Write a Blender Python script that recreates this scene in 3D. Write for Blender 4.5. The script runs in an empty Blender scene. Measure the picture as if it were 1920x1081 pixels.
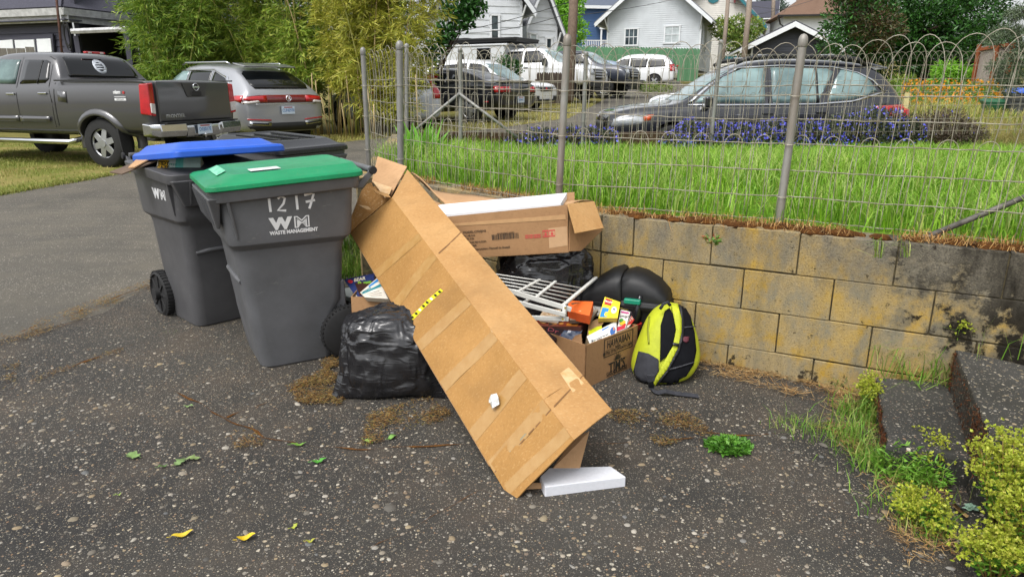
import bpy, bmesh, math, random
import numpy as np
from mathutils import Vector, Matrix, noise
from mathutils.bvhtree import BVHTree

# ------------------------------------------------------------------ camera, sky, sun, exposure
SC = bpy.context.scene
COL = SC.collection
F, H, PITCH = 1300.0, 1.4, math.radians(16.1)
CP, SP = math.cos(PITCH), math.sin(PITCH)
cam = bpy.data.cameras.new('camera')
cam.sensor_width = 36.0
cam.lens = F / 1920.0 * 36.0
cam.clip_start, cam.clip_end = 0.05, 3000.0
camo = bpy.data.objects.new('camera', cam)
camo.location = (0, 0, H)
camo.rotation_euler = (math.pi / 2 - PITCH, 0, 0)
COL.objects.link(camo)
SC.camera = camo

SUN_EL, SUN_AZ = math.radians(58), math.radians(215)
world = bpy.data.worlds.new('World')
SC.world = world
world.use_nodes = True
nt = world.node_tree
nt.nodes.clear()
sky = nt.nodes.new('ShaderNodeTexSky')
sky.sky_type = 'NISHITA'
sky.sun_disc = False
sky.sun_elevation = SUN_EL
sky.sun_rotation = SUN_AZ
sky.air_density = 1.0
sky.dust_density = 4.0
hs = nt.nodes.new('ShaderNodeHueSaturation')
hs.inputs['Saturation'].default_value = 0.16
bg = nt.nodes.new('ShaderNodeBackground')
bg.inputs['Strength'].default_value = 0.15
wo = nt.nodes.new('ShaderNodeOutputWorld')
nt.links.new(sky.outputs[0], hs.inputs['Color'])
nt.links.new(hs.outputs[0], bg.inputs[0])
nt.links.new(bg.outputs[0], wo.inputs[0])

sun = bpy.data.lights.new('sun', 'SUN')
sun.energy = 0.9
sun.angle = math.radians(24)
sun.color = (1.0, 0.965, 0.92)
suno = bpy.data.objects.new('sun', sun)
_d = Vector((math.sin(SUN_AZ) * math.cos(SUN_EL), math.cos(SUN_AZ) * math.cos(SUN_EL), math.sin(SUN_EL)))
suno.rotation_euler = _d.to_track_quat('Z', 'Y').to_euler()
suno.location = _d * 40
COL.objects.link(suno)

SC.view_settings.view_transform = 'Standard'
SC.view_settings.look = 'None'
SC.view_settings.gamma = 1.0
SC.view_settings.exposure = 0.85
SC.view_settings.use_curve_mapping = False
SC.render.engine = 'CYCLES'
SC.cycles.use_denoising = True
SC.cycles.denoiser = 'OPENIMAGEDENOISE'
SC.cycles.denoising_input_passes = 'RGB_ALBEDO_NORMAL'
SC.cycles.denoising_prefilter = 'NONE'
SC.cycles.use_adaptive_sampling = False
SC.cycles.max_bounces = 6
SC.cycles.transparent_max_bounces = 8

R = random.Random(7)
NR = np.random.default_rng(11)
PI = math.pi

# ------------------------------------------------------------------ photograph measurements -> places
def ray(u, v):
    b = -(v - 540.5) / F
    return Vector(((u - 960) / F, CP + b * SP, -SP + b * CP))
def at(u, v, d):                       # the place seen at (u, v), d metres along the view axis
    return Vector((0, 0, H)) + ray(u, v) * d
def gz(u, v, z=0.0):                   # the place seen at (u, v) on a level z
    r = ray(u, v)
    return Vector((0, 0, H)) + r * ((z - H) / r.z)
def ss(a, b, x):
    t = min(1.0, max(0.0, (x - a) / (b - a)))
    return t * t * (3 - 2 * t)
def lerp(a, b, t): return a + (b - a) * t
def hx(s):
    s = s.lstrip('#')
    c = [int(s[i:i + 2], 16) / 255 for i in (0, 2, 4)]
    return tuple(x / 12.92 if x <= 0.04045 else ((x + 0.055) / 1.055) ** 2.4 for x in c)

# ------------------------------------------------------------------ materials
MATS = {}
class NB:
    def __init__(s, name):
        s.m = bpy.data.materials.new(name); s.m.use_nodes = True
        s.t = s.m.node_tree; s.b = s.t.nodes['Principled BSDF']
        s.tc = None
    def n(s, typ, **k):
        x = s.t.nodes.new(typ)
        for a, v in k.items():
            if a.startswith('_'): x.inputs[a[1:].replace('_', ' ')].default_value = v
            else: setattr(x, a, v)
        return x
    def l(s, a, b): s.t.links.new(a, b)
    def co(s, scale=(1, 1, 1)):
        if s.tc is None: s.tc = s.n('ShaderNodeTexCoord')
        if scale == (1, 1, 1): return s.tc.outputs['Object']
        mp = s.n('ShaderNodeMapping'); mp.inputs['Scale'].default_value = scale
        s.l(s.tc.outputs['Object'], mp.inputs['Vector'])
        return mp.outputs[0]
    def noise(s, scale, detail=4, rough=.55, stretch=(1, 1, 1), dist=0):
        x = s.n('ShaderNodeTexNoise'); x.inputs['Scale'].default_value = scale
        x.inputs['Detail'].default_value = detail; x.inputs['Roughness'].default_value = rough
        x.inputs['Distortion'].default_value = dist
        s.l(s.co(stretch), x.inputs['Vector'])
        return x.outputs['Fac']
    def ramp(s, fac, stops):
        r = s.n('ShaderNodeValToRGB')
        e = r.color_ramp.elements
        while len(e) < len(stops): e.new(.5)
        for i, (p, c) in enumerate(stops):
            e[i].position = p
            e[i].color = (*c, 1) if not isinstance(c, (int, float)) else (c, c, c, 1)
        s.l(fac, r.inputs[0])
        return r.outputs[0]
    def mix(s, fac, a, b, mode='MIX'):
        m = s.n('ShaderNodeMix', data_type='RGBA', blend_type=mode)
        for sock, v in ((m.inputs[0], fac), (m.inputs[6], a), (m.inputs[7], b)):
            if isinstance(v, (int, float)): sock.default_value = v
            elif isinstance(v, tuple): sock.default_value = (*v[:3], 1)
            else: s.l(v, sock)
        return m.outputs[2]
    def math(s, op, a, b=None):
        m = s.n('ShaderNodeMath', operation=op)
        for i, v in enumerate((a, b)):
            if v is None: continue
            if isinstance(v, (int, float)): m.inputs[i].default_value = v
            else: s.l(v, m.inputs[i])
        return m.outputs[0]
    def bump(s, h, strength=.3, dist=.01):
        b = s.n('ShaderNodeBump'); b.inputs['Strength'].default_value = strength; b.inputs['Distance'].default_value = dist
        s.l(h, b.inputs['Height']); s.l(b.outputs[0], s.b.inputs['Normal'])
    def set(s, **k):
        for a, v in k.items():
            sock = s.b.inputs[a.replace('_', ' ')]
            if isinstance(v, (int, float)): sock.default_value = v
            elif isinstance(v, tuple): sock.default_value = (*v[:3], 1)
            else: s.l(v, sock)
        return s.m

def mat(name, col, rough=.6, metal=0.0, var=.15, scale=6.0, col2=None, bump=0.0, bscale=60.0, bdist=.004, coat=0.0, spec=.5, stretch=(1, 1, 1), fine=True):
    if name in MATS: return MATS[name]
    n = NB(name)
    c = hx(col) if isinstance(col, str) else col
    c2 = (hx(col2) if isinstance(col2, str) else col2) if col2 else tuple(x * (1 - var * 1.6) for x in c)
    f = n.noise(scale, 5, .6, stretch)
    base = n.mix(n.ramp(f, [(.38, 0.0), (.66, 1.0)]), c, c2)
    if fine:
        g = n.noise(scale * 9, 3, .6, stretch)
        base = n.mix(n.ramp(g, [(.3, .0), (.7, .22)]), base, tuple(x * .72 for x in c))
    n.set(Base_Color=base, Roughness=rough, Metallic=metal, Coat_Weight=coat, Specular_IOR_Level=spec)
    if coat: n.set(Coat_Roughness=.04)
    if bump: n.bump(n.noise(bscale, 4, .6, stretch), bump, bdist)
    MATS[name] = n.m
    return n.m

def leafmat(name, cols, rough=.5, trans=.25, spots=None):
    """foliage: every leaf has its own colour from a short list, through each mesh island's own random number"""
    if name in MATS: return MATS[name]
    n = NB(name)
    g = n.n('ShaderNodeNewGeometry')
    st = [(i / max(1, len(cols) - 1), hx(c)) for i, c in enumerate(cols)]
    col = n.ramp(g.outputs['Random Per Island'], st)
    w = n.noise(1.3, 3, .6)
    col = n.mix(n.ramp(w, [(.35, 0.0), (.7, .45)]), col, hx(cols[0]))
    n.set(Base_Color=col, Roughness=rough, Specular_IOR_Level=.35)
    if trans:
        tr = n.n('ShaderNodeBsdfTranslucent'); n.l(col, tr.inputs[0])
        mx = n.n('ShaderNodeMixShader'); mx.inputs[0].default_value = trans
        out = n.t.nodes['Material Output']
        n.l(n.b.outputs[0], mx.inputs[1]); n.l(tr.outputs[0], mx.inputs[2]); n.l(mx.outputs[0], out.inputs[0])
    MATS[name] = n.m
    return n.m

# ------------------------------------------------------------------ object helpers
def link(o, parent=None):
    COL.objects.link(o)
    if parent is not None: o.parent = parent
    return o
def tag(o, label=None, cat=None, group=None, kind=None):
    if label: o['label'] = label
    if cat: o['category'] = cat
    if group: o['group'] = group
    if kind: o['kind'] = kind
    return o
def empty(name, loc=(0, 0, 0), rz=0.0, label=None, cat=None, group=None):
    o = bpy.data.objects.new(name, None)
    o.empty_display_size = .1
    o.location = loc; o.rotation_euler = (0, 0, rz)
    link(o)
    return tag(o, label, cat, group)
def meshobj(name, me, parent=None, mats=()):
    for m in (mats if isinstance(mats, (list, tuple)) else [mats]): me.materials.append(m)
    return link(bpy.data.objects.new(name, me), parent)
def shade(o, on=True):
    me = o.data
    me.polygons.foreach_set('use_smooth', [on] * len(me.polygons)); me.update()
    return o
def np_mesh(name, V, nper, mat_, parent=None, faces=None, smooth=False):
    """V (n,3) array, faces (m,k) index array"""
    me = bpy.data.meshes.new(name)
    V = np.asarray(V, dtype=np.float32); Fc = np.asarray(faces, dtype=np.int32)
    m, k = Fc.shape
    me.vertices.add(len(V)); me.vertices.foreach_set('co', V.ravel())
    me.loops.add(m * k); me.loops.foreach_set('vertex_index', Fc.ravel())
    me.polygons.add(m)
    me.polygons.foreach_set('loop_start', np.arange(0, m * k, k, dtype=np.int32))
    me.polygons.foreach_set('loop_total', np.full(m, k, dtype=np.int32))
    me.update(calc_edges=True)
    if smooth: me.polygons.foreach_set('use_smooth', np.ones(m, dtype=bool))
    return meshobj(name, me, parent, mat_)

class MB:
    def __init__(s): s.v = []; s.f = []; s.mi = []; s.cur = 0
    def add(s, vs, fs):
        o = len(s.v); s.v += [tuple(x) for x in vs]
        s.f += [tuple(i + o for i in f) for f in fs]; s.mi += [s.cur] * len(fs)
        return s
    def box(s, c, sz, M=None):
        hx_, hy, hz = sz[0] / 2, sz[1] / 2, sz[2] / 2
        vs = [Vector((x, y, z)) for x in (-hx_, hx_) for y in (-hy, hy) for z in (-hz, hz)]
        c = Vector(c)
        vs = [(M @ v if M is not None else v) + c for v in vs]
        return s.add(vs, [(0, 1, 3, 2), (4, 6, 7, 5), (0, 4, 5, 1), (2, 3, 7, 6), (0, 2, 6, 4), (1, 5, 7, 3)])
    def hexa(s, p):     # 8 points: bottom 4 then top 4
        return s.add(p, [(3, 2, 1, 0), (4, 5, 6, 7), (0, 1, 5, 4), (1, 2, 6, 5), (2, 3, 7, 6), (3, 0, 4, 7)])
    def slab(s, quad, t):   # flat polygon thickened along its normal (downwards of its normal by t)
        q = [Vector(p) for p in quad]
        n = Vector((0, 0, 0))
        for i in range(len(q)):
            a, b = q[i], q[(i + 1) % len(q)]
            n += Vector(((a.y - b.y) * (a.z + b.z), (a.z - b.z) * (a.x + b.x), (a.x - b.x) * (a.y + b.y)))
        n.normalize()
        k = len(q)
        vs = q + [p - n * t for p in q]
        fs = [tuple(range(k)), tuple(range(2 * k - 1, k - 1, -1))] + [(i, i + k, (i + 1) % k + k, (i + 1) % k) for i in range(k)]
        return s.add(vs, fs)
    def tube(s, pts, r, n=6, caps=True, closed=False):
        pts = [Vector(p) for p in pts]
        m = len(pts)
        rs = r if isinstance(r, (list, tuple)) else [r] * m
        rings = []
        up = None
        for i, p in enumerate(pts):
            t = (pts[min(i + 1, m - 1)] - pts[max(i - 1, 0)])
            if closed: t = pts[(i + 1) % m] - pts[i - 1]
            t.normalize()
            if up is None:
                up = Vector((0, 0, 1)) if abs(t.z) < .9 else Vector((1, 0, 0))
            a = t.cross(up)
            if a.length < 1e-5: a = t.cross(Vector((0, 1, 0)))
            a.normalize(); b = a.cross(t); up = b
            rings.append([p + (a * math.cos(2 * PI * k / n) + b * math.sin(2 * PI * k / n)) * rs[i] for k in range(n)])
        vs = [v for rg in rings for v in rg]
        fs = []
        for i in range(m if closed else m - 1):
            j = (i + 1) % m
            for k in range(n):
                fs.append((i * n + k, i * n + (k + 1) % n, j * n + (k + 1) % n, j * n + k))
        if caps and not closed:
            fs.append(tuple(range(n - 1, -1, -1))); fs.append(tuple((m - 1) * n + k for k in range(n)))
        return s.add(vs, fs)
    def loft(s, rings, caps=True):
        n = len(rings[0])
        vs = [v for r in rings for v in r]
        fs = [(i * n + k, i * n + (k + 1) % n, (i + 1) * n + (k + 1) % n, (i + 1) * n + k) for i in range(len(rings) - 1) for k in range(n)]
        if caps:
            fs.append(tuple(range(n - 1, -1, -1))); fs.append(tuple((len(rings) - 1) * n + k for k in range(n)))
        return s.add(vs, fs)
    def lathe(s, prof, n=24, axis='z', c=(0, 0, 0)):   # prof: (radius, height)
        c = Vector(c); rings = []
        for r, h in prof:
            rg = []
            for k in range(n):
                a = 2 * PI * k / n
                x, y = r * math.cos(a), r * math.sin(a)
                rg.append(c + (Vector((x, y, h)) if axis == 'z' else Vector((x, h, -y)) if axis == 'y' else Vector((h, x, y))))
            rings.append(rg)
        return s.loft(rings)
    def obj(s, name, mats, parent=None, smooth=False, bevel=0.0, seg=2, sub=0, fix=True):
        me = bpy.data.meshes.new(name)
        me.from_pydata(s.v, [], s.f)
        if any(s.mi): me.polygons.foreach_set('material_index', s.mi)
        if fix:
            bm = bmesh.new(); bm.from_mesh(me)
            bmesh.ops.recalc_face_normals(bm, faces=bm.faces)
            bm.to_mesh(me); bm.free()
        o = meshobj(name, me, parent, mats)
        if smooth: shade(o)
        if bevel:
            b = o.modifiers.new('bevel', 'BEVEL'); b.width = bevel; b.segments = seg; b.limit_method = 'ANGLE'; b.angle_limit = math.radians(32)
            shade(o)
            b.harden_normals = True
        if sub:
            d = o.modifiers.new('sub', 'SUBSURF'); d.levels = d.render_levels = sub
            shade(o)
        return o

def rrect(x0, x1, y0, y1, r, z, n=4):
    pts = []
    for cx, cy, a0 in ((x1 - r, y1 - r, 0), (x0 + r, y1 - r, PI / 2), (x0 + r, y0 + r, PI), (x1 - r, y0 + r, 3 * PI / 2)):
        for k in range(n + 1):
            a = a0 + PI / 2 * k / n
            pts.append(Vector((cx + r * math.cos(a), cy + r * math.sin(a), z)))
    return pts

def frame(o, x, y):            # matrix from origin, x axis and rough y axis; z = x cross y
    x = Vector(x).normalized(); z = x.cross(Vector(y)).normalized(); y = z.cross(x)
    M = Matrix((x, y, z)).transposed().to_4x4(); M.translation = Vector(o)
    return M

_fonts = {}
def text_mesh(name, body, size, M, m, parent=None, bold=0.0, ext=.0006, align='CENTER', xs=1.0, shear=0.0, space=1.0):
    cu = bpy.data.curves.new(name, 'FONT')
    cu.body = body; cu.size = size; cu.align_x = align; cu.align_y = 'CENTER'
    cu.extrude = ext; cu.offset = bold; cu.resolution_u = 2; cu.shear = shear; cu.space_character = space
    o = bpy.data.objects.new(name, cu); COL.objects.link(o)
    bpy.context.view_layer.update()
    dg = bpy.context.evaluated_depsgraph_get()
    me = bpy.data.meshes.new_from_object(o.evaluated_get(dg))
    bpy.data.objects.remove(o); bpy.data.curves.remove(cu)
    me.transform(M @ Matrix.Diagonal((xs, 1, 1, 1)))
    me.name = name
    me.materials.clear()
    return meshobj(name, me, parent, m)

def bvh_of(o):
    dg = bpy.context.evaluated_depsgraph_get()
    bm = bmesh.new(); bm.from_object(o, dg); bmesh.ops.triangulate(bm, faces=bm.faces)
    t = BVHTree.FromBMesh(bm); bm.free()
    return t
def decal(name, tree, pts, d, m, parent=None, off=.004, grid=.08, start=3.0, thick=.006, solid=True, smooth=True):
    """a thin shell laid on a surface: polygon pts (3D, coplanar) pushed along d until it meets the surface"""
    d = Vector(d).normalized()
    bm = bmesh.new()
    vs = [bm.verts.new(Vector(p)) for p in pts]
    f = bm.faces.new(vs)
    u = d.orthogonal().normalized(); w = d.cross(u)
    if abs(d.z) < .9:
        u = d.cross(Vector((0, 0, 1))).normalized(); w = u.cross(d)
    for ax in (u, w):
        vals = [Vector(p).dot(ax) for p in pts]
        lo, hi = min(vals), max(vals)
        k = int((hi - lo) / grid)
        for i in range(1, k + 1):
            c = lo + (hi - lo) * i / (k + 1)
            bmesh.ops.bisect_plane(bm, geom=bm.verts[:] + bm.edges[:] + bm.faces[:], plane_co=ax * c, plane_no=ax)
    miss = []; hit = []
    for v in bm.verts:
        o = v.co - d * start
        loc, no, _, _ = tree.ray_cast(o, d)
        if loc is None: miss.append(v); continue
        hit.append((v, (loc - o).dot(d)))
        v.co = loc - d * off
    if miss and hit:
        for v in miss:
            o = v.co - d * start
            loc, no, _, _ = tree.find_nearest(v.co)
            q = loc - v.co
            v.co = v.co + d * q.dot(d) - d * off
    bmesh.ops.recalc_face_normals(bm, faces=bm.faces)
    fs = bm.faces[:]
    if fs and sum((f.normal.dot(d) * f.calc_area() for f in fs)) > 0: bmesh.ops.reverse_faces(bm, faces=fs)
    if solid:
        ret = bmesh.ops.extrude_face_region(bm, geom=bm.faces[:])
        nv = [e for e in ret['geom'] if isinstance(e, bmesh.types.BMVert)]
        for v in nv: v.co -= d * thick * .5
        # original faces stay behind as the inside
        bmesh.ops.recalc_face_normals(bm, faces=bm.faces)
    me = bpy.data.meshes.new(name); bm.to_mesh(me); bm.free()
    o = meshobj(name, me, parent, m)
    if smooth:
        shade(o)
        me.polygons.foreach_set('use_smooth', [abs(p.normal.dot(d)) > .5 for p in me.polygons])
    return o

def copy_tree(o, parent=None):
    c = o.copy(); COL.objects.link(c)
    if parent is not None: c.parent = parent
    for ch in list(o.children): copy_tree(ch, c)
    return c

# blades and leaves as arrays -------------------------------------------------
def blades(name, P, L, Wd, bend, m, parent=None, az=None, tilt=.25, seed=1):
    """tapered bent blades: 5 vertices, 2 faces... P (n,3) roots, L lengths, Wd widths"""
    rg = np.random.default_rng(seed)
    n = len(P)
    az = rg.uniform(0, 2 * PI, n) if az is None else az
    tl = np.abs(rg.normal(0, tilt, n))
    d0 = np.stack([np.cos(az) * np.sin(tl), np.sin(az) * np.sin(tl), np.cos(tl)], 1)
    tl2 = np.minimum(tl + bend * rg.uniform(.4, 1.3, n), 2.3)
    d1 = np.stack([np.cos(az) * np.sin(tl2), np.sin(az) * np.sin(tl2), np.cos(tl2)], 1)
    fa = az + PI / 2 + rg.normal(0, .8, n)
    s = np.stack([np.cos(fa), np.sin(fa), np.zeros(n)], 1) * (Wd * .5)[:, None]
    A = P; B = P + d0 * (L * .55)[:, None]; C = B + d1 * (L * .5)[:, None]
    V = np.stack([A - s, A + s, B + s * .8, B - s * .8, C], 1).reshape(-1, 3)
    k = np.arange(n)[:, None] * 5
    F3 = np.concatenate([k + np.array([[0, 1, 2]]), k + np.array([[0, 2, 3]]), k + np.array([[3, 2, 4]])], 0)
    return np_mesh(name, V, 3, m, parent, F3)
def leaves(name, P, D, L, Wd, m, parent=None, seed=1, fold=.25):
    """kite shaped leaves, 4 vertices bent along the rib: P roots, D directions"""
    rg = np.random.default_rng(seed)
    n = len(P)
    D = D / np.linalg.norm(D, axis=1, keepdims=True)
    q = rg.normal(size=(n, 3)); S = np.cross(D, q); S /= np.linalg.norm(S, axis=1, keepdims=True) + 1e-9
    N = np.cross(S, D)
    L = L[:, None]; Wd = Wd[:, None]
    mid = P + D * L * .42 - N * L * .05
    V = np.stack([P, mid + S * Wd * .5 + N * Wd * fold, P + D * L - N * L * .16, mid - S * Wd * .5 + N * Wd * fold], 1).reshape(-1, 3)
    k = np.arange(n)[:, None] * 4
    F3 = np.concatenate([k + np.array([[0, 1, 2]]), k + np.array([[0, 2, 3]])], 0)
    return np_mesh(name, V, 3, m, parent, F3)
# ================================================================== SETTING
def tz(x, y):
    z = .22 * ss(4.5, 10.5, y)
    far = max(0.0, y - 10.0)
    k = lerp(.004, .036, ss(-5.5, -.5, x))
    z += min(far, 35) * k + max(0.0, min(y, 140) - 45) * .055
    z += .030 * max(0.0, min(y, 45) - 20) * (1 - ss(-5.5, -.5, x))
    z += .60 * ss(6.9, 8.0, x) * ss(3.0, 6.0, y) * (1 - ss(30, 44, y))
    z -= .03 * ss(1.2, 1.9, x) * (1 - ss(3.6, 4.4, y))
    return z
def axis_vals(a, b, step, far, grow=1.35):
    v = list(np.arange(a, b + 1e-6, step)); s = step
    while v[-1] < far: s *= grow; v.append(v[-1] + s)
    s = step
    while v[0] > -far: s *= grow; v.insert(0, v[0] - s)
    return v
GX, GY = axis_vals(-12, 12, .5, 900), axis_vals(0, 30, .5, 900)
def sheet(name, poly, off, m, zf=tz, xs=GX, ys=GY, jit=0.0):
    bm = bmesh.new()
    f = bm.faces.new([bm.verts.new((p[0], p[1], 0)) for p in poly])
    x0, x1 = min(p[0] for p in poly), max(p[0] for p in poly)
    y0, y1 = min(p[1] for p in poly), max(p[1] for p in poly)
    for x in xs:
        if x0 < x < x1: bmesh.ops.bisect_plane(bm, geom=bm.verts[:] + bm.edges[:] + bm.faces[:], plane_co=(x, 0, 0), plane_no=(1, 0, 0))
    for y in ys:
        if y0 < y < y1: bmesh.ops.bisect_plane(bm, geom=bm.verts[:] + bm.edges[:] + bm.faces[:], plane_co=(0, y, 0), plane_no=(0, 1, 0))
    bmesh.ops.triangulate(bm, faces=bm.faces)
    for v in bm.verts: v.co.z = zf(v.co.x, v.co.y) + off + (jit * noise.noise(v.co * 2.1) if jit else 0)
    bmesh.ops.recalc_face_normals(bm, faces=bm.faces)
    if sum(f.normal.z for f in bm.faces) < 0: bmesh.ops.reverse_faces(bm, faces=bm.faces[:])
    me = bpy.data.meshes.new(name); bm.to_mesh(me); bm.free()
    o = meshobj(name, me, None, m); shade(o)
    return tag(o, kind='structure')

def m_ground():
    n = NB('ground_dry_grass')
    a = n.noise(.9, 6, .65); b = n.noise(14, 4, .7); c = n.noise(90, 2, .6)
    col = n.mix(n.ramp(a, [(.36, 0.), (.62, 1.)]), hx('#6f6d36'), hx('#8f8350'))
    col = n.mix(n.ramp(b, [(.4, 0.), (.7, .7)]), col, hx('#4d5524'))
    col = n.mix(n.ramp(c, [(.35, 0.), (.7, .5)]), col, hx('#3c3420'))
    n.bump(b, .5, .03)
    return n.set(Base_Color=col, Roughness=.95, Specular_IOR_Level=.1)
def m_aggregate(name, dark, lite, stones, big, dens, dusty):
    """worn asphalt or concrete: rounded stones of several sizes flush in a dark binder, dust and damp in broad patches"""
    n = NB(name)
    patch = n.noise(.7, 5, .6); patch2 = n.noise(2.3, 4, .6); grit = n.noise(240, 3, .7)
    base = n.mix(n.ramp(patch, [(.35, 0.), (.68, 1.)]), hx(dark), hx(lite))
    base = n.mix(n.ramp(patch2, [(.46, 0.), (.70, .7)]), base, hx(dusty))
    base = n.mix(n.ramp(grit, [(.3, .55), (.65, 0.)]), base, (.008, .008, .009))
    hgt = None
    for sc, th, wd in big:
        wn = n.n('ShaderNodeTexNoise'); wn.inputs['Scale'].default_value = sc * 1.1; n.l(n.co(), wn.inputs['Vector'])
        av = n.n('ShaderNodeVectorMath', operation='MULTIPLY_ADD')
        n.l(wn.outputs['Color'], av.inputs[0]); av.inputs[1].default_value = (.5 / sc,) * 3; n.l(n.co(), av.inputs[2])
        vo = n.n('ShaderNodeTexVoronoi'); vo.inputs['Scale'].default_value = sc; vo.inputs['Randomness'].default_value = 1
        n.l(av.outputs[0], vo.inputs['Vector'])
        sp = n.n('ShaderNodeSeparateColor'); n.l(vo.outputs['Color'], sp.inputs[0])
        pick = n.ramp(sp.outputs[0], [(dens - .01, 1.), (dens + .01, 0.)])
        rad = n.math('MULTIPLY_ADD', sp.outputs[1], wd); n.t.nodes[-1].inputs[2].default_value = th
        inside = n.ramp(n.math('SUBTRACT', rad, vo.outputs['Distance']), [(.0, 0.), (.045, 1.)])
        msk = n.math('MULTIPLY', inside, pick)
        sc_ = n.ramp(sp.outputs[2], [(i / (len(stones) - 1), hx(c)) for i, c in enumerate(stones)])
        base = n.mix(msk, base, sc_)
        hgt = msk if hgt is None else n.math('ADD', hgt, msk)
    h = n.math('ADD', n.math('MULTIPLY', hgt, .6), grit)
    n.bump(h, .55, .004)
    rough = n.ramp(patch, [(.3, .62), (.7, .85)])
    return n.set(Base_Color=base, Roughness=rough, Specular_IOR_Level=.18)

M_GROUND = m_ground()
STN = ['#615b52', '#87806f', '#504e4b', '#948468', '#b4ad9d', '#69655f', '#856b52', '#75726c', '#5d5a54', '#a09a8c']
M_DRIVE = m_aggregate('driveway_aggregate', '#302f2e', '#504d47', STN, [(46, .10, .24), (92, .16, .26), (150, .2, .25), (260, .22, .2)], .33, '#595046')
M_ALLEY = m_aggregate('alley_asphalt', '#55524b', '#6e695f', ['#8f8a80', '#a39c90', '#6a6862', '#4a4845'], [(60, .14, .22), (130, .2, .25)], .34, '#706a5e')
M_STEP = m_aggregate('step_aggregate', '#3a3a38', '#5a5852', STN, [(60, .18, .26), (120, .2, .25)], .42, '#3a3830')

tag(sheet('ground', [(GX[0], GY[0]), (GX[-1], GY[0]), (GX[-1], GY[-1]), (GX[0], GY[-1])], 0, M_GROUND), kind='structure')
A1, A2 = gz(290, 537), gz(0, 645)
sheet('alley_road', [(-30, -2), (-30, 4.3), (-9, 6.0), (-6.6, 7.2), (-5.7, 9.4), (-4.9, 13.4), (-3.3, 15.2), (-.6, 16.6), (1.6, 20), (3.2, 27), (5.2, 36), (8, 52), (12, 52), (9.2, 36), (7.6, 28), (6.9, 21), (6.9, 10.3), (-1.55, 10.2), (-1.3, 5.2), (-1.9, 3.6), (-3, 2.5), (-6, 1)], .012, M_ALLEY)
sheet('driveway', [(-5, -2), (A2.x * 1.5, A2.y - .5), (A2.x, A2.y), (-2.6, 4.2), (A1.x, A1.y), (-1.9, 4.75), (-1.3, 5.3), (-1.0, 4.95), (-.8, 4.7), (.48, 3.7), (2.3, 2.75), (4.5, 1.6), (4.5, -2)], .026, M_DRIVE, jit=.003)

# the yard: a terrace held by a block wall
KX, P1, P0 = Vector((.48, 3.66)), Vector((-.80, 4.78)), Vector((-1.17, 5.62))
EX = Vector((3.4, 2.06))
def lz(x, y):
    return .735 + .06 * (1 - ss(-.8, .4, x)) - .15 * ss(5, 9.6, y) + .02 * noise.noise(Vector((x, y, 0)) * .8)
LAWN_POLY = [(EX.x, EX.y + .08), (KX.x + .05, KX.y + .1), (P1.x + .06, P1.y + .1), (P0.x + .1, P0.y), (-1.5, 10.0), (8.6, 10.0), (8.6, 2.06)]
def m_soil():
    n = NB('lawn_soil')
    b = n.noise(20, 4, .7); a = n.noise(1.5, 4, .6)
    col = n.mix(n.ramp(b, [(.35, 0.), (.7, 1.)]), hx('#3d5a12'), hx('#5f8a1e'))
    col = n.mix(n.ramp(a, [(.55, 0.), (.75, .6)]), col, hx('#6e6a38'))
    n.bump(b, .6, .03)
    return n.set(Base_Color=col, Roughness=.95, Specular_IOR_Level=.1)
sheet('lawn', LAWN_POLY, 0, m_soil(), zf=lz, xs=list(np.arange(-2, 9, .4)), ys=list(np.arange(2, 10.2, .4)))
# verge on the left where the pickup stands
VERGE = [(-22, 4.9), (-9, 6.05), (-6.65, 7.25), (-5.75, 9.4), (-4.95, 13.3), (-6.0, 15.0), (-9, 16.2), (-22, 18)]
def m_verge():
    n = NB('verge_turf')
    b = n.noise(26, 4, .7); a = n.noise(1.1, 5, .65)
    col = n.mix(n.ramp(b, [(.35, 0.), (.7, 1.)]), hx('#56622a'), hx('#79793c'))
    col = n.mix(n.ramp(a, [(.45, 0.), (.62, .85)]), col, hx('#8a7a4e'))
    n.bump(b, .6, .03)
    return n.set(Base_Color=col, Roughness=.95, Specular_IOR_Level=.1)
sheet('verge', VERGE, .017, m_verge())

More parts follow.
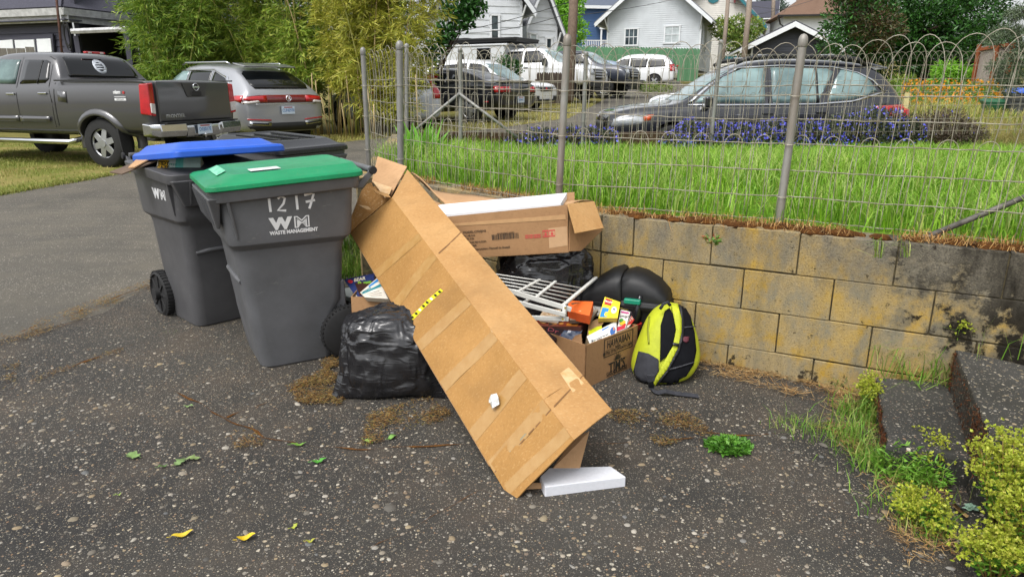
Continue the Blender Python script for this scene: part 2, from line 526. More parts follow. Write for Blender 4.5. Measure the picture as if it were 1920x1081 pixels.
# ------------------------------------------------------------------ block retaining wall
def m_block():
    n = NB('painted_block')
    big = n.noise(3.2, 5, .65); mid = n.noise(9, 5, .7, (1, 1, .55)); fine = n.noise(130, 4, .75); pit = n.noise(150, 3, .6)
    oi = n.n('ShaderNodeObjectInfo')
    och = n.mix(n.ramp(fine, [(.35, 0.), (.7, 1.)]), hx('#a1823c'), hx('#b59a56'))
    tan_ = n.mix(n.ramp(fine, [(.35, 0.), (.7, 1.)]), hx('#8f7f5c'), hx('#a6946e'))
    f = n.math('ADD', n.ramp(big, [(.36, 0.), (.62, 1.)]), n.math('MULTIPLY', oi.outputs['Random'], .25))
    col = n.mix(f, och, tan_)
    yel = n.ramp(n.noise(5.0, 6, .7), [(.50, 0.), (.64, .75)])
    col = n.mix(yel, col, hx('#ac8822'))
    gry = n.ramp(mid, [(.45, 0.), (.66, .85)])
    col = n.mix(gry, col, hx('#7b7768'))
    # bare dark moss and grime where the wall is old at its end and under the coping
    sx = n.n('ShaderNodeSeparateXYZ'); n.l(n.co(), sx.inputs[0])
    st = n.noise(5.5, 7, .72); st2 = n.noise(16, 5, .7)
    reg = n.ramp(n.math('ADD', n.math('MULTIPLY', sx.outputs[0], .42), n.math('MULTIPLY', sx.outputs[2], .32)), [(.56, -.0), (.92, .40)])
    old = n.ramp(n.math('ADD', st, reg), [(.60, 0.), (.74, 1.)])
    col = n.mix(n.math('MULTIPLY', old, .75), col, hx('#625f55')); col = n.mix(n.ramp(n.noise(7, 5, .7, (1, 1, .18)), [(.5, 0.), (.75, .5)]), col, hx('#57503c'))
    moss = n.ramp(n.math('ADD', n.math('MULTIPLY', n.math('ADD', st, st2), .5), n.math('MULTIPLY', reg, .95)), [(.69, 0.), (.75, .95)])
    col = n.mix(moss, col, hx('#16130f'))
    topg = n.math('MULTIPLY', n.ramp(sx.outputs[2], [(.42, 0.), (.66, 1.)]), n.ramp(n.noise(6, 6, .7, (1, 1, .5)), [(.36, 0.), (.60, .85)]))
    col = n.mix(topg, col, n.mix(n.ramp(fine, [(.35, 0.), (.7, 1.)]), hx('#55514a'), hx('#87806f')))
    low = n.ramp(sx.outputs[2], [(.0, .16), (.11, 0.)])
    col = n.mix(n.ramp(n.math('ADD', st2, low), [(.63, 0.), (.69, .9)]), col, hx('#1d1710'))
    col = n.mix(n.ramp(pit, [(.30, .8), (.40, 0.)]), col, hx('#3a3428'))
    n.bump(n.math('ADD', fine, n.math('MULTIPLY', moss, .8)), .6, .006)
    return n.set(Base_Color=col, Roughness=.92, Specular_IOR_Level=.2)
M_BLOCK = m_block()
M_MORTAR = mat('mortar', '#5a5138', .95, scale=30, col2='#2a261c', bump=.4)
wall = empty('block_wall', (KX.x, KX.y, 0), 0, 'ochre stained concrete block retaining wall holding up the green lawn', 'wall')
def block_run(A, B, za, zb, rows, joints, Lb=.406, depth=.19, gap=.0055):
    A, B = Vector(A), Vector(B); L = (B - A).length; t = (B - A) / L; nrm = Vector((t.y, -t.x))
    if nrm.y > 0 and abs(nrm.y) > .2: nrm = -nrm
    inv = Vector((-KX.x, -KX.y, 0))
    m = MB()
    for r in range(rows):
        zt0, zt1 = za - .203 * r, zb - .203 * r
        s = joints[r] % Lb - Lb
        while s < L:
            a, b = max(0, s) + gap / 2, min(L, s + Lb) - gap / 2
            s += Lb
            if b - a < .03: continue
            j = R.uniform(-.004, .004); dz = R.uniform(-.003, .003)
            lo = .203 - gap
            pts = []
            for zz in (0, 1):
                for q, dp in ((a, 0), (b, 0), (b, depth), (a, depth)):
                    p = A + t * q + nrm * (j - dp)
                    zt = lerp(zt0, zt1, q / L) + dz - gap * .5
                    pts.append(Vector((p.x, p.y, zt if zz else zt - lo)) + inv)
            MB().hexa(pts).obj('block', M_BLOCK, wall, bevel=.004, seg=2)
    pts = []
    for z0, z1 in ((za - .203 * rows, zb - .203 * rows), (za - .012, zb - .012)):
        for q, dp in ((0, .012), (L, .012), (L, depth - .012), (0, depth - .012)):
            p = A + t * q - nrm * dp
            pts.append(Vector((p.x, p.y, z0 if q == 0 else z1)) + inv)
    MB().hexa(pts).obj('mortar_core', M_MORTAR, wall)
# blocks keep their own coordinates in the wall's frame, so shift the pattern back to the place
def s_on(u, z, A, B):
    t = (B - A).normalized(); r = ray(u, 540)
    # plan direction of sight through column u at level z (iterate on the row)
    best = None
    for i in range(0, 4000):
        s = i * .001; p = A + t * s
        q = Vector((p.x, p.y, z)) - Vector((0, 0, H))
        d = q.y * CP - q.z * SP
        uu = 960 + F * q.x / d
        if best is None or abs(uu - u) < best[0]: best = (abs(uu - u), s)
    return best[1]
jo = [s_on(1497, .65, EX, KX), s_on(1560, .45, EX, KX), s_on(1457, .24, EX, KX), s_on(1522, .05, EX, KX)]
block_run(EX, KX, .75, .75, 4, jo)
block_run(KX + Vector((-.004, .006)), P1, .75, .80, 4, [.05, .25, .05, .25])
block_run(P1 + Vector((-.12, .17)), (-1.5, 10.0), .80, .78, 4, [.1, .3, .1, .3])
# ------------------------------------------------------------------ low mossy wall at the back of the lawn
M_MOSSWALL = mat('mossy_stone', '#4f3a22', .95, scale=4, col2='#2b2114', bump=.8, bscale=30, bdist=.02)
mw = MB()
for i in range(40):
    x0 = -1.5 + i * .2; zt = .80 + .02 * noise.noise(Vector((i * .7, 0, 0)))
    mw.box((x0 + .1, 10.12, zt - .45), (.196, .22 + R.uniform(-.02, .02), .9))
mwo = mw.obj('mossy_wall', M_MOSSWALL, None, bevel=.02)
mwo.name = 'low_garden_wall'
tag(mwo, 'low brown moss grown wall at the far edge of the lawn', 'wall')

# ------------------------------------------------------------------ concrete steps at the right
def step_block(name, top, z0, z1, label, rough=.012):
    """irregular cast slab: outline subdivided and jittered, worn rim"""
    out = []
    k = len(top)
    for i in range(k):
        a, b = Vector(top[i]), Vector(top[(i + 1) % k])
        m = max(2, int((b - a).length / .05))
        for j in range(m):
            p = a.lerp(b, j / m); p += Vector((noise.noise(Vector((p.x * 9, p.y * 9, z1))), noise.noise(Vector((p.x * 9, p.y * 9, 5 + z1))), 0)) * rough
            out.append(p)
    c = sum(out, Vector()) / len(out)
    rings = []
    for z, sc in ((z0, 1.0), (z1 - .05, 1.0), (z1 - .018, .998), (z1 - .004, .985), (z1, .96)):
        rings.append([Vector((c.x + (p.x - c.x) * sc, c.y + (p.y - c.y) * sc, z + p.z + (.006 * noise.noise(p * 14 + Vector((0, 0, z * 50))) if z > z0 else 0))) for p in out])
    inner = [Vector((lerp(c.x, p.x, .5), lerp(c.y, p.y, .5), z1 + p.z)) for p in out]
    m = MB().loft(rings + [inner])
    o = m.obj(name, M_STEP, None); shade(o, False)
    return tag(o, label, 'step')
def pl(pts, z): return [(q.x, q.y, 0) for q in (gz(u, v, z) for u, v in pts)]
step_block('concrete_step', pl([(1642, 706), (1792, 716), (1850, 862), (1662, 832)], .13), -.1, .13, 'lower exposed aggregate concrete step below the grass tuft')
step_block('concrete_step', pl([(1790, 652), (1990, 700), (2010, 900), (1852, 808)], .30), -.1, .30, 'upper concrete step with rust moss on its side', .01)
step_block('concrete_step', pl([(1755, 945), (1880, 925), (2080, 1040), (2080, 1180), (1830, 1085)], .035), -.1, .035, 'sunken concrete slab among the spurge plants below the steps')
M_RUST = mat('rust_moss', '#5e2a10', .95, scale=14, col2='#2a1609', bump=.9, bscale=70, bdist=.01)
# ================================================================== FOREGROUND THINGS
# ---- materials
M_BLUELID = mat('blue_lid_plastic', '#1c57c2', .36, var=.08, scale=7, bump=.08, bscale=300, bdist=.001)
M_BLACKLID = mat('black_lid_plastic', '#1a1b1d', .25, var=.1, scale=7)
def scuffed(name, a, b, speck, rough, amt):
    n = NB(name); col = n.mix(n.ramp(n.noise(4, 5, .65), [(.35, 0.), (.68, 1.)]), hx(a), hx(b))
    col = n.mix(n.ramp(n.noise(22, 5, .75, (1, 1, .25), .6), [(.62, 0.), (.72, .30)]), col, tuple(x * .62 for x in hx(a)))
    col = n.mix(n.ramp(n.noise(34, 4, .8, (.3, 1, 1), 1.5), [(.64, 0.), (.70, .28)]), col, hx(speck))
    col = n.mix(n.ramp(n.noise(170, 3, .6), [(.66, 0.), (.72, amt)]), col, hx(speck))
    n.bump(n.noise(420, 3, .6), .1, .001)
    return n.set(Base_Color=col, Roughness=n.ramp(n.noise(6, 4, .6), [(.3, rough), (.7, rough + .14)]), Specular_IOR_Level=.36)
M_BIN = scuffed('grey_bin_scuffed', '#5e5f62', '#515254', '#85857f', .38, .25); M_BIN2 = scuffed('dark_bin_scuffed', '#535355', '#474749', '#777772', .4, .2)
M_GREENLID = scuffed('green_lid_scuffed', '#0f8757', '#0c774b', '#8a9a6a', .32, .7)
M_RUBBER = mat('black_rubber', '#1c1c1d', .75, var=.2, scale=30)
M_WHITE = mat('white_paint_print', '#d9dadb', .6, var=.05, scale=40)
M_BLACKPR = mat('black_print', '#26201a', .8, var=.1, scale=40)
M_RED = mat('red_print', '#c24a44', .7, var=.1, scale=40)

def project_mesh(o, tree, d, off=.001):
    d = Vector(d).normalized(); me = o.data
    base = min(v.co.dot(d) for v in me.vertices); hi = max(v.co.dot(d) for v in me.vertices)
    for v in me.vertices:
        loc, no, _, _ = tree.ray_cast(v.co - d * 2, d)
        if loc is not None:
            rel = hi - v.co.dot(d)
            v.co = loc - d * (off + rel * .9)
    return o
def ribbon(mb, pts, w, z=0.0):
    pts = [Vector((p[0], p[1], z)) for p in pts]
    L, Rr = [], []
    for i, p in enumerate(pts):
        t = (pts[min(i + 1, len(pts) - 1)] - pts[max(0, i - 1)]).normalized(); n = Vector((-t.y, t.x, 0)) * w / 2
        L.append(p + n); Rr.append(p - n)
    k = len(pts)
    mb.add(L + Rr, [(i, i + 1, i + 1 + k, i + k) for i in range(k - 1)])
def strokes(name, lines, w, M, m, parent):
    b = MB()
    for ln in lines: ribbon(b, ln, w)
    b.v = [tuple(M @ Vector(p)) for p in b.v]
    return b.obj(name, m, parent, fix=False)

def make_cart(loc, ang, lidmat, body, label, lid_tilt=0.0, side=-1, number=False, z0=0.0, front_pocket=True):
    t = empty('wheeled_bin', loc, ang, label, 'bin', 'wheeled rubbish bins at the alley corner')
    def sec(x0, x1, yh, z, r=.06, tl=0.0): return [Vector((p.x, p.y, z + tl * p.x)) for p in rrect(x0, x1, -yh, yh, r, 0)]
    b = MB()
    S = [sec(-.19, .145, .20, .0), sec(-.21, .165, .212, .012), sec(-.217, .168, .216, .05), sec(-.248, .19, .228, .26), sec(-.253, .228, .230, .32), sec(-.283, .245, .246, .60),
         sec(-.290, .255, .250, .635), sec(-.312, .285, .278, .665), sec(-.318, .29, .282, .70), sec(-.335, .30, .292, .885, .05, .05),
         sec(-.335, .30, .292, .89, .05, .05), sec(-.365, .325, .318, .893, .05, .05), sec(-.368, .328, .320, .90, .05, .05), sec(-.372, .332, .324, .945, .05, .05), sec(-.372, .332, .324, .95, .05, .05)]
    b.loft(S)
    bo = b.obj('bin_body', body, t, bevel=.006, seg=2)
    # wheel housing, axle, wheels
    for s in (-1, 1):
        w = MB()
        prof = [(.030, -.03), (.124, -.030), (.138, -.022), (.142, -.010), (.142, .010), (.138, .022), (.124, .03), (.118, .018), (.035, .018), (.030, .03)]
        w.lathe(prof, 36, 'y', (.235, s * .235, .142))
        wo = w.obj('wheel', M_RUBBER, t); shade(wo, True)
        e = wo.modifiers.new('es', 'EDGE_SPLIT'); e.split_angle = math.radians(35)
        h = MB()
        for sgn in (-1, 1):
            for k in range(8):
                a = k * PI / 4
                Mr = Matrix.Rotation(a, 3, 'Y')
                h.box(Vector((.235, s * .235 + sgn * .02, .142)) + Mr @ Vector((.076, 0, 0)), (.085, .012, .016), Mr)
            h.lathe([(0.001, 0), (.036, 0), (.036, .034), (.001, .034)], 14, 'y', (.235, s * .235 + (sgn * .02 if sgn > 0 else -.054), .142))
        h.obj('rim', M_RUBBER, wo, bevel=.002, seg=1)
        tr = MB()
        for k in range(40):
            a = 2 * PI * k / 40; Mr = Matrix.Rotation(a, 3, 'Y')
            tr.box(Vector((.235, s * .235, .142)) + Mr @ Vector((.1425, 0, 0)), (.006, .05, .009), Mr)
        tg = tr.obj('tread', M_RUBBER, wo); tag(tg, kind='stuff')
    MB().tube([(.235, -.24, .142), (.235, .24, .142)], .012, 10).obj('axle', M_RUBBER, t)
    for s in (-1, 1):
        hb = MB(); hb.hexa([(.12, s * .20, .10), (.25, s * .20, .12), (.25, s * .17, .12), (.12, s * .17, .10), (.20, s * .215, .42), (.24, s * .215, .42), (.24, s * .18, .42), (.20, s * .18, .42)])
        hb.obj('wheel_bracket', body, t, bevel=.01)
    # handle bar and its two arms, dark caps at its ends
    MB().tube([(.40, -.26, .985), (.40, .26, .985)], .017, 14).obj('handle', body, t, bevel=.004)
    for s in (-1, 1):
        hd = MB(); hd.hexa([(.30, s * .255, .90), (.345, s * .255, .90), (.345, s * .285, .90), (.30, s * .285, .90), (.385, s * .255, .97), (.415, s * .255, .975), (.415, s * .285, .975), (.385, s * .285, .99)])
        hd.obj('handle_arm', body, t, bevel=.004)
        MB().tube([(.40, s * .285, .985), (.40, s * .30, .985)], .02, 14).obj('handle_cap', M_RUBBER, t, bevel=.003)
    # lip with the ribbed pocket for the lift arm, at the narrow front
    if front_pocket:
        fp = MB()
        fp.hexa([(-.352, -.25, .75), (-.335, -.25, .75), (-.335, .25, .75), (-.352, .25, .75), (-.385, -.315, .90), (-.33, -.315, .90), (-.33, .315, .90), (-.385, .315, .90)])
        fo = fp.obj('front_lip', body, t, bevel=.008)
        for k in range(9):
            y = -.22 + k * .055
            rb = MB(); rb.hexa([(-.362, y - .004, .765), (-.35, y - .004, .765), (-.35, y + .004, .765), (-.362, y + .004, .765), (-.392, y - .004, .89), (-.37, y - .004, .89), (-.37, y + .004, .89), (-.392, y + .004, .89)])
            rb.obj('rib', body, fo)
        MB().tube([(-.262, -.19, .47), (-.274, -.12, .48), (-.274, .12, .48), (-.262, .19, .47)], .012, 10).obj('catch_bar', M_BIN, t)
    # vertical stiffening web beside the lip, both sides
    for s in (-1, 1):
        wb = MB(); wb.hexa([(-.275, s * .285, .70), (-.265, s * .285, .70), (-.265, s * .27, .70), (-.275, s * .27, .70), (-.31, s * .318, .89), (-.295, s * .318, .89), (-.295, s * .28, .89), (-.31, s * .28, .89)])
        wb.obj('side_web', body, t, bevel=.003)
    tree = bvh_of(bo)
    sd = Vector((0, -side, 0))                 # towards the shell from the printed side
    X = Vector((1, 0, 0)) * (1 if side < 0 else -1)
    def fr(x, z): return frame((x, side * .34, z), X, (0, 0, 1))
    lo = []
    lx = -.02 if number else -.10
    lz_ = .755 if number else .80
    lo.append(text_mesh('logo_letter', 'W', .074, fr(lx - .050 * X.x, lz_), M_WHITE, t, bold=.005, xs=1.2))
    lo.append(text_mesh('logo_letter', 'M', .074, fr(lx + .050 * X.x, lz_), M_WHITE, t, bold=.0032, xs=1.35))
    q = text_mesh('logo_fill', 'M', .074, fr(lx + .050 * X.x, lz_), body, t, bold=-.0014, xs=1.35, ext=.0004); lo.append(q)
    if number:
        lo.append(text_mesh('lettering', 'WASTE MANAGEMENT', .024, fr(lx + .01, .713), M_WHITE, t, bold=.0012, xs=.92))
        dg = [[(-.115, .03), (-.112, -.035)], [(-.075, .025), (-.06, .037), (-.042, .025), (-.05, 0), (-.078, -.03), (-.04, -.034)],
              [(.012, .034), (.014, -.034)], [(.05, .034), (.078, .038), (.095, .036), (.083, 0), (.07, -.034)], [(.055, .0), (.1, .006)]]
        for ln in (dg[0:1], dg[1:2], dg[2:3], dg[3:5]): lo.append(strokes('painted_digit', ln, .0115, fr(.0, .852), M_WHITE, t))
    for o in lo: project_mesh(o, tree, sd, .0012 if o is q else .0006)
    # lid
    lid = MB()
    def lsec(x0, x1, yh, z, r=.05, cut=0.0): return rrect(x0, x1, -yh, yh, r, z)
    lid.loft([lsec(-.385, .34, .335, .948), lsec(-.390, .345, .340, .952), lsec(-.388, .345, .338, .980), lsec(-.375, .34, .326, .992), lsec(-.33, .335, .30, .998), lsec(-.275, .325, .255, 1.03), lsec(-.26, .32, .245, 1.034), lsec(-.22, .30, .21, 1.022), lsec(-.20, .28, .19, 1.018)])
    if lidmat is M_GREENLID: lid.v = [(x, y, .948 + (z - .948) * .72) for x, y, z in lid.v]
    if lid_tilt == 0.0: lid.v = [(x, y, z + .05 * x) for x, y, z in lid.v]
    li = lid.obj('lid', lidmat, t, bevel=.004)
    if lid_tilt:
        M = Matrix.Translation((.36, 0, .96)) @ Matrix.Rotation(lid_tilt, 4, 'Y') @ Matrix.Translation((-.36, 0, -.96))
        li.data.transform(M)
    for k in range(3 if lidmat is not M_GREENLID else 0):
        y = -.16 + k * .16
        rid = MB().box((.02, y, 1.028), (.46, .018, .016))
        if lid_tilt == 0.0: rid.v = [(x, y, z + .05 * x) for x, y, z in rid.v]
        ro = rid.obj('lid_rib', lidmat, li, bevel=.005)
        if lid_tilt: ro.data.transform(M)
    return t, bo, li

cart1, body1, lid1 = make_cart((-1.19, 3.56, 0.02), math.radians(30), M_GREENLID, M_BIN, 'grey wheeled bin with a closed green lid and the painted number 1217', 0, -1, True)
cart2, body2, lid2 = make_cart((-1.87, 4.20, 0.02), math.radians(136), M_BLUELID, M_BIN2, 'grey wheeled bin with a blue lid propped open by rubbish', math.radians(5), 1, False)
cart3, body3, lid3 = make_cart((-1.72, 5.2, 0.03), math.radians(150), M_BLACKLID, M_BIN, 'grey wheeled bin with a glossy black ridged lid behind the green one', 0, 1, False)
lid2.data.transform(Matrix.Translation((-.05, -.03, .01)) @ Matrix.Diagonal((.93, .96, 1, 1)))
# stickers on the green lid
st = MB(); st.slab([(-.31, -.12, .986), (-.268, -.12, 1.005), (-.268, .17, 1.005), (-.31, .17, .986)][::1], .001); st.v = [(x, y, z + .05 * x + .012) for x, y, z in st.v]
st.obj('instruction_sticker', mat('pale_green_sticker', '#7fc4a4', .5, scale=40, col2='#3f9d78'), lid1)
st = MB(); st.slab([(-.16, -.16, 1.003), (-.02, -.16, 1.003), (-.02, -.06, 1.003), (-.16, -.06, 1.003)], .001); st.v = [(x, y, z + .05 * x + .004) for x, y, z in st.v]
so = st.obj('address_sticker', mat('white_sticker', '#d8dad6', .5, scale=50), lid1)

# ---- cardboard
def m_card(name, a, b, fl, wet=.35):
    n = NB(name)
    g = n.noise(3.0, 5, .6); s = n.noise(70, 3, .6, (1, 1, 1)); fib = n.noise(170, 3, .6, (.4, 1, .6))
    col = n.mix(n.ramp(g, [(.35, 0.), (.68, 1.)]), hx(a), hx(b))
    col = n.mix(n.ramp(fib, [(.56, 0.), (.66, wet)]), col, hx(fl))
    col = n.mix(n.ramp(s, [(.3, .25), (.5, 0.)]), col, tuple(x * .6 for x in hx(a)))
    dirt = n.ramp(n.noise(2.2, 6, .7), [(.52, 0.), (.7, .35)]); col = n.mix(dirt, col, hx('#6b5336'))
    n.bump(n.math('ADD', s, n.noise(9, 3, .6)), .25, .003)
    return n.set(Base_Color=col, Roughness=.75, Specular_IOR_Level=.18)
M_CARD = m_card('cardboard', '#96703f', '#a87f4b', '#bb9866', .4)
M_CARD_LIT = m_card('cardboard_lit', '#a37b4c', '#b18a5a', '#c0a072', .4)  # paler copy of the cardboard: light on the up-facing side put into colour
M_CARD_IN = m_card('cardboard_inside', '#a98561', '#b8946e', '#c4a27e', .2)
M_CARD_BOX = m_card('cardboard_plain', '#957250', '#a17d59', '#ab8863', .15)
M_TAPE = mat('packing_tape', '#a98654', .25, var=.10, scale=20, col2='#a07a46')
M_TAPE_L = mat('clear_tape', '#cfae82', .2, var=.1, scale=30, col2='#bd9560')

class Quad:
    """a flat four cornered face: a (0,0), b (1,0), c (1,1), d (0,1)"""
    def __init__(s, a, b, c, d, org=(0, 0, 0)):
        s.p = [Vector(x) for x in (a, b, c, d)]
        s.n = (s.p[1] - s.p[0]).cross(s.p[3] - s.p[0]).normalized()
        if s.n.dot(Vector((0, 0, H)) - Vector(org) - s.p[0]) < 0: s.n = -s.n
    def at(s, u, v, off=0.0):
        a, b, c, d = s.p
        return a.lerp(b, u).lerp(d.lerp(c, u), v) + s.n * off
    def inv(s, px):           # px (u,v) on the photograph -> face coordinates, by search
        best = (1e9, 0, 0); lo = (0, 0); st_ = 1.0
        cu, cv, span = .5, .5, .75
        for it in range(9):
            for i in range(-4, 5):
                for j in range(-4, 5):
                    u, v = cu + span * i / 4, cv + span * j / 4
                    q = s.at(u, v) - Vector((0, 0, H))
                    dd = q.y * CP - q.z * SP
                    e = (960 + F * q.x / dd - px[0]) ** 2 + (540.5 - F * (q.y * SP + q.z * CP) / dd - px[1]) ** 2
                    if e < best[0]: best = (e, u, v)
            cu, cv = best[1], best[2]; span *= .45
        return best[1], best[2]
    def patch(s, name, uv, m, parent, off=.0015, th=.001):
        return MB().slab([s.at(u, v, off) for u, v in uv], th).obj(name, m, parent)
    def patch_px(s, name, pxs, m, parent, off=.0015, th=.001):
        return s.patch(name, [s.inv(p) for p in pxs], m, parent, off, th)
    def text(s, name, body, u, v, h, m, parent, along=(1, 0), off=.002, **k):
        o = s.at(u, v, off)
        x = s.at(u + along[0] * .05, v + along[1] * .05, off) - o
        z = s.n; y = z.cross(x).normalized(); x.normalize()
        Mx = Matrix((x, y, z)).transposed().to_4x4(); Mx.translation = o
        return text_mesh(name, body, h, Mx, m, parent, **k)

# ---- the long leaning carton
B0 = at(960, 943, 2.43); B1 = at(1076, 824, 2.33); B2 = at(1147, 768, 2.47)
T0 = at(657, 436, 3.76); T1 = at(735, 370, 3.60); T2 = at(764, 318, 3.80)
big = empty('long_carton', (B0.x, B0.y, 0), 0, 'long brown carton leaning over the rubbish pile with one corner on the ground', 'cardboard box')
def P(*v): return [Vector(p) - Vector((B0.x, B0.y, 0)) for p in v]
def warped(name, a, b, c, d, m, parent, th=.006, nu=8, nv=24, amp=.006, seed=0.0, orig=B0):
    """cardboard panel a-b (one end) d-c (other end), slightly buckled"""
    n = (Vector(b) - Vector(a)).cross(Vector(d) - Vector(a)).normalized()
    if n.dot(Vector((0, 0, H)) - Vector(a)) < 0: n = -n
    V = []
    for j in range(nv + 1):
        for i in range(nu + 1):
            u, v = i / nu, j / nv
            p = Vector(a).lerp(Vector(b), u).lerp(Vector(d).lerp(Vector(c), u), v)
            k = math.sin(PI * u) ** .6 if 0 < u < 1 else 0
            p = p + n * (amp * k * (noise.noise(p * 5 + Vector((seed, 0, 0))) + .5 * noise.noise(p * 13 + Vector((seed, 3, 0)))))
            V.append(p - Vector((orig.x, orig.y, 0)))
    w = nu + 1
    top = [(j * w + i, j * w + i + 1, (j + 1) * w + i + 1, (j + 1) * w + i) for j in range(nv) for i in range(nu)]
    me = bpy.data.meshes.new(name); me.from_pydata(V, [], top); me.update()
    o = meshobj(name, me, parent, m)
    sm = o.modifiers.new('th', 'SOLIDIFY'); sm.thickness = th; sm.offset = -1 if (me.polygons[0].normal.dot(n) > 0) else 1
    shade(o)
    e = o.modifiers.new('es', 'EDGE_SPLIT'); e.split_angle = math.radians(50)
    return o
FB = .135      # where the bottom flaps begin
C0, C1, C2 = B0.lerp(T0, .095), B1.lerp(T1, .115), B2.lerp(T2, .10)
S_ = (B2 - B1)
warped('front_panel', C0, C1, T1, T0, M_CARD, big, seed=1)
warped('side_panel', C1, C2, T2, T1, M_CARD_LIT, big, seed=2)
fl1 = warped('bottom_flap', B0, B1 - (B1 - B0) * .006, C1 - (C1 - C0) * .006, C0, M_CARD, big, nv=6, seed=3)
fl1.data.transform(Matrix.Translation((0, 0, .001)))
warped('bottom_flap', B1, B2, C2, C1, M_CARD_LIT, big, nv=6, seed=4)
warped('back_panel', C0 + S_, C2, T2 + Vector((0, 0.01, -.012)), T0 + S_, M_CARD_IN, big, seed=5)
warped('under_panel', C0, C0 + S_, T0 + S_, T0, M_CARD_IN, big, seed=6)
# inner flap hanging under the lower end
K1, K2, K3, K4 = at(1074, 822, 2.52), at(1104, 808, 2.52), at(1086, 877, 2.50), at(1036, 877, 2.44)
MB().slab(P(K1, K2, K3, K4), .006).obj('inner_flap', M_CARD_IN, big)
# torn upper end
torn = [(657, 436), (654, 421), (664, 396), (679, 358), (690, 345), (697, 343), (700, 351), (710, 347), (718, 356), (727, 353), (735, 370)]
depth = lambda u: lerp(3.76, 3.62, (u - 656) / 80)
MB().slab(P(*[at(u, v, depth(u) + (.10 if v < 400 else 0)) for u, v in torn]), .006).obj('torn_flap', m_card('cardboard_worn', '#a87c48', '#8f6a40', '#cbb08a', .6), big)
MB().slab(P(at(697, 341, 3.84), at(733, 366, 3.70), at(763, 312, 3.86), at(708, 293, 4.0)), .006).obj('top_flap', M_CARD_IN, big)
MB().slab(P(at(698, 340, 3.80), at(735, 353, 3.72), at(731, 364, 3.66), at(722, 372, 3.62)), .004).obj('tape_tear', M_TAPE_L, big)
MB().slab(P(at(700, 356, 3.60), at(727, 364, 3.58), at(733, 371, 3.58), at(722, 369, 3.57), at(705, 362, 3.58)), .004).obj('torn_strip', M_CARD_LIT, big)
MB().slab(P(at(672, 384, 3.66), at(690, 387, 3.65), at(697, 393, 3.63), at(688, 393, 3.63), at(676, 390, 3.66)), .002).obj('torn_strip', M_TAPE_L, big)
bigO = Vector((B0.x, B0.y, 0))
QF = Quad(C0 - bigO, C1 - bigO, T1 - bigO, T0 - bigO, bigO); QS = Quad(C1 - bigO, C2 - bigO, T2 - bigO, T1 - bigO, bigO); QB = Quad(B0 - bigO, B1 - bigO, C1 - bigO, C0 - bigO, bigO)
_inv = Quad.inv
def big_inv(q, px):
    w = Quad(*[p + bigO for p in q.p]); return w.inv(px)
def strip_px(q, name, pxs, m, off=.007, grid=10): return strip_uv(q, name, [big_inv(q, p) for p in pxs], m, grid)
def strip_uv(q, name, uv, m, grid=10):
    """a strip following the buckled panel: subdivided quad in face coordinates"""
    seed = {id(QF): 1, id(QS): 2, id(QB): 3}[id(q)]
    V = []
    for j in range(grid + 1):
        for i in range(5):
            u, v = i / 4, j / grid
            a = [lerp(uv[0][k], uv[1][k], v) for k in (0, 1)]; b = [lerp(uv[3][k], uv[2][k], v) for k in (0, 1)]
            U = min(1, max(0, lerp(a[0], b[0], u))); W_ = lerp(a[1], b[1], u)
            p = q.at(U, W_)
            wp = p + bigO
            k = math.sin(PI * U) ** .6 if 0 < U < 1 else 0
            p = p + q.n * (.006 * k * (noise.noise(wp * 5 + Vector((seed, 0, 0))) + .5 * noise.noise(wp * 13 + Vector((seed, 3, 0)))) + .0012)
            V.append(p)
    me = bpy.data.meshes.new(name); me.from_pydata(V, [], [(j * 5 + i, j * 5 + i + 1, (j + 1) * 5 + i + 1, (j + 1) * 5 + i) for j in range(grid) for i in range(4)]); me.update()
    o = meshobj(name, me, big, m); shade(o)
    return o
def tape(l, r, w, q=None, u1=.99):
    """a band of tape across the front panel from left edge point l to fold point r"""
    vl, vr = big_inv(QF, l)[1], big_inv(QF, r)[1]
    strip_uv(QF, 'packing_tape', [(.01, vl - w), (u1, vr - w), (u1, vr + w), (.01, vl + w)], M_TAPE)
for l, r in (((710, 510), (760, 468)), ((743, 570), (813, 480)), ((788, 647), (877, 564)), ((836, 719), (929, 627)), ((888, 815), (984, 697)), ((925, 872), (1030, 752))): tape(l, r, .018)
strip_px(QB, 'packing_tape', [(946, 908), (1058, 800), (1070, 818), (954, 928)], M_TAPE)
strip_px(QS, 'tape_patch', [(1050, 700), (1066, 688), (1095, 718), (1074, 736)], M_TAPE_L)
strip_px(QF, 'tape_scuff', [(826, 490), (833, 488), (842, 500), (836, 504)], M_TAPE_L)
strip_px(QF, 'tape_scuff', [(916, 604), (924, 600), (930, 618), (922, 624)], M_TAPE_L)
strip_px(QF, 'tape_scuff', [(975, 688), (982, 684), (992, 700), (986, 704)], M_TAPE_L)
# crease lines pressed into the board
M_CREASE = mat('cardboard_crease', '#7a5630', .8, scale=30)
strip_px(QF, 'crease', [(927, 884), (1036, 762), (1037, 764.5), (928, 887)], M_CREASE)
strip_px(QS, 'crease', [(1038, 761), (1092, 703), (1093, 705), (1039, 763.5)], M_CREASE)
strip_px(QS, 'crease', [(822, 474), (865, 433), (866, 435), (823, 476.5)], M_CREASE)
strip_px(QF, 'crease', [(935, 868), (985, 812), (989, 812), (940, 868)], mat('dirty_tear', '#8f866c', .8, scale=40))
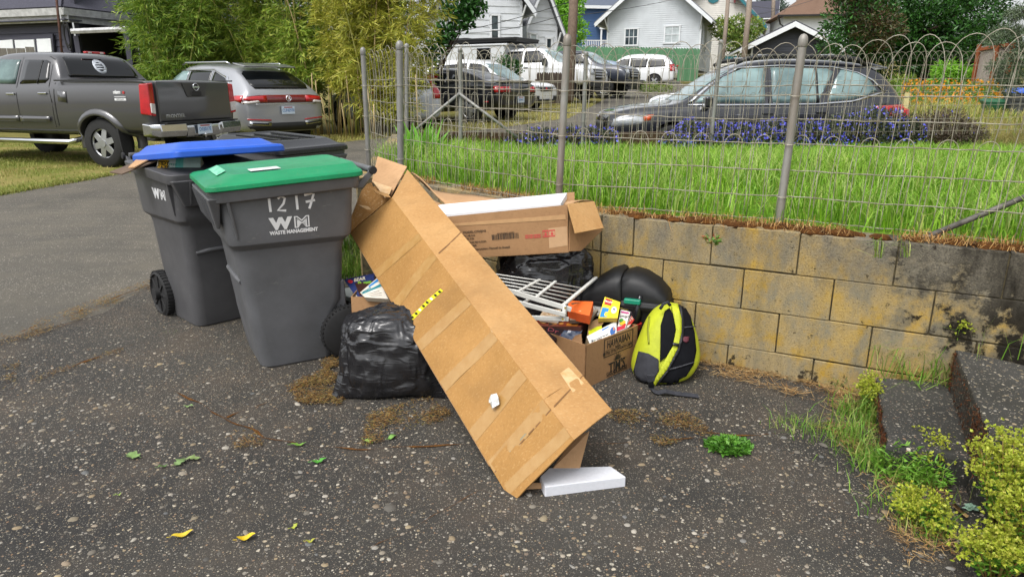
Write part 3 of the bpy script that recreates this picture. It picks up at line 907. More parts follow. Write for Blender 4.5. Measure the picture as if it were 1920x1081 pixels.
# yellow warning tape with black marks
M_YEL = mat('yellow_tape', '#d8d11e', .35, var=.08, scale=40)
strip_px(QF, 'warning_tape', [(760, 602), (826, 541), (831, 545), (763, 610)], M_YEL)
for k in range(9):
    a = k / 9 + .03; b = a + .045
    f = lambda t_, w: (lerp(760, 826, t_) + 4 * w, lerp(602, 541, t_) + 6 * w)
    o = strip_px(QF, 'tape_mark', [f(a, .15), f(b, .15), f(b + .02, .85), f(a + .02, .85)], mat('tape_black', '#1c1a10', .4) if k % 3 else M_WHITE, grid=2)
    o.data.transform(Matrix.Translation(QF.n * .0008))
# crumpled white label
lab = MB()
lp = [(919, 749, 0), (927, 741, .012), (935, 738, .004), (942, 747, .016), (940, 758, .004), (931, 766, .014), (926, 768, .0), (928, 757, .02), (921, 756, .006)]
pts = []
for u, v, h in lp:
    a, b = big_inv(QF, (u, v)); pts.append(QF.at(a, b, .006 + h))
ctr = sum(pts, Vector()) / len(pts) + QF.n * .004
lab.add(pts + [ctr], [(i, (i + 1) % len(pts), len(pts)) for i in range(len(pts))])
lo = lab.obj('torn_label', mat('white_paper', '#d6d6d2', .7, var=.2, scale=60), big, fix=False)
sm = lo.modifiers.new('t', 'SOLIDIFY'); sm.thickness = .001

# ---- white foam slab under the box end, flattened card beside it
fz = .065
fq = [gz(1004, 912, 0), gz(1176, 905, 0)]
foam = MB()
tp = [gz(1012, 893, fz), gz(1022, 912, fz), gz(1174, 893, fz), gz(1145, 873, fz), gz(1030, 876, fz)]
foam.loft([[Vector((p.x, p.y, 0.004)) for p in tp], tp])
tag(foam.obj('foam_slab', mat('polystyrene', '#d4d6dc', .75, var=.04, scale=90, bump=.35, bscale=260, bdist=.002), bevel=.004), 'white polystyrene slab lying on the asphalt under the carton end', 'foam slab')
fl = MB()
fl.slab([gz(985, 912, .02), gz(1000, 922, .02), gz(1050, 924, .012), gz(1046, 929, .01), gz(994, 926, .01), gz(972, 914, .012)], .004)
fl.slab([gz(975, 905, .05), gz(1020, 905, .045), gz(1035, 915, .03), gz(985, 917, .035)], .004)
tag(fl.obj('flat_cardboard', M_CARD_IN), 'small torn brown cardboard scrap by the white foam slab', 'cardboard')

# ---- second carton on the wall with white panel and printed side
Qa, Qb, Qc, Qd = at(835, 484, 3.50), at(1066, 471, 3.48), at(1064, 384, 3.43), at(822, 409, 3.50)
_n = (Qb - Qa).cross(Qc - Qa); _r = ray(822, 409); Qd = Vector((0, 0, H)) + _r * ((Qa - Vector((0, 0, H))).dot(_n) / _r.dot(_n))
bo2 = Vector((Qa.x, Qa.y, 0))
sec = empty('printed_carton', bo2, 0, 'open brown carton with barcode print and white foam, lying on black bag and wall', 'cardboard box')
def P2(*v): return [Vector(p) - bo2 for p in v]
bk = Vector((.06, .30, 0.02))
l0 = (Qa - Qb).normalized() * .08
MB().slab(P2(Qa + l0, Qb, Qc, Qd + l0), .006).obj('front_panel', M_CARD_BOX, sec)
MB().slab(P2(Qa + l0, Qb, Qb + bk, Qa + l0 + bk), .006).obj('bottom_panel', M_CARD_BOX, sec)
MB().slab(P2(Qa + l0 + bk, Qb + bk, Qc + bk, Qd + l0 + bk), .006).obj('rear_panel', M_CARD_IN, sec)
wf = (Qc - Qb).normalized()
Wa, Wb = Qd + l0 + Vector((.01, .02, -.03)), Qc + Vector((-.03, .02, -.028))
MB().hexa(P2(Wa, Wb, Wb + bk * .8, Wa + bk * .8, Wa + Vector((0, 0, .045)), Wb + Vector((0, 0, .035)), Wb + bk * .8 + Vector((0, 0, .035)), Wa + bk * .8 + Vector((0, 0, .045)))).obj('foam_insert', mat('foam_white', '#dcdde0', .7, var=.03, scale=60), sec, bevel=.004)
MB().slab(P2(at(1068, 471, 3.475), at(1090, 470, 3.53), at(1131, 430, 3.65), at(1120, 440, 3.66), at(1074, 420, 3.48), at(1069, 412, 3.46)), .005).obj('end_flap', M_CARD_BOX, sec)
MB().slab(P2(at(1064, 382, 3.43), at(1079, 437, 3.36), at(1132, 427, 3.48), at(1114, 377, 3.60)), .005).obj('end_flap', M_CARD_LIT, sec)
# lifted lid, curling along its length
topE = [(772, 322, 4.05), (806, 355, 3.98), (845, 362, 3.92), (886, 365, 3.86), (940, 373, 3.80), (1000, 378, 3.74), (1060, 378, 3.74), (1112, 376, 3.70)]
botE = [(806, 352, 3.86), (818, 366, 3.78), (840, 386, 3.68), (870, 397, 3.62), (930, 396, 3.64), (990, 391, 3.60), (1040, 386, 3.56), (1068, 382, 3.52)]
ld = MB(); n_ = len(topE)
for i in range(n_):
    a, b = at(*topE[i]), at(*botE[i])
    for k in range(5):
        t_ = k / 4
        ld.v.append(tuple(a.lerp(b, t_) - bo2 + Vector((0, 0, .012 * math.sin(PI * t_)))))
ld.f = [(i * 5 + k, i * 5 + k + 1, (i + 1) * 5 + k + 1, (i + 1) * 5 + k) for i in range(n_ - 1) for k in range(4)]; ld.mi = [0] * len(ld.f)
lo = ld.obj('lifted_lid', M_CARD_IN, sec, fix=False); sm = lo.modifiers.new('t', 'SOLIDIFY'); sm.thickness = .006; shade(lo)
MB().slab(P2(at(795, 400, 3.55), at(822, 395, 3.6), at(876, 398, 3.62), at(838, 386, 3.75), at(805, 372, 3.8)), .005).obj('inner_flap', M_CARD_IN, sec)
Q2 = Quad(*P2(Qa, Qb, Qc, Qd), bo2)
Q2w = Quad(Qa, Qb, Qc, Qd)
def t2(body, px, h, m, **k):
    u, v = Q2w.inv(px); return Q2.text('lettering', body, u, v, h, m, sec, **k)
t2('MODEL:CP00JHS', (868, 436), .016, M_BLACKPR, align='LEFT')
t2('N.W.:18 KG', (864, 443), .014, M_BLACKPR, align='LEFT'); t2('G.W.:20 KG', (862, 449), .014, M_BLACKPR, align='LEFT')
t2('MEAS:88.9X46.9X10.0CM', (860, 456), .013, M_BLACKPR, align='LEFT'); t2('MADE IN CHINA', (858, 462), .013, M_BLACKPR, align='LEFT')
t2('Instruction Manual to Install.', (888, 467), .016, M_BLACKPR, align='LEFT', shear=.2)
bc = MB(); u0, v0 = Q2w.inv((923, 450)); u1, v1 = Q2w.inv((972, 436))
x = u0
while x < u1:
    w = R.choice((.002, .003, .006)); bc.slab([Q2.at(x, v0, .0016), Q2.at(x + w, v0, .0016), Q2.at(x + w, v1, .0016), Q2.at(x, v1, .0016)], .0006); x += w + R.choice((.003, .0045))
bc.obj('barcode', M_BLACKPR, sec)
t2('6941818900120327', (948, 437), .011, M_BLACKPR)
rd = MB()
for k, (u, v) in enumerate(((988, 443), (996, 442.6), (1004, 442.2), (1011, 441.6))):
    a, b = Q2w.inv((u - 3.2, v + 4)); c, d = Q2w.inv((u + 3.2, v - 3))
    for e in ((a, b, c, b + .02), (a, d - .02, c, d), (a, b, a + .003, d), (c - .003, b, c, d)):
        rd.slab([Q2.at(e[0], e[1], .0016), Q2.at(e[2], e[1], .0016), Q2.at(e[2], e[3], .0016), Q2.at(e[0], e[3], .0016)], .0006)
    rd.slab([Q2.at(lerp(a, c, .3), lerp(b, d, .3), .0016), Q2.at(lerp(a, c, .7), lerp(b, d, .35), .0016), Q2.at(lerp(a, c, .5), lerp(b, d, .8), .0016)], .0006)
for (u, v) in ((1023, 438), (1035, 437)):
    a, b = Q2w.inv((u - 5.5, v + 7)); c, d = Q2w.inv((u + 5.5, v - 7))
    for e in ((a, b, c, b + .03), (a, d - .03, c, d), (a, b, a + .003, d), (c - .003, b, c, d), (lerp(a, c, .3), lerp(b, d, .25), lerp(a, c, .7), lerp(b, d, .6)), (lerp(a, c, .45), lerp(b, d, .6), lerp(a, c, .55), lerp(b, d, .85))):
        rd.slab([Q2.at(e[0], e[1], .0016), Q2.at(e[2], e[1], .0016), Q2.at(e[2], e[3], .0016), Q2.at(e[0], e[3], .0016)], .0006)
rd.obj('fragile_mark', M_RED, sec)
def p2patch(name, pxs, m, off): return Q2.patch(name, [Q2w.inv(p) for p in pxs], m, sec, off)
p2patch('clear_tape', [(1030, 465), (1064, 460), (1063, 424), (1028, 428)], mat('tape_film', '#bf9c78', .15, var=.06, scale=30), .001)
p2patch('clear_tape', [(850, 419), (1060, 402), (1061, 411), (850, 424)], mat('tape_film2', '#b9936a', .18, var=.08, scale=30), .0009)

# ---- open box of packaging with printed sides
tz0 = gz(1096, 737); tzr = gz(1190, 694)
dr = (tzr - tz0).normalized(); dl = Vector((-dr.y, dr.x, 0)); bh = .245; lr, ll = .41, .36
tb = empty('snack_box', tz0, 0, 'brown box printed with snack names, standing open and full of food packaging', 'cardboard box')
O = Vector((0, 0, 0)); up = Vector((0, 0, bh))
a_, b_, c_, d_ = O, dr * lr, dr * lr + dl * ll, dl * ll
flare = Vector((0, 0, 0))
MB().slab([a_, b_, b_ + up, a_ + up], .005).obj('front_panel', M_CARD_BOX, tb)
MB().slab([d_, a_, a_ + up, d_ + up], .005).obj('side_panel', M_CARD_BOX, tb)
MB().slab([b_, c_, c_ + up, b_ + up], .005).obj('side_panel', M_CARD_BOX, tb)
MB().slab([c_, d_, d_ + up, c_ + up], .005).obj('rear_panel', M_CARD_BOX, tb)
MB().slab([x + Vector((0, 0, .004)) for x in (a_, b_, c_, d_)], .003).obj('base_panel', M_CARD_BOX, tb)
QT = Quad(a_, b_, b_ + up, a_ + up, tz0)
QT.text('lettering', 'HAWAIIAN', .615, .83, .060, M_BLACKPR, tb, xs=.62)
QT.text('lettering', 'MAIN', .60, .72, .018, M_BLACKPR, tb)
QT.text('lettering', 'KETTLE STYLE POTATO CHIPS', .60, .655, .024, M_BLACKPR, tb, xs=.72)
fb = MB()
for u0, v0, u1, v1 in ((.33, .58, .90, .595), (.33, .955, .90, .97), (.33, .58, .343, .97), (.887, .58, .90, .97), (.36, .715, .52, .722), (.68, .715, .86, .722)):
    fb.slab([QT.at(u0, v0, .0018), QT.at(u1, v0, .0018), QT.at(u1, v1, .0018), QT.at(u0, v1, .0018)], .0006)
fb.obj('printed_border', M_BLACKPR, tb)
QT.text('lettering', "TIM'S", .60, .30, .072, M_BLACKPR, tb, xs=.8, bold=.001)
QT.text('lettering', 'CASCADE SNACKS', .60, .195, .026, M_BLACKPR, tb, xs=.75)
QT.text('lettering', 'www.timschips.com', .60, .10, .020, M_BLACKPR, tb, xs=.8, bold=.0006)
sb = MB()
for k in range(13):
    a = PI * (.04 + .92 * k / 12); r0, r1 = .016, .045 if k % 2 else .034
    cx, cz = .60, .43
    q = lambda r, da: QT.at(cx + r * math.cos(a + da) / lr, cz + r * math.sin(a + da) / bh, .0018)
    sb.slab([q(r0, -.13), q(r0, .13), q(r1, 0)], .0006)
sb.slab([QT.at(.60 + .014 * math.cos(PI * k / 8) / lr, .43 + .014 * math.sin(PI * k / 8) / bh, .0018) for k in range(9)], .0006)
sb.slab([QT.at(.40, .145, .0018), QT.at(.80, .145, .0018), QT.at(.80, .155, .0018), QT.at(.40, .155, .0018)], .0006)
sb.slab([QT.at(.42, .405, .0018), QT.at(.78, .405, .0018), QT.at(.78, .413, .0018), QT.at(.42, .413, .0018)], .0006)
sb.obj('sunburst_print', M_BLACKPR, tb)

# ---- packaging: flat printed cartons made from the outline seen in the photograph
def pack(label, cat, px, th, face, edge='#8f7d66', name='food_carton', group='food packaging in the open box', marks=(), texts=()):
    pts = [at(*p) for p in px]
    q = Quad(*pts[:4]); org = pts[0].copy()
    q0 = Quad(*[p - org for p in pts[:4]], org)
    m = MB(); m.cur = 0
    vs = [p - org for p in pts]; n = q.n
    k = len(vs)
    back = [p - n * th for p in vs]
    m.add(vs + back, [tuple(range(k))]); m.cur = 1
    o = len(m.v) - 2 * k
    m.f.append(tuple(range(2 * k - 1, k - 1, -1))); m.mi.append(1)
    for i in range(k): m.f.append((i, i + k, (i + 1) % k + k, (i + 1) % k)); m.mi.append(1)
    fm = face if not isinstance(face, str) else mat('print_' + face.strip('#'), face, .45, var=.08, scale=30)
    ob = m.obj(name, [fm, mat('edge_' + edge.strip('#'), edge, .7, var=.1, scale=30)])
    ob.location = org
    tag(ob, label, cat, group)
    for uv, c in marks:
        q0.patch('printed_panel', uv, mat('print_' + c.strip('#'), c, .45, var=.08, scale=30), ob, .0012, .0006)
    for body, u, v, h, c, kw in texts:
        q0.text('lettering', body, u, v, h, mat('ink_' + c.strip('#'), c, .5), ob, off=.002, **kw)
    return ob
def rc(u0, v0, u1, v1): return [(u0, v0), (u1, v0), (u1, v1), (u0, v1)]
def disc(cu, cv, ru, rv, n=14): return [(cu + ru * math.cos(2 * PI * k / n), cv + rv * math.sin(2 * PI * k / n)) for k in range(n)]
# (outline: lower left, lower right, upper right, upper left as u, v, depth)
pack('yellow snack carton standing up behind the white carton', 'carton', [(1122, 596, 3.46), (1158, 596, 3.46), (1163, 566, 3.54), (1134, 556, 3.56)], .03, '#e3cc2a', '#c7a94a',
     marks=[(rc(.05, .05, .42, .5), '#2b86c8'), (rc(.1, .66, .5, .95), '#b62a2a'), (disc(.72, .45, .16, .2), '#e8e4d0'), (disc(.72, .45, .07, .1), '#2a4a88'), (disc(.35, .2, .1, .12), '#e8d24a')], texts=[('FRUIT', .3, .8, .016, '#f2efe2', {'bold': .0006})])
pack('yellow carton flap leaning out at the back of the open box', 'carton', [(1158, 575, 3.56), (1178, 582, 3.56), (1180, 570, 3.60), (1164, 563, 3.60)], .01, '#e6cf35', '#a39068', marks=[(disc(.5, .5, .3, .3), '#e2902a')])
pack('white and red carton lettered Simply with fruit on it', 'carton', [(1156, 622, 3.46), (1172, 616, 3.46), (1182, 584, 3.56), (1164, 580, 3.56)], .04, '#e3ddd8', '#bdb4aa',
     marks=[(rc(.0, .02, .95, .22), '#b5243a'), (disc(.5, .38, .34, .12), '#d8b428'), (disc(.3, .5, .25, .09), '#3f8a3a'), (disc(.75, .22, .22, .1), '#b92a2a'), (rc(.1, .86, .9, .93), '#c23a86')], texts=[('Simply', .5, .7, .026, '#33302e', {})])
pack('red carton standing tilted at the far corner of the open box', 'carton', [(1172, 617, 3.48), (1180, 612, 3.50), (1205, 578, 3.60), (1195, 569, 3.60)], .05, '#b8322a', '#d9d4cc',
     marks=[(rc(.0, .0, .9, .14), '#d9cfc0'), (rc(.1, .76, .95, 1.0), '#e3ddd2'), (disc(.5, .86, .2, .06), '#c23030'), (rc(.2, .3, .3, .66), '#e6d8c8'), (rc(.5, .36, .58, .6), '#e6d8c8')])
pack('small red and yellow carton squeezed in the corner of the open box', 'carton', [(1186, 612, 3.53), (1204, 606, 3.56), (1204, 590, 3.62), (1190, 596, 3.59)], .04, '#c5302a', '#a8433a', marks=[(rc(.3, .1, .7, .6), '#e2c42c'), (disc(.5, .3, .14, .2), '#3f8a3a')])
pack('white carton with blue stamp standing at the front of the open box', 'carton', [(1106, 645, 3.34), (1156, 628, 3.42), (1156, 601, 3.50), (1100, 630, 3.39)], .05, '#dcdcd6', '#9a8668',
     marks=[(rc(.5, .6, .75, .9), '#2a78c8'), (disc(.86, .38, .1, .3), '#3a66a8'), (disc(.88, .5, .05, .12), '#d88a2a'), (rc(.1, .12, .13, .4), '#5a5f6a'), (rc(.16, .14, .19, .3), '#6c9a3a')], texts=[('a better snack for busy days', .38, .26, .010, '#4c5058', {'along': (1, .12)}), ('to share', .36, .14, .009, '#4c5058', {'along': (1, .12)})])
pack('brown opened carton with a lime green inside in the open box', 'carton', [(1104, 628, 3.42), (1129, 617, 3.44), (1127, 604, 3.50), (1103, 616, 3.48)], .006, '#c5cf24', '#8a7050')
pack('tall brown carton flap with yellow rim in the open box', 'carton', [(1100, 640, 3.41), (1104, 604, 3.50), (1133, 592, 3.52), (1131, 606, 3.48)], .004, '#8f7048', '#8a7050', marks=[(rc(.55, .72, 1.0, .98), '#d6d02a')])
pack('blue and silver snack bag crumpled at the left end of the open box', 'snack bag', [(1034, 632, 3.38), (1082, 640, 3.38), (1092, 618, 3.48), (1042, 612, 3.48)], .03, mat('foil_blue', '#2a4668', .3, metal=.3, var=.5, scale=30, col2='#9aa4b0', bump=.6, bscale=60, bdist=.01), '#333a48', 'snack_bag',
     marks=[(rc(.1, .3, .3, .5), '#b6383a'), (rc(.5, .55, .62, .85), '#c8ccd2')])
pack('dark cola coloured carton with red script under the cereal box', 'carton', [(1018, 628, 3.38), (1042, 637, 3.36), (1062, 612, 3.48), (1030, 605, 3.48)], .03, '#23191c', '#3a2020', texts=[('Dr', .45, .5, .05, '#9a4a52', {})])
pack('brown torn carton flap standing inside the open box', 'carton', [(1070, 640, 3.36), (1092, 648, 3.35), (1090, 625, 3.42), (1078, 629, 3.41)], .004, '#8e6c4a', '#8e6c4a')
pack('brown cereal carton with golden loops lying under the white rack', 'carton', [(1005, 611, 3.44), (1090, 612, 3.46), (1100, 602, 3.56), (995, 598, 3.56)], .05, '#7a3420', '#4c2418',
     marks=[(disc(.38, .5, .09, .3), '#cf9448'), (disc(.38, .5, .035, .12), '#7a3420'), (disc(.2, .62, .06, .25), '#d6a05a'), (disc(.55, .45, .05, .2), '#c98a42'), (rc(.66, .1, .9, .5), '#c47a28')])
pack('crumpled white and brown cereal pouch poking through the rack', 'snack bag', [(1012, 592, 3.48), (1048, 596, 3.48), (1052, 580, 3.56), (1020, 578, 3.56)], .03, mat('cereal_print', '#b58a58', .5, var=.6, scale=60, col2='#e3d6bf'), '#cfcabf', 'snack_bag')
pack('opened orange tissue box lying on the grey flap', 'carton', [(1064, 582, 3.46), (1105, 592, 3.40), (1112, 565, 3.48), (1066, 563, 3.54)], .05, '#e2692a', '#d4581e', marks=[(disc(.42, .7, .3, .14), '#6c4a34'), (rc(.1, .18, .6, .3), '#ead8b0')])
pack('grey brown board flap with folded paper under the orange box', 'carton', [(1068, 600, 3.46), (1108, 598, 3.46), (1122, 580, 3.56), (1070, 578, 3.54)], .02, '#8d8272', '#6e6256')
bt = MB().lathe([(.001, 0), (.03, 0), (.032, .12), (.02, .16), (.012, .18), (.012, .215), (.001, .215)], 14, 'z').obj('bottle', mat('dark_bottle', '#141519', .2), None, smooth=True); bt.location = at(1184, 625, 3.60); bt.rotation_euler = (.1, .15, 0); tag(bt, 'black bottle standing between the cartons at the back of the open box', 'bottle')
pack('folded newspaper wedged behind the orange box', 'paper', [(1098, 585, 3.56), (1126, 590, 3.54), (1132, 558, 3.70), (1098, 546, 3.74)], .01, mat('newsprint', '#a9a9a4', .8, var=.35, scale=60, stretch=(1, 1, 6)), '#b0b0aa', 'folded_newspaper')
pack('curled beige card standing up beside the yellow carton', 'paper', [(1138, 562, 3.62), (1166, 566, 3.62), (1156, 549, 3.68), (1144, 542, 3.70)], .004, '#c3b596', '#b6a888', 'curled_card')

# ---- small box behind the front bag, with two frozen food cartons and a white lid
sbx = empty('small_box', gz(655, 640), 0, 'small low brown box holding two food cartons beside the grey bin', 'cardboard box')
so_ = Vector(sbx.location)
D_ = 3.55
f0, f1, f2, f3 = at(658, 580, D_), at(742, 582, D_ - .06), at(742, 556, D_ - .02), at(658, 556, D_ + .02)
dn = Vector((0, 0, -.30)); bkk = Vector((.03, .26, 0))
MB().slab([p - so_ for p in (f0 + dn, f1 + dn, f2, f3)], .005).obj('front_panel', M_CARD_BOX, sbx)
MB().slab([p - so_ for p in (f3, f3 + bkk + Vector((0, 0, .03)), f0 + dn + bkk, f0 + dn)], .005).obj('side_panel', M_CARD_BOX, sbx)
MB().slab([p - so_ for p in (f3 + bkk + Vector((0, 0, .05)), f2 + bkk + Vector((0, 0, .05)), f1 + dn + bkk, f0 + dn + bkk)], .005).obj('rear_panel', M_CARD_IN, sbx)
MB().slab([p - so_ for p in (f2, f1 + dn, f1 + dn + bkk, f2 + bkk)], .005).obj('side_panel', M_CARD_BOX, sbx)
pack('dark blue frozen meal carton with meat and pepper picture', 'carton', [(668, 557, 3.62), (700, 560, 3.55), (702, 512, 3.70), (645, 524, 3.72)], .035, '#1f2f66', '#5a4030', group='cartons in the small box',
     marks=[(rc(.28, .12, .98, .72), '#3a1c12'), (disc(.55, .35, .2, .18), '#7a3218'), (disc(.8, .32, .14, .14), '#8a3c1e'), (rc(.4, .56, .52, .76), '#8ab83a'), (rc(.6, .62, .9, .72), '#6a9a30'), (disc(.16, .84, .09, .09), '#c22a34'), (rc(.02, .0, .1, .2), '#d8d8d4')], texts=[('BEAR', .5, .86, .028, '#e6ddc4', {'bold': .0006})])
pack('white carton with teal band lying tilted across the small box', 'carton', [(684, 557, 3.52), (728, 560, 3.45), (708, 520, 3.58), (675, 548, 3.56)], .03, '#d6cfc2', '#b8ac98', group='cartons in the small box',
     marks=[(rc(.02, .58, 1.0, .7), '#1f7f8c'), (rc(.45, .84, .98, .95), '#2b7fc0'), (rc(.2, .4, .8, .43), '#7a756c'), (rc(.25, .28, .85, .31), '#7a756c'), (rc(.3, .16, .8, .19), '#7a756c')], texts=[('ramune', .28, .77, .018, '#1f7f8c', {'bold': .0006})])
wl = MB(); wl.slab([gz(640, 560, .20), gz(642, 549, .20), gz(662, 546, .20), gz(662, 568, .20)], .03)
tag(wl.obj('white_tub_lid', mat('tub_white', '#b9c0bc', .5), bevel=.004), 'white tub lid between the grey bin and small box', 'tub lid')
wl2 = MB(); gA = gz(640, 560, .168); wl2.hexa([(gA.x, gA.y, 0), (gA.x + .1, gA.y - .01, 0), (gA.x + .1, gA.y + .12, 0), (gA.x, gA.y + .12, 0), (gA.x - .005, gA.y, .166), (gA.x + .105, gA.y - .01, .166), (gA.x + .105, gA.y + .12, .166), (gA.x - .005, gA.y + .12, .166)])
tag(wl2.obj('dark_tub', M_BIN2, bevel=.008), 'dark grey plastic tub under the white lid beside the bin', 'tub')

# ---- what lies under the blue lid
lw = cart2.matrix_world
lit = MB()
cardm = m_card('grey_card', '#6a5a4c', '#57493e', '#877464', .3)
pa = [at(258, 302, 4.05), at(205, 322, 3.85), at(228, 326, 3.83), at(296, 300, 3.95), at(330, 292, 4.1)]
o = MB().slab(pa, .006).obj('cardboard_flap', cardm); tag(o, 'dark flattened cardboard sticking out from under the blue lid', 'cardboard')
pb = [at(258, 296, 4.10), at(240, 314, 3.88), at(252, 313, 3.86), at(300, 287, 4.0)]
o = MB().slab(pb, .006).obj('cardboard_flap', M_CARD_IN); tag(o, 'pale brown card strip jutting out under the blue lid', 'cardboard')
pack('yellow and teal cat litter carton wedged under the blue lid', 'carton', [(292, 325, 3.92), (376, 325, 3.98), (376, 289, 4.02), (298, 284, 3.96)], .16, '#c9c6b4', '#b0aa96', name='litter_carton', group='rubbish in the blue lidded bin',
     marks=[(rc(.02, .04, .26, .62), '#d8a81c'), (rc(.26, .1, .42, .98), '#cfd8d2'), (rc(.42, .05, .6, .98), '#6fc0b4'), (rc(.6, .05, 1., .98), '#b9cfc6')], texts=[('TIDY', .14, .46, .036, '#2a241c', {'bold': .001, 'xs': .8}), ('CATS', .14, .24, .036, '#2a241c', {'bold': .001, 'xs': .8}), ('FREE', .36, .4, .02, '#2c8a78', {}), ('CLEAN', .36, .26, .016, '#2c8a78', {})])

# ---- bin bags
def m_bag():
    n = NB('black_bag_plastic')
    def rn(sc, det, st, dist):
        x = n.n('ShaderNodeTexNoise', noise_type='RIDGED_MULTIFRACTAL'); x.inputs['Scale'].default_value = sc; x.inputs['Detail'].default_value = det
        x.inputs['Roughness'].default_value = .5; x.inputs['Distortion'].default_value = dist; x.inputs['Lacunarity'].default_value = 2.2
        n.l(n.co(st), x.inputs['Vector']); return x.outputs['Fac']
    a = n.noise(5, 2, .5, (1, 1, .7), .6); b = rn(13, 2, (1, 1, .32), 1.4); b2 = rn(26, 1, (.45, .6, 1.5), .9); c = n.noise(90, 3, .6)
    col = n.mix(n.ramp(c, [(.62, 0.), (.72, .18)]), (.011, .011, .013), (.10, .10, .105))
    h = n.math('ADD', n.math('ADD', a, n.math('MULTIPLY', b, .20)), n.math('MULTIPLY', b2, .10))
    n.bump(h, .8, .05)
    return n.set(Base_Color=col, Roughness=n.ramp(a, [(.3, .17), (.7, .36)]), Specular_IOR_Level=.7)
M_BAG = m_bag()
def bag(name, c, r, label, seed, sq=.6, tails=(), top=None, flat=.02, wr=.035, kink=()):
    bm = bmesh.new(); bmesh.ops.create_icosphere(bm, subdivisions=6, radius=1)
    for v in bm.verts:
        d = v.co.normalized()
        q = Vector([math.copysign(abs(x) ** sq, x) for x in d])
        s = Vector((seed, 0, 0))
        cr = noise.ridged_multi_fractal(Vector((d.x * 2.2, d.y * 2.2, d.z * 1.1)) + s + Vector((noise.noise(d * 2 + s), noise.noise(d * 2.3), 0)) * .7, .9, 2.1, 3, 1.0, 1.6); big_ = noise.noise(d * 1.6 + s); mid = noise.noise(d * 4 + s)
        # tight folds: ridges running between gathered points
        w = 0
        for k, (ax, fr_) in enumerate(kink or (((.3, .2, 1), 9), ((.9, -.3, .2), 7), ((-.7, -.6, .3), 11))):
            ax = Vector(ax).normalized(); ang = math.atan2(d.dot(ax.orthogonal()), d.dot(ax.cross(ax.orthogonal())))
            near = math.exp(-((1 - d.dot(ax)) / .55) ** 2)
            w += near * (1 - abs(math.sin(ang * fr_ * .5 + 2.5 * noise.noise(d * 3 + s + Vector((k, 0, 0))))))**2
        rid = 1 - abs(noise.noise(d * 6.5 + s)) * 2
        fac = abs(noise.noise(d * 2.6 + s + Vector((9, 0, 0)))); p = q * (1 + .13 * big_ + .09 * (fac - .25) + wr * (w + .22 * rid - .4) + .022 * (cr - 1.2))
        for td, amt, pw in tails:
            k = max(0, d.dot(Vector(td).normalized())) ** pw; p += Vector(td) * amt * k
        v.co = Vector((p.x * r[0], p.y * r[1], p.z * r[2]))
        lo = -r[2] * .80
        if v.co.z < lo: v.co.z = lo + (v.co.z - lo) * .12
    zmin = min(v.co.z for v in bm.verts)
    for v in bm.verts: v.co.z -= zmin
    me = bpy.data.meshes.new(name); bm.to_mesh(me); bm.free()
    o = meshobj(name, me, None, M_BAG); shade(o); o.location = c
    return tag(o, label, 'bin bag', 'black bin bags in the pile')
bag('bin_bag', (-.56, 3.07, .022), (.255, .18, .215), 'full black bin bag on the asphalt between the green lidded bin and carton', 3.1, .68, tails=[((.85, -.4, -.75), .50, 22), ((-.85, -.55, -.75), .36, 20), ((-.7, .1, .8), .06, 10)])
bag('bin_bag', (.16, 3.62, .02), (.26, .17, .35), 'shiny black bin bag under the printed carton and behind the white rack', 8.7, .62, tails=[((.9, -.2, .3), .05, 12)])

# ---- black plastic tote with hump lid
def m_tote(): return mat('black_tote_plastic', '#17181a', .5, var=.15, scale=60, spec=.35, bump=.2, bscale=500, bdist=.001)
tt = empty('plastic_tote', (.62, 3.55, 0.02), math.radians(-22), 'black hump lidded plastic litter tub with green latch against the block wall', 'tub')
b = MB(); b.loft([rrect(-.19, .19, -.13, .13, .05, 0), rrect(-.21, .21, -.15, .15, .06, .30)]); b.obj('tub_body', m_tote(), tt, bevel=.01)
def hood(nm, prof, y0, sc):
    rs = []
    for y, k in ((-.168, .30), (-.160, .62), (-.135, .86), (-.08, 1), (.06, 1), (.12, .85), (.155, .4)):
        rs.append([Vector((x * (.96 + .04 * k), y0 + y * sc, .30 + (z - .30) * k + (.03 if z > .301 else 0))) for x, z in prof])
    o = MB().loft(rs).obj(nm, m_tote(), tt, smooth=True); e = o.modifiers.new('es', 'EDGE_SPLIT'); e.split_angle = math.radians(50); return o
MB().loft([rrect(-.225, .24, -.165, .165, .07, .29), rrect(-.23, .245, -.17, .17, .07, .31), rrect(-.22, .235, -.16, .16, .07, .335)]).obj('rim', m_tote(), tt, bevel=.006)
hood('hood', [(-.215, .30), (-.207, .325), (-.16, .375), (-.09, .425), (-.035, .447), (-.012, .44), (-.004, .40), (.0, .34), (.0, .30)], 0, 1.0)
hood('hood', [(-.035, .30), (-.03, .38), (-.02, .425), (.04, .445), (.10, .435), (.17, .40), (.222, .35), (.233, .32), (.233, .30)], .012, .96)
MB().box((.06, -.168, .338), (.085, .03, .026)).obj('latch', mat('green_latch', '#16876a', .4), tt, bevel=.006)
MB().box((-.04, -.172, .312), (.05, .02, .016)).obj('latch', mat('green_latch', '#16876a', .4), tt, bevel=.004)

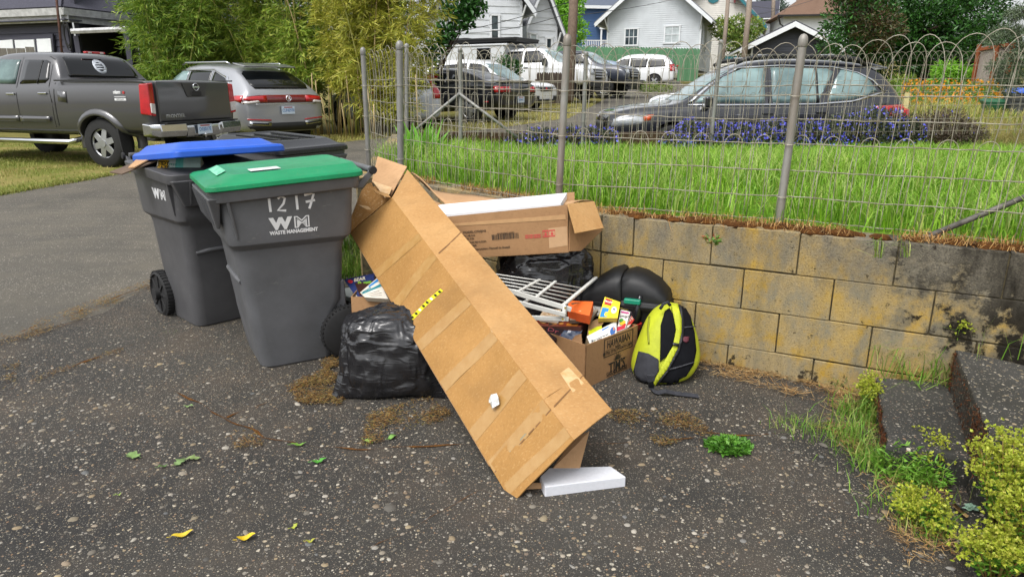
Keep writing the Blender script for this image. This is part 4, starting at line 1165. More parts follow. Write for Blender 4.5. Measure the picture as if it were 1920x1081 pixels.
# ---- white folding rack
rk = empty('drying_rack', (.25, 3.1, 0), 0, 'white metal folding drying rack lying collapsed on the packaging', 'drying rack')
M_RACK = mat('white_enamel', '#d3d3cd', .35, var=.08, scale=30)
ro_ = Vector(rk.location)
def bar(name, pts, w, h, m=M_RACK):
    b = MB()
    for i in range(len(pts) - 1):
        a, c = Vector(pts[i]), Vector(pts[i + 1]); d = (c - a); L = d.length; d.normalize()
        s = d.cross(Vector((0, 0, 1))).normalized(); u = s.cross(d)
        Mx = Matrix((d, s, u)).transposed()
        b.box((a + c) / 2 - ro_, (L, w, h), Mx)
    return b.obj(name, m, rk, bevel=.003)
bar('side_rail', [at(925, 536, 3.26), at(1071, 580, 3.30)], .012, .024)
bar('side_rail', [at(930, 556, 3.24), at(1060, 590, 3.27)], .012, .022)
bar('side_rail', [at(965, 594, 3.24), at(1066, 598, 3.30)], .012, .022)
bar('end_post', [at(1060, 572, 3.29), at(1056, 602, 3.29)], .018, .022)
bar('cross_bar', [at(1050, 577, 3.30), at(1118, 520, 3.66)], .018, .012)
bar('cross_bar', [at(1000, 561, 3.30), at(1042, 527, 3.54)], .016, .010)
bar('cross_bar', [at(965, 550, 3.30), at(1012, 524, 3.52)], .016, .010)
bar('cross_bar', [at(975, 572, 3.25), at(992, 560, 3.34)], .016, .010)
for k in range(6):
    a = at(918 + 5 * k, 512 + 6.5 * k, 3.44 - .028 * k); c = at(1098 - 9 * k, 541 + 6 * k, 3.58 - .045 * k)
    mid = a.lerp(c, .5) + Vector((0, 0, .004))
    MB().tube([a - ro_, mid - ro_, c - ro_], .0032, 6).obj('wire', M_RACK, rk, smooth=True)
M_BRASS = mat('brass_rivet', '#8f7838', .35, metal=.8)
for u, v, d in ((1060, 577, 3.26), (1055, 598, 3.26)):
    b = MB(); p = at(u, v, d) - ro_; b.tube([p, p + (Vector((0, 0, H)) - at(u, v, d)).normalized() * .014], .006, 10); b.obj('rivet', M_BRASS, rk)

# ---- backpack
bp = empty('backpack', (.80, 3.18, 0.0), 0, 'lime and black backpack slumped against the block wall', 'backpack')
bo_ = Vector(bp.location)
M_LIME = mat('lime_nylon', '#b4bd22', .65, var=.14, scale=14, bump=.35, bscale=90, bdist=.004)
M_BNYL = mat('black_nylon', '#131418', .85, var=.2, scale=30, spec=.12, bump=.4, bscale=260, bdist=.002)
M_GNYL = mat('grey_mesh_nylon', '#3a3b40', .8, var=.2, scale=30, spec=.15, bump=.5, bscale=400, bdist=.002)
def zp(x, y): return 900 + x / 3.377, 440 + y / 3.377
sil = [(965, 880, 1320, 890), (960, 830, 1358, 830), (966, 780, 1385, 780), (985, 720, 1390, 720), (1010, 650, 1378, 650), (1035, 590, 1362, 590), (1065, 530, 1340, 530), (1100, 485, 1315, 485), (1140, 457, 1285, 458), (1180, 442, 1240, 441)]
rings = []
low = (1010, 940, 1240, 950)
for xl, yl, xr, yr in [(1060, 965, 1180, 968), low] + sil:
    Dl = 3.4
    for _ in range(4): a = at(*zp(xl, yl), Dl); Dl = (bo_.y + .30 * max(0, a.z)) * CP + (H - a.z) * SP
    a, c = at(*zp(xl, yl), Dl), at(*zp(xr, yr), Dl)
    z_ = max(.012, (a.z + c.z) / 2)
    cx, cy, w = (a.x + c.x) / 2 - bo_.x, 0.30 * z_, (c.x - a.x) / 2
    dp = .125 * (w / .165) ** .5
    rings.append([Vector((cx + w * (1 + .05 * noise.noise(Vector((t * 1.5, z_ * 14, 2)))) * math.copysign(abs(math.cos(t)) ** .8, math.cos(t)), cy + dp * math.copysign(abs(math.sin(t)) ** .8, math.sin(t)), z_)) for t in [2 * PI * k / 28 for k in range(28)]])
rings.sort(key=lambda r_: r_[0].z)
zs_ = []
for i, r_ in enumerate(rings):
    if not zs_ or r_[0].z > zs_[-1][0].z + .006: zs_.append(r_)
b = MB().loft(zs_); bo3 = b.obj('pack_body', M_LIME, bp, sub=2)
treeb = bvh_of(bo3)
dv = (at(1250, 650, 3.2) - Vector((0, 0, H))).normalized(); dv = Vector((dv.x, dv.y, dv.z * .55)).normalized()
def bdec(name, poly, m, off=.006, th=.006):
    """a panel sewn on the pack: its outline cut into a fine grid and laid on the shell"""
    bm = bmesh.new()
    bm.faces.new([bm.verts.new((x, y, 0)) for x, y in poly])
    for ax in (0, 1):
        lo, hi = min(p[ax] for p in poly), max(p[ax] for p in poly)
        k = int((hi - lo) / 16)
        for i in range(1, k + 1):
            c = lo + (hi - lo) * i / (k + 1)
            bmesh.ops.bisect_plane(bm, geom=bm.verts[:] + bm.edges[:] + bm.faces[:], plane_co=(c, 0, 0) if ax == 0 else (0, c, 0), plane_no=(1, 0, 0) if ax == 0 else (0, 1, 0))
    c0 = Vector((0, 0, H)) - bo_
    for v in bm.verts:
        r_ = ray(*zp(v.co.x, v.co.y)).normalized()
        loc, no, _, _ = treeb.ray_cast(c0, r_)
        if loc is None:
            loc, no, _, _ = treeb.find_nearest(c0 + r_ * (Vector(bp.location) + Vector((0, 0, .2)) - Vector((0, 0, H))).length)
        if no.dot(r_) > 0: no = -no
        v.co = loc + no * off
    for f in bm.faces:
        f.normal_update()
    bmesh.ops.recalc_face_normals(bm, faces=bm.faces)
    if sum(f.normal.dot(f.calc_center_median() - c0) * f.calc_area() for f in bm.faces) > 0: bmesh.ops.reverse_faces(bm, faces=bm.faces[:])
    me = bpy.data.meshes.new(name); bm.to_mesh(me); bm.free()
    o = meshobj(name, me, bp, m); shade(o)
    sm = o.modifiers.new('t', 'SOLIDIFY'); sm.thickness = th; sm.offset = 0
    return o
bdec('side_panel', [(1145, 575), (1172, 490), (1200, 470), (1228, 520), (1238, 600), (1225, 690), (1190, 760), (1138, 805)], M_BNYL)
bdec('back_panel', [(1250, 455), (1290, 462), (1325, 520), (1350, 620), (1362, 730), (1345, 820), (1300, 890), (1190, 945), (1110, 945), (1190, 840), (1250, 730), (1276, 600)], M_BNYL, .006)
bdec('shoulder_strap', [(1212, 468), (1245, 452), (1268, 540), (1268, 620), (1245, 720), (1180, 850), (1110, 938), (1096, 932), (1150, 825), (1218, 705), (1238, 600)], M_LIME, .012, .014)
bdec('strap_edge', [(1252, 455), (1268, 470), (1285, 560), (1282, 640), (1255, 740), (1185, 865), (1120, 945), (1108, 945), (1178, 855), (1245, 725), (1270, 620), (1270, 540)], mat('strap_piping', '#17181a', .6), .012, .012)
bdec('mesh_pocket', [(1015, 738), (1070, 752), (1130, 787), (1132, 860), (1085, 925), (1040, 925), (1000, 895), (984, 862)], M_GNYL, .008, .01)
bdec('base_panel', [(984, 900), (1040, 930), (1100, 945), (1180, 940), (1260, 905), (1250, 935), (1180, 955), (1060, 955), (1010, 935)], M_BNYL, .005)
bdec('zip_line', [(1072, 520), (1080, 520), (1070, 600), (1075, 690), (1066, 690), (1060, 600)], mat('lime_dark', '#8a9016', .6), .003, .004)
bdec('brand_tag', [(1276, 645), (1315, 645), (1313, 672), (1298, 685), (1280, 672)], mat('tag_red', '#5a2430', .6), .012, .004)
bdec('buckle', [(1213, 682), (1250, 690), (1246, 708), (1211, 698)], mat('buckle_black', '#151517', .35), .026, .01)
bdec('panel_seam', [(1286, 585), (1352, 580), (1352, 586), (1286, 592)], mat('seam', '#3a3b40', .7), .0125, .004)
bdec('panel_seam', [(1180, 850), (1270, 825), (1345, 800), (1345, 807), (1270, 833), (1180, 858)], mat('seam', '#3a3b40', .7), .0125, .004)
h = MB(); t0_, t1_ = at(*zp(1140, 470), 3.36) - bo_, at(*zp(1205, 447), 3.36) - bo_
h.tube([t0_, t0_.lerp(t1_, .3) + Vector((0, 0, .02)), t0_.lerp(t1_, .7) + Vector((0, 0, .022)), t1_], [.008] * 4, 8); h.obj('grab_handle', M_GNYL, bp, smooth=True)
w = MB()
for i, (x, y) in enumerate([(1080, 925), (1085, 965), (1098, 990), (1130, 1000), (1175, 990), (1240, 1005), (1310, 1012), (1384, 1022)]):
    g = gz(*zp(x, y), .036 + (.05 if i == 0 else 0) + (.012 if i == 4 else 0)) - bo_
    dirn = Vector((.0, .013, .004)) if i > 1 else Vector((.014, .002, .0))
    w.v += [tuple(g - dirn), tuple(g + dirn)]
w.f = [(2 * i, 2 * i + 1, 2 * i + 3, 2 * i + 2) for i in range(7)]; w.mi = [0] * 7
wo_ = w.obj('loose_strap', M_GNYL, bp, fix=False); sm = wo_.modifiers.new('t', 'SOLIDIFY'); sm.thickness = .003
b = MB(); bk0 = at(*zp(1082, 905), 3.05) - bo_; b.box(bk0, (.035, .012, .03)); b.obj('buckle', M_GNYL, bp, bevel=.003)
# ================================================================== FENCES
M_GALV = mat('galvanised_post', '#8c8c88', .5, metal=.35, var=.3, scale=9, col2='#767370', bump=.25, bscale=60, stretch=(1, 1, .35))
M_RUSTY = mat('rusted_post', '#94938e', .55, metal=.35, var=.3, scale=7, col2='#76695a', bump=.3, bscale=60, stretch=(1, 1, .3))
M_WIRE = mat('old_wire', '#a5a091', .55, metal=.3, var=.35, scale=14, col2='#7c7362')
fence = empty('wire_fence', (P1.x, P1.y, .8), 0, 'old woven loop top wire fence on leaning steel posts along the block wall', 'fence')
FO = Vector(fence.location)
def fpost(x, y, z0, h, r, m, lean=(0, 0), cap=True, parent=None, org=None):
    org = FO if org is None else org
    a = Vector((x, y, z0)) - org; b = a + Vector((lean[0], lean[1], h))
    o = MB().tube([a, a.lerp(b, .5), b], r, 16).obj('post', m, parent or fence, smooth=True)
    e = o.modifiers.new('es', 'EDGE_SPLIT'); e.split_angle = math.radians(40)
    if cap:
        d = (b - a).normalized()
        c = MB().tube([b - d * .035, b - d * .03, b - d * .002, b + d * .012, b + d * .022, b + d * .027], [r * 1.0, r * 1.14, r * 1.14, r * 1.0, r * .65, r * .1], 16).obj('post_cap', m, o, smooth=True)
    return o
def on_wall(u, v): # foot of a post on the wall crown
    return gz(u, v, .75)
p3 = gz(1466, 420, .74); p2 = gz(1046, 392, .76)
p3.y += .05; p2.y += .05
def post_to(foot, top_px, r, m):
    # the post top lies on the sight line of its cap at the height that keeps it near the foot
    d = foot.y * CP - (foot.z - H) * SP
    best = None
    for k in range(-40, 41):
        q = at(*top_px, d + k * .01)
        e = abs(q.y - foot.y)
        if best is None or e < best[0]: best = (e, q)
    q = best[1]
    return fpost(foot.x, foot.y, foot.z - .15, q.z - foot.z + .15 - .02, r, m, (q.x - foot.x, q.y - foot.y)), q
f1 = Vector((P1.x + .02, P1.y + .06, .80)); f0 = Vector((P0.x + .02, P0.y, .80))
_, q3 = post_to(p3, (1507, 66), .0195, M_RUSTY)
_, q2 = post_to(p2, (1064, 66), .0195, M_RUSTY)
_, q1 = post_to(f1, (749, 78), .022, M_GALV)
_, q0 = post_to(f0, (680, 90), .019, M_GALV)
# line of the fence
pE = Vector((EX.x, EX.y + .05, .74)); qE = pE + Vector((.10, .0, .95))
run = [(f0, q0), (f1, q1), (p2, q2), (p3, q3), (pE, qE)]
def fpt(s, h, top=.93):      # s distance along from post 1 corner run, h 0..1 height
    acc = 0
    for (a, qa), (b, qb) in zip(run[:-1], run[1:]):
        L = (b - a).length
        if s <= acc + L or b is pE:
            t = (s - acc) / L
            lo = a.lerp(b, t); hi = qa.lerp(qb, t)
            sag = math.sin(PI * min(1, max(0, t)))
            p = lo.lerp(hi, h * top)
            n = Vector(((b - a).y, -(b - a).x, 0)).normalized()
            p += n * (.012 * noise.noise(Vector((s * 1.7, h * 3, 0))) - .022)
            p.z += sag * (-.012 * h) + .010 * noise.noise(Vector((s * 2.3, h * 2, 4)))
            p += (b - a).normalized() * .012 * noise.noise(Vector((s * 5, h * 2.5, 9)))
            return p
        acc += L
LTOT = sum((b[0] - a[0]).length for a, b in zip(run[:-1], run[1:]))
SPC = .0775
NPK = int(LTOT / SPC)
HW = (.02, .16, .315, .47, .61, .745, .80)
for h in HW:
    for off in (0.0, ):
        pts = [fpt(.02 + k * .05, h) + Vector((0, 0, .0015 * math.sin(k * 2.4))) for k in range(int(LTOT / .05))]
        MB().tube(pts, .0021, 5).obj('line_wire', M_WIRE, fence, smooth=True).data.transform(Matrix.Translation(-FO))
        pts = [p + Vector((.0, -.002 * math.cos(k * 1.57), .003 * math.cos(k * 1.57))) for k, p in enumerate(pts)]
        MB().tube(pts, .0016, 4).obj('line_wire', M_WIRE, fence, smooth=True).data.transform(Matrix.Translation(-FO))
for i in range(NPK):
    s = .03 + i * SPC + R.uniform(-.006, .006)
    tiltx = R.uniform(-.02, .02) + (.05 * noise.noise(Vector((s * .8, 3, 1))))
    leg = [fpt(s + tiltx * h, h) + Vector((0, R.uniform(-.003, .003), 0)) for h in (-.02, .12, .3, .46, .6, .75, .84)]
    s2 = s + 2 * SPC + R.uniform(-.012, .012)
    lean = R.uniform(-.03, .02) - (.06 if i < 12 else .0)
    arc = []
    hh = 1.04 + R.uniform(-.03, .03)
    for k in range(1, 12):
        a = PI * k / 12
        c = fpt(s + (s2 - s) * (1 - math.cos(a)) / 2 + tiltx * .84, .84 + (hh - .84) * math.sin(a) ** .8)
        c.y += lean * math.sin(a)
        arc.append(c)
    down = [fpt(s2 + tiltx * .84 + .003, .84), fpt(s2 + .004, .76)]
    MB().tube([p - FO for p in leg + arc + down], .0019, 5).obj('picket_wire', M_WIRE, fence, smooth=True)
    # short picket with its own small bow in the lower half
    if i % 2 == 0:
        a0 = s + .02; w = .042
        low = [fpt(a0, h) for h in (-.02, .15, .3, .44)]
        bow = [fpt(a0 + w * (1 - math.cos(PI * k / 8)), .455 + .065 * math.sin(PI * k / 8)) for k in range(1, 8)]
        end = [fpt(a0 + 2 * w, h) for h in (.44, .3, .15, -.02)]
        MB().tube([p - FO for p in low + bow + end], .0019, 5).obj('picket_wire', M_WIRE, fence, smooth=True)
# ties round the posts
for (f, q) in run[:4]:
    for h in (.16, .47, .745):
        c = f.lerp(q, h * .93) - FO
        MB().tube([c + Vector((.027 * math.cos(a), .027 * math.sin(a), .004 * math.sin(a))) for a in [2 * PI * k / 14 for k in range(14)]], .002, 4, closed=True).obj('tie_wire', M_WIRE, fence)
# loose brace pipe lying on the wall at the right
br = empty('brace_pipe', gz(1745, 441, .76), 0, 'weathered dark brace pipe leaning from the wall top up to the fence', 'pipe')
a = gz(1742, 442, .765); b_ = at(1935, 364, 3.05); b_ = a + (b_ - a) * 1.9
MB().tube([a - Vector(br.location), b_ - Vector(br.location)], .013, 12).obj('pipe', mat('peeled_pipe', '#6e6a63', .6, metal=.2, var=.5, scale=20, col2='#2c2926', stretch=(1, 1, 1)), br, smooth=True)
MB().tube([a - Vector(br.location) + Vector((-.02, 0, -.012)), a - Vector(br.location) + Vector((.05, .01, .008))], .017, 10).obj('pipe_foot', M_RUSTY, br, smooth=True)

# back fence, the same weave seen small: posts and braces singly, the weave as one part
back = empty('wire_fence', (-1.5, 9.9, .78), 0, 'far loop top wire fence with braced post along the low mossy wall', 'fence')
BO = Vector(back.location)
BF = [Vector((-1.48, 9.9, .78)), Vector((-.72, 9.88, .76)), Vector((.98, 9.86, .74)), Vector((2.77, 9.85, .74)), Vector((7.35, 9.8, .80)), Vector((9.5, 9.8, .85))]
for i, (p, tv) in enumerate(zip(BF[:5], (90, 97, 104, 84, 128))):
    ztop = at(0, tv, 9.95).z
    fpost(p.x, p.y, p.z - .2, ztop - p.z + .2, .028, M_GALV, (R.uniform(.0, .12) if i in (0, 3, 4) else .02, 0), True, back, BO)
pm_ = BF[1]
zc = at(0, 175, 9.9).z
for dx in (-.75, .80):
    MB().tube([Vector((pm_.x, pm_.y - .04, zc)) - BO, Vector((pm_.x + dx, pm_.y - .1, .74)) - BO], .02, 8).obj('brace', M_GALV, back, smooth=True)
b = MB(); btot = BF[-1].x - BF[0].x
def bpt(x, h):
    for p, q in zip(BF[:-1], BF[1:]):
        if x <= q.x or q is BF[-1]:
            t = (x - p.x) / (q.x - p.x); v = p.lerp(q, t); break
    return Vector((v.x + .02 * noise.noise(Vector((x * 2, h * 3, 0))), v.y - .03 + .03 * noise.noise(Vector((x, h * 2, 5))), v.z + h * 1.08 + .02 * noise.noise(Vector((x * .8, h, 2)))))
for h in (.05, .2, .36, .52, .68, .84): b.tube([bpt(BF[0].x + k * .15, h) - BO for k in range(int(btot / .15))], .0028, 3)
for i in range(int(btot / .10)):
    x = BF[0].x + i * .10; tl = .05 * noise.noise(Vector((x, 7, 7)))
    b.tube([bpt(x + tl * h, h) - BO for h in (0, .3, .6, .85)] + [bpt(x + .2 * (1 - math.cos(PI * k / 6)) / 2 + tl, .88 + .13 * math.sin(PI * k / 6)) - BO for k in range(1, 7)], .0026, 3)
    if i % 2: b.tube([bpt(x + .03, h) - BO for h in (0, .45)] + [bpt(x + .03 + .045 * (1 - math.cos(PI * k / 5)), .48 + .07 * math.sin(PI * k / 5)) - BO for k in range(1, 5)] + [bpt(x + .12, h) - BO for h in (.45, 0)], .0026, 3)
tag(b.obj('wire_mesh', M_WIRE, back), kind='stuff')

# ================================================================== GRASS AND WEEDS
def in_poly(P, poly):
    x, y = P[:, 0], P[:, 1]; ins = np.zeros(len(P), bool); n = len(poly)
    for i in range(n):
        x1, y1 = poly[i][:2]; x2, y2 = poly[(i + 1) % n][:2]
        c = ((y1 > y) != (y2 > y)) & (x < (x2 - x1) * (y - y1) / (y2 - y1 + 1e-12) + x1)
        ins ^= c
    return ins
def scatter(poly, n, seed, zf):
    rg = np.random.default_rng(seed)
    xs = [p[0] for p in poly]; ys = [p[1] for p in poly]
    P = np.stack([rg.uniform(min(xs), max(xs), n), rg.uniform(min(ys), max(ys), n)], 1)
    P = P[in_poly(P, poly)]
    z = np.array([zf(a, b) for a, b in P])
    return np.concatenate([P, z[:, None]], 1)
def nz(P, s, o=0): return np.array([noise.noise(Vector((p[0] * s + o, p[1] * s, o))) for p in P])
G_LAWN = leafmat('lawn_blade', ['#4c7a14', '#78aa26', '#92be36', '#a8ca52', '#5e8c1c', '#bcc070'], .45, .35)
near = [(EX.x - .02, EX.y + .16), (KX.x + .02, KX.y + .22), (P1.x + .1, P1.y + .2), (P0.x + .15, P0.y), (-1.3, 6.6), (6.2, 6.6), (5.2, 2.0)]
Pn = scatter(near, 46000, 5, lz)
pn = nz(Pn, 1.1); keep = NR.random(len(Pn)) < np.clip(.85 + 1.2 * pn, .25, 1); Pn, pn = Pn[keep], pn[keep]
L = np.random.default_rng(2).uniform(.07, .24, len(Pn)) * (1 + .7 * pn)
tag(blades('lawn_grass', Pn, L, np.full(len(Pn), .0075), 1.0, G_LAWN, None, None, .3, 3), kind='stuff')
_s = np.random.default_rng(21).choice(len(Pn), 3800, replace=False)
tag(blades('tall_grass', Pn[_s], np.random.default_rng(22).uniform(.2, .36, 3800), np.full(3800, .0045), .9, leafmat('tall_blade', ['#7ea436', '#a2bc58', '#bcc47c', '#6f9a2c', '#c4b984'], .5, .3), None, None, .3, 23), kind='stuff')
farp = [(-1.3, 6.5), (-1.45, 9.95), (8.4, 9.95), (8.4, 5.2), (6.2, 5.2), (6.2, 6.5)]
Pf = scatter(farp, 30000, 6, lz); L = np.random.default_rng(3).uniform(.06, .15, len(Pf))
tag(blades('lawn_grass', Pf, L, np.full(len(Pf), .009), .7, G_LAWN, None, None, .3, 4), kind='stuff')
# dandelion like broad weeds at the wall edge inside the fence
G_DOCK = leafmat('dock_leaf', ['#2f6a12', '#46861c', '#5a9a28'], .5, .2)
G_HAY = leafmat('dry_thatch', ['#86592c', '#a47a42', '#bb9a62', '#6e4a24', '#c8ac78'], .8, .1)
def rosette(name, c, n, L0, W0, m, label, cat, tl=(.5, 1.3), seed=0, group=None, up=0.0):
    rg = np.random.default_rng(seed)
    az = rg.uniform(0, 2 * PI, n); t_ = rg.uniform(*tl, n)
    D = np.stack([np.cos(az) * np.sin(t_), np.sin(az) * np.sin(t_), np.cos(t_)], 1)
    P = np.tile(np.array([0, 0, 0.]), (n, 1)) + rg.normal(0, .012, (n, 3)) * [1, 1, .3]
    o = leaves(name, P, D, rg.uniform(.6, 1.2, n) * L0, rg.uniform(.7, 1.2, n) * W0, m, None, seed)
    o.location = c
    return tag(o, label, cat, group)
big_leaf = leafmat('iris_leaf', ['#5e9a2a', '#7ab53c', '#8ac04c'], .4, .3)
for k, (u, v) in enumerate(((757, 300), (772, 298), (788, 302), (800, 300))):
    g = gz(u, v, .80)
    rosette('bulb_plant', (g.x, g.y + .3, .79), 9, .34, .055, big_leaf, ('broad leaved bulb plant nearest the thick corner post', 'second bulb plant from the corner post', 'third bulb plant from the corner post, with wide leaves', 'bulb plant farthest from the corner post')[k], 'plant', (.1, .6), 40 + k, 'bulb plants in the lawn corner')
# dry brown thatch on the wall crown
TH = []
rg = np.random.default_rng(8)
for (a, b, n) in ((EX, KX, 3400), (KX, P1, 1500)):
    t_ = rg.uniform(0, 1, n)
    q = np.outer(1 - t_, np.array(a)) + np.outer(t_, np.array(b))
    q += rg.normal(0, .035, (n, 2)) + np.array([.0, .10])
    TH.append(np.concatenate([q, np.full((n, 1), .752) + (.05 * t_[:, None] if a is KX else 0)], 1))
Pt = np.concatenate(TH)
cl = nz(Pt, 3.0, 2); Pt = Pt[cl > -.22]
tag(blades('dry_thatch', Pt, rg.uniform(.025, .08, len(Pt)), np.full(len(Pt), .0035), 1.2, G_HAY, None, None, 1.0, 12), kind='stuff')
def moss_mat():
    n = NB('rust_moss_clump'); f = n.noise(30, 4, .7)
    n.bump(n.noise(120, 3, .7), 1.0, .01)
    return n.set(Base_Color=n.mix(n.ramp(f, [(.35, 0.), (.65, 1.)]), hx('#6a4420'), hx('#352213')), Roughness=.95, Specular_IOR_Level=.1)
M_MOSS = moss_mat()
def moss_strip(a, b, n, r, seed, z, squash=.45):
    rg = random.Random(seed); mbs = MB()
    for k in range(n):
        t_ = rg.random(); p = Vector(a).lerp(Vector(b), t_); rr_ = r * rg.uniform(.4, 1.2)
        c = Vector((p.x + rg.gauss(0, .02), p.y + rg.gauss(0, .02), p.z + z))
        rings = []
        for j in range(4):
            ph = PI / 2 * j / 3.2
            rings.append([c + Vector((rr_ * math.cos(ph) * math.cos(2 * PI * i / 7) * rg.uniform(.8, 1.2), rr_ * math.cos(ph) * math.sin(2 * PI * i / 7) * rg.uniform(.8, 1.2), rr_ * squash * math.sin(ph))) for i in range(7)])
        mbs.loft(rings)
    return mbs
m_ = moss_strip((EX.x, EX.y + .1, .745), (KX.x, KX.y + .1, .745), 150, .05, 4, 0); 
tag(m_.obj('moss', M_MOSS, None, smooth=True), kind='stuff')
# verge grass on the left
G_VERGE = leafmat('verge_blade', ['#6a7a2c', '#84903c', '#9c9650', '#b0a468', '#5f7a22', '#8a7a44'], .6, .25)
vpoly = [(-13, 6.0), (-9, 6.12), (-6.65, 7.3), (-5.78, 9.4), (-5.0, 13.2), (-6.0, 14.8), (-9, 15.5), (-13, 15.5)]
Pv = scatter(vpoly, 70000, 9, lambda x, y: tz(x, y) + .015)
keep = NR.random(len(Pv)) < np.clip(.6 + 1.4 * nz(Pv, .9, 1), .12, 1) * np.clip(1.6 - (Pv[:, 1] - 6) / 9, .3, 1); Pv = Pv[keep]
tag(blades('verge_grass', Pv, np.random.default_rng(4).uniform(.025, .075, len(Pv)), np.full(len(Pv), .0075), .9, G_VERGE, None, None, .5, 6), kind='stuff')
gr = [p for p in Pv if p[1] < 8.4]
Pg = scatter([(-9, 6.15), (-6.7, 7.3), (-6.2, 8.3), (-7.5, 8.4), (-10, 7.4)], 16000, 10, lambda x, y: tz(x, y) + .015)
tag(blades('verge_grass', Pg, np.random.default_rng(5).uniform(.03, .09, len(Pg)), np.full(len(Pg), .007), .8, leafmat('verge_green', ['#5f8a1e', '#78a22c', '#8fb040', '#6a8e2a'], .5, .3), None, None, .5, 7), kind='stuff')
_e = [(-9, 6.1), (-6.62, 7.22), (-5.74, 9.4), (-4.95, 13.2)]; _q = []
_r = np.random.default_rng(77)
for _a, _b in zip(_e[:-1], _e[1:]):
    _t = _r.random(2200); _q.append(np.outer(1 - _t, _a) + np.outer(_t, _b) + _r.normal(0, .05, (2200, 2)))
_q = np.concatenate(_q); _q = np.concatenate([_q, np.array([[tz(a, b) + .01] for a, b in _q])], 1)
tag(blades('verge_edge_grass', _q, _r.uniform(.03, .09, len(_q)), np.full(len(_q), .007), 1.1, G_VERGE, None, None, .7, 78), kind='stuff')
# straw strip by the bamboo and grass edge of the far road
straw = [(-5.0, 13.3), (-3.3, 15.25), (-.6, 16.65), (1.6, 20.0), (3.2, 27), (2.2, 27), (0, 20.6), (-1.8, 17.6), (-4.2, 16.4), (-6.2, 15.4)]
Ps = scatter(straw, 22000, 13, tz)
tag(blades('straw_grass', Ps, np.random.default_rng(6).uniform(.04, .14, len(Ps)), np.full(len(Ps), .012), 1.0, leafmat('straw', ['#a59a58', '#b8aa68', '#8f9a44', '#c2b884', '#7f9038'], .7, .2), None, None, .6, 8), kind='stuff')
# bank at the right with dry grass and orange flowers
bank = [(7.3, 10.5), (7.3, 17), (9.2, 24), (16, 24), (16, 9.6), (8.6, 9.6)]
Pb = scatter(bank, 36000, 14, tz)
tag(blades('bank_grass', Pb, np.random.default_rng(7).uniform(.06, .22, len(Pb)), np.full(len(Pb), .012), .8, leafmat('bank_blade', ['#9a9450', '#b0a468', '#7f9038', '#6a8a30', '#a08a50'], .7, .2), None, None, .45, 9), kind='stuff')

# creeping weeds, grass and debris about the steps and the wall foot
G_WEED = leafmat('weed_blade', ['#4a7a1c', '#68962c', '#86aa44', '#a8a860', '#3e6a18'], .5, .3)
def tuft(u, v, z, n, Lm, label, seed, spread=.05, w=.004, m=None, group=None, name='grass_tuft', flop=.9, off=(0, 0)):
    g = gz(u, v, z); rg = np.random.default_rng(seed)
    P = np.stack([rg.normal(0, spread, n), rg.normal(0, spread, n), np.zeros(n)], 1)
    o = blades(name, P, rg.uniform(.45, 1.1, n) * Lm, np.full(n, w), flop, m or G_WEED, None, None, .45, seed)
    o.location = (g.x + off[0], g.y + off[1], z)
    return tag(o, label, 'grass', group)
tuft(1705, 700, .13, 240, .24, 'long flopping grass tuft on the lower concrete step against the wall', 21, .075)
tuft(1765, 712, .13, 130, .20, 'grass tuft in the gap behind the lower concrete step', 22, .05)
tuft(1800, 636, .30, 150, .22, 'green grass tuft beside the upper concrete step under the wall', 23, .05)
tuft(1890, 640, .30, 240, .24, 'spreading grass and weeds on the upper concrete step by the wall', 24, .10)
tuft(1530, 712, .0, 110, .14, 'small grass tuft at the foot of the block wall', 25, .035)
tuft(1575, 722, .0, 120, .16, 'thin grass tuft at the wall foot near the lower step', 26, .04)
tuft(1625, 790, .0, 330, .17, 'thick green grass clump against the front of the lower step', 27, .06)
tuft(1590, 832, .0, 260, .15, 'grass clump on the asphalt edge before the lower step', 28, .07)
tuft(1500, 812, .0, 160, .10, 'low pale grass patch in the asphalt crack', 29, .06, .003)
tuft(1640, 880, .0, 240, .14, 'feathery grass clump below the lower step', 30, .05)
tuft(1700, 900, .0, 190, .14, 'grass clump mixed with geranium leaves below the steps', 31, .06)
tuft(1640, 480, .70, 16, .16, 'few grass blades hanging from the wall joint', 32, .012, .005, None, None, 'grass_tuft', 1.6, (0, -.03))
tuft(1690, 478, .70, 10, .14, 'sprig of grass growing out of the top block', 33, .012, .005, None, None, 'grass_tuft', 1.4, (0, -.03))
tuft(1695, 960, .0, 180, .12, 'grass clump beside the white wrapper', 34, .07)
tuft(1745, 1010, .0, 160, .11, 'grass clump at the asphalt edge by the spurge', 35, .045)
tuft(655, 520, .0, 420, .30, 'tall grass clump growing between the green lidded bin and the wall', 36, .10, .006)
tuft(660, 470, .1, 260, .30, 'grass growing in the corner behind the bins', 37, .12, .007)
tuft(322, 628, .0, 70, .04, 'tiny grass sprout at the corner of the blue lidded bin', 38, .025)
tuft(200, 668, .0, 60, .03, 'tiny moss and grass sprout in the asphalt crack', 39, .02)
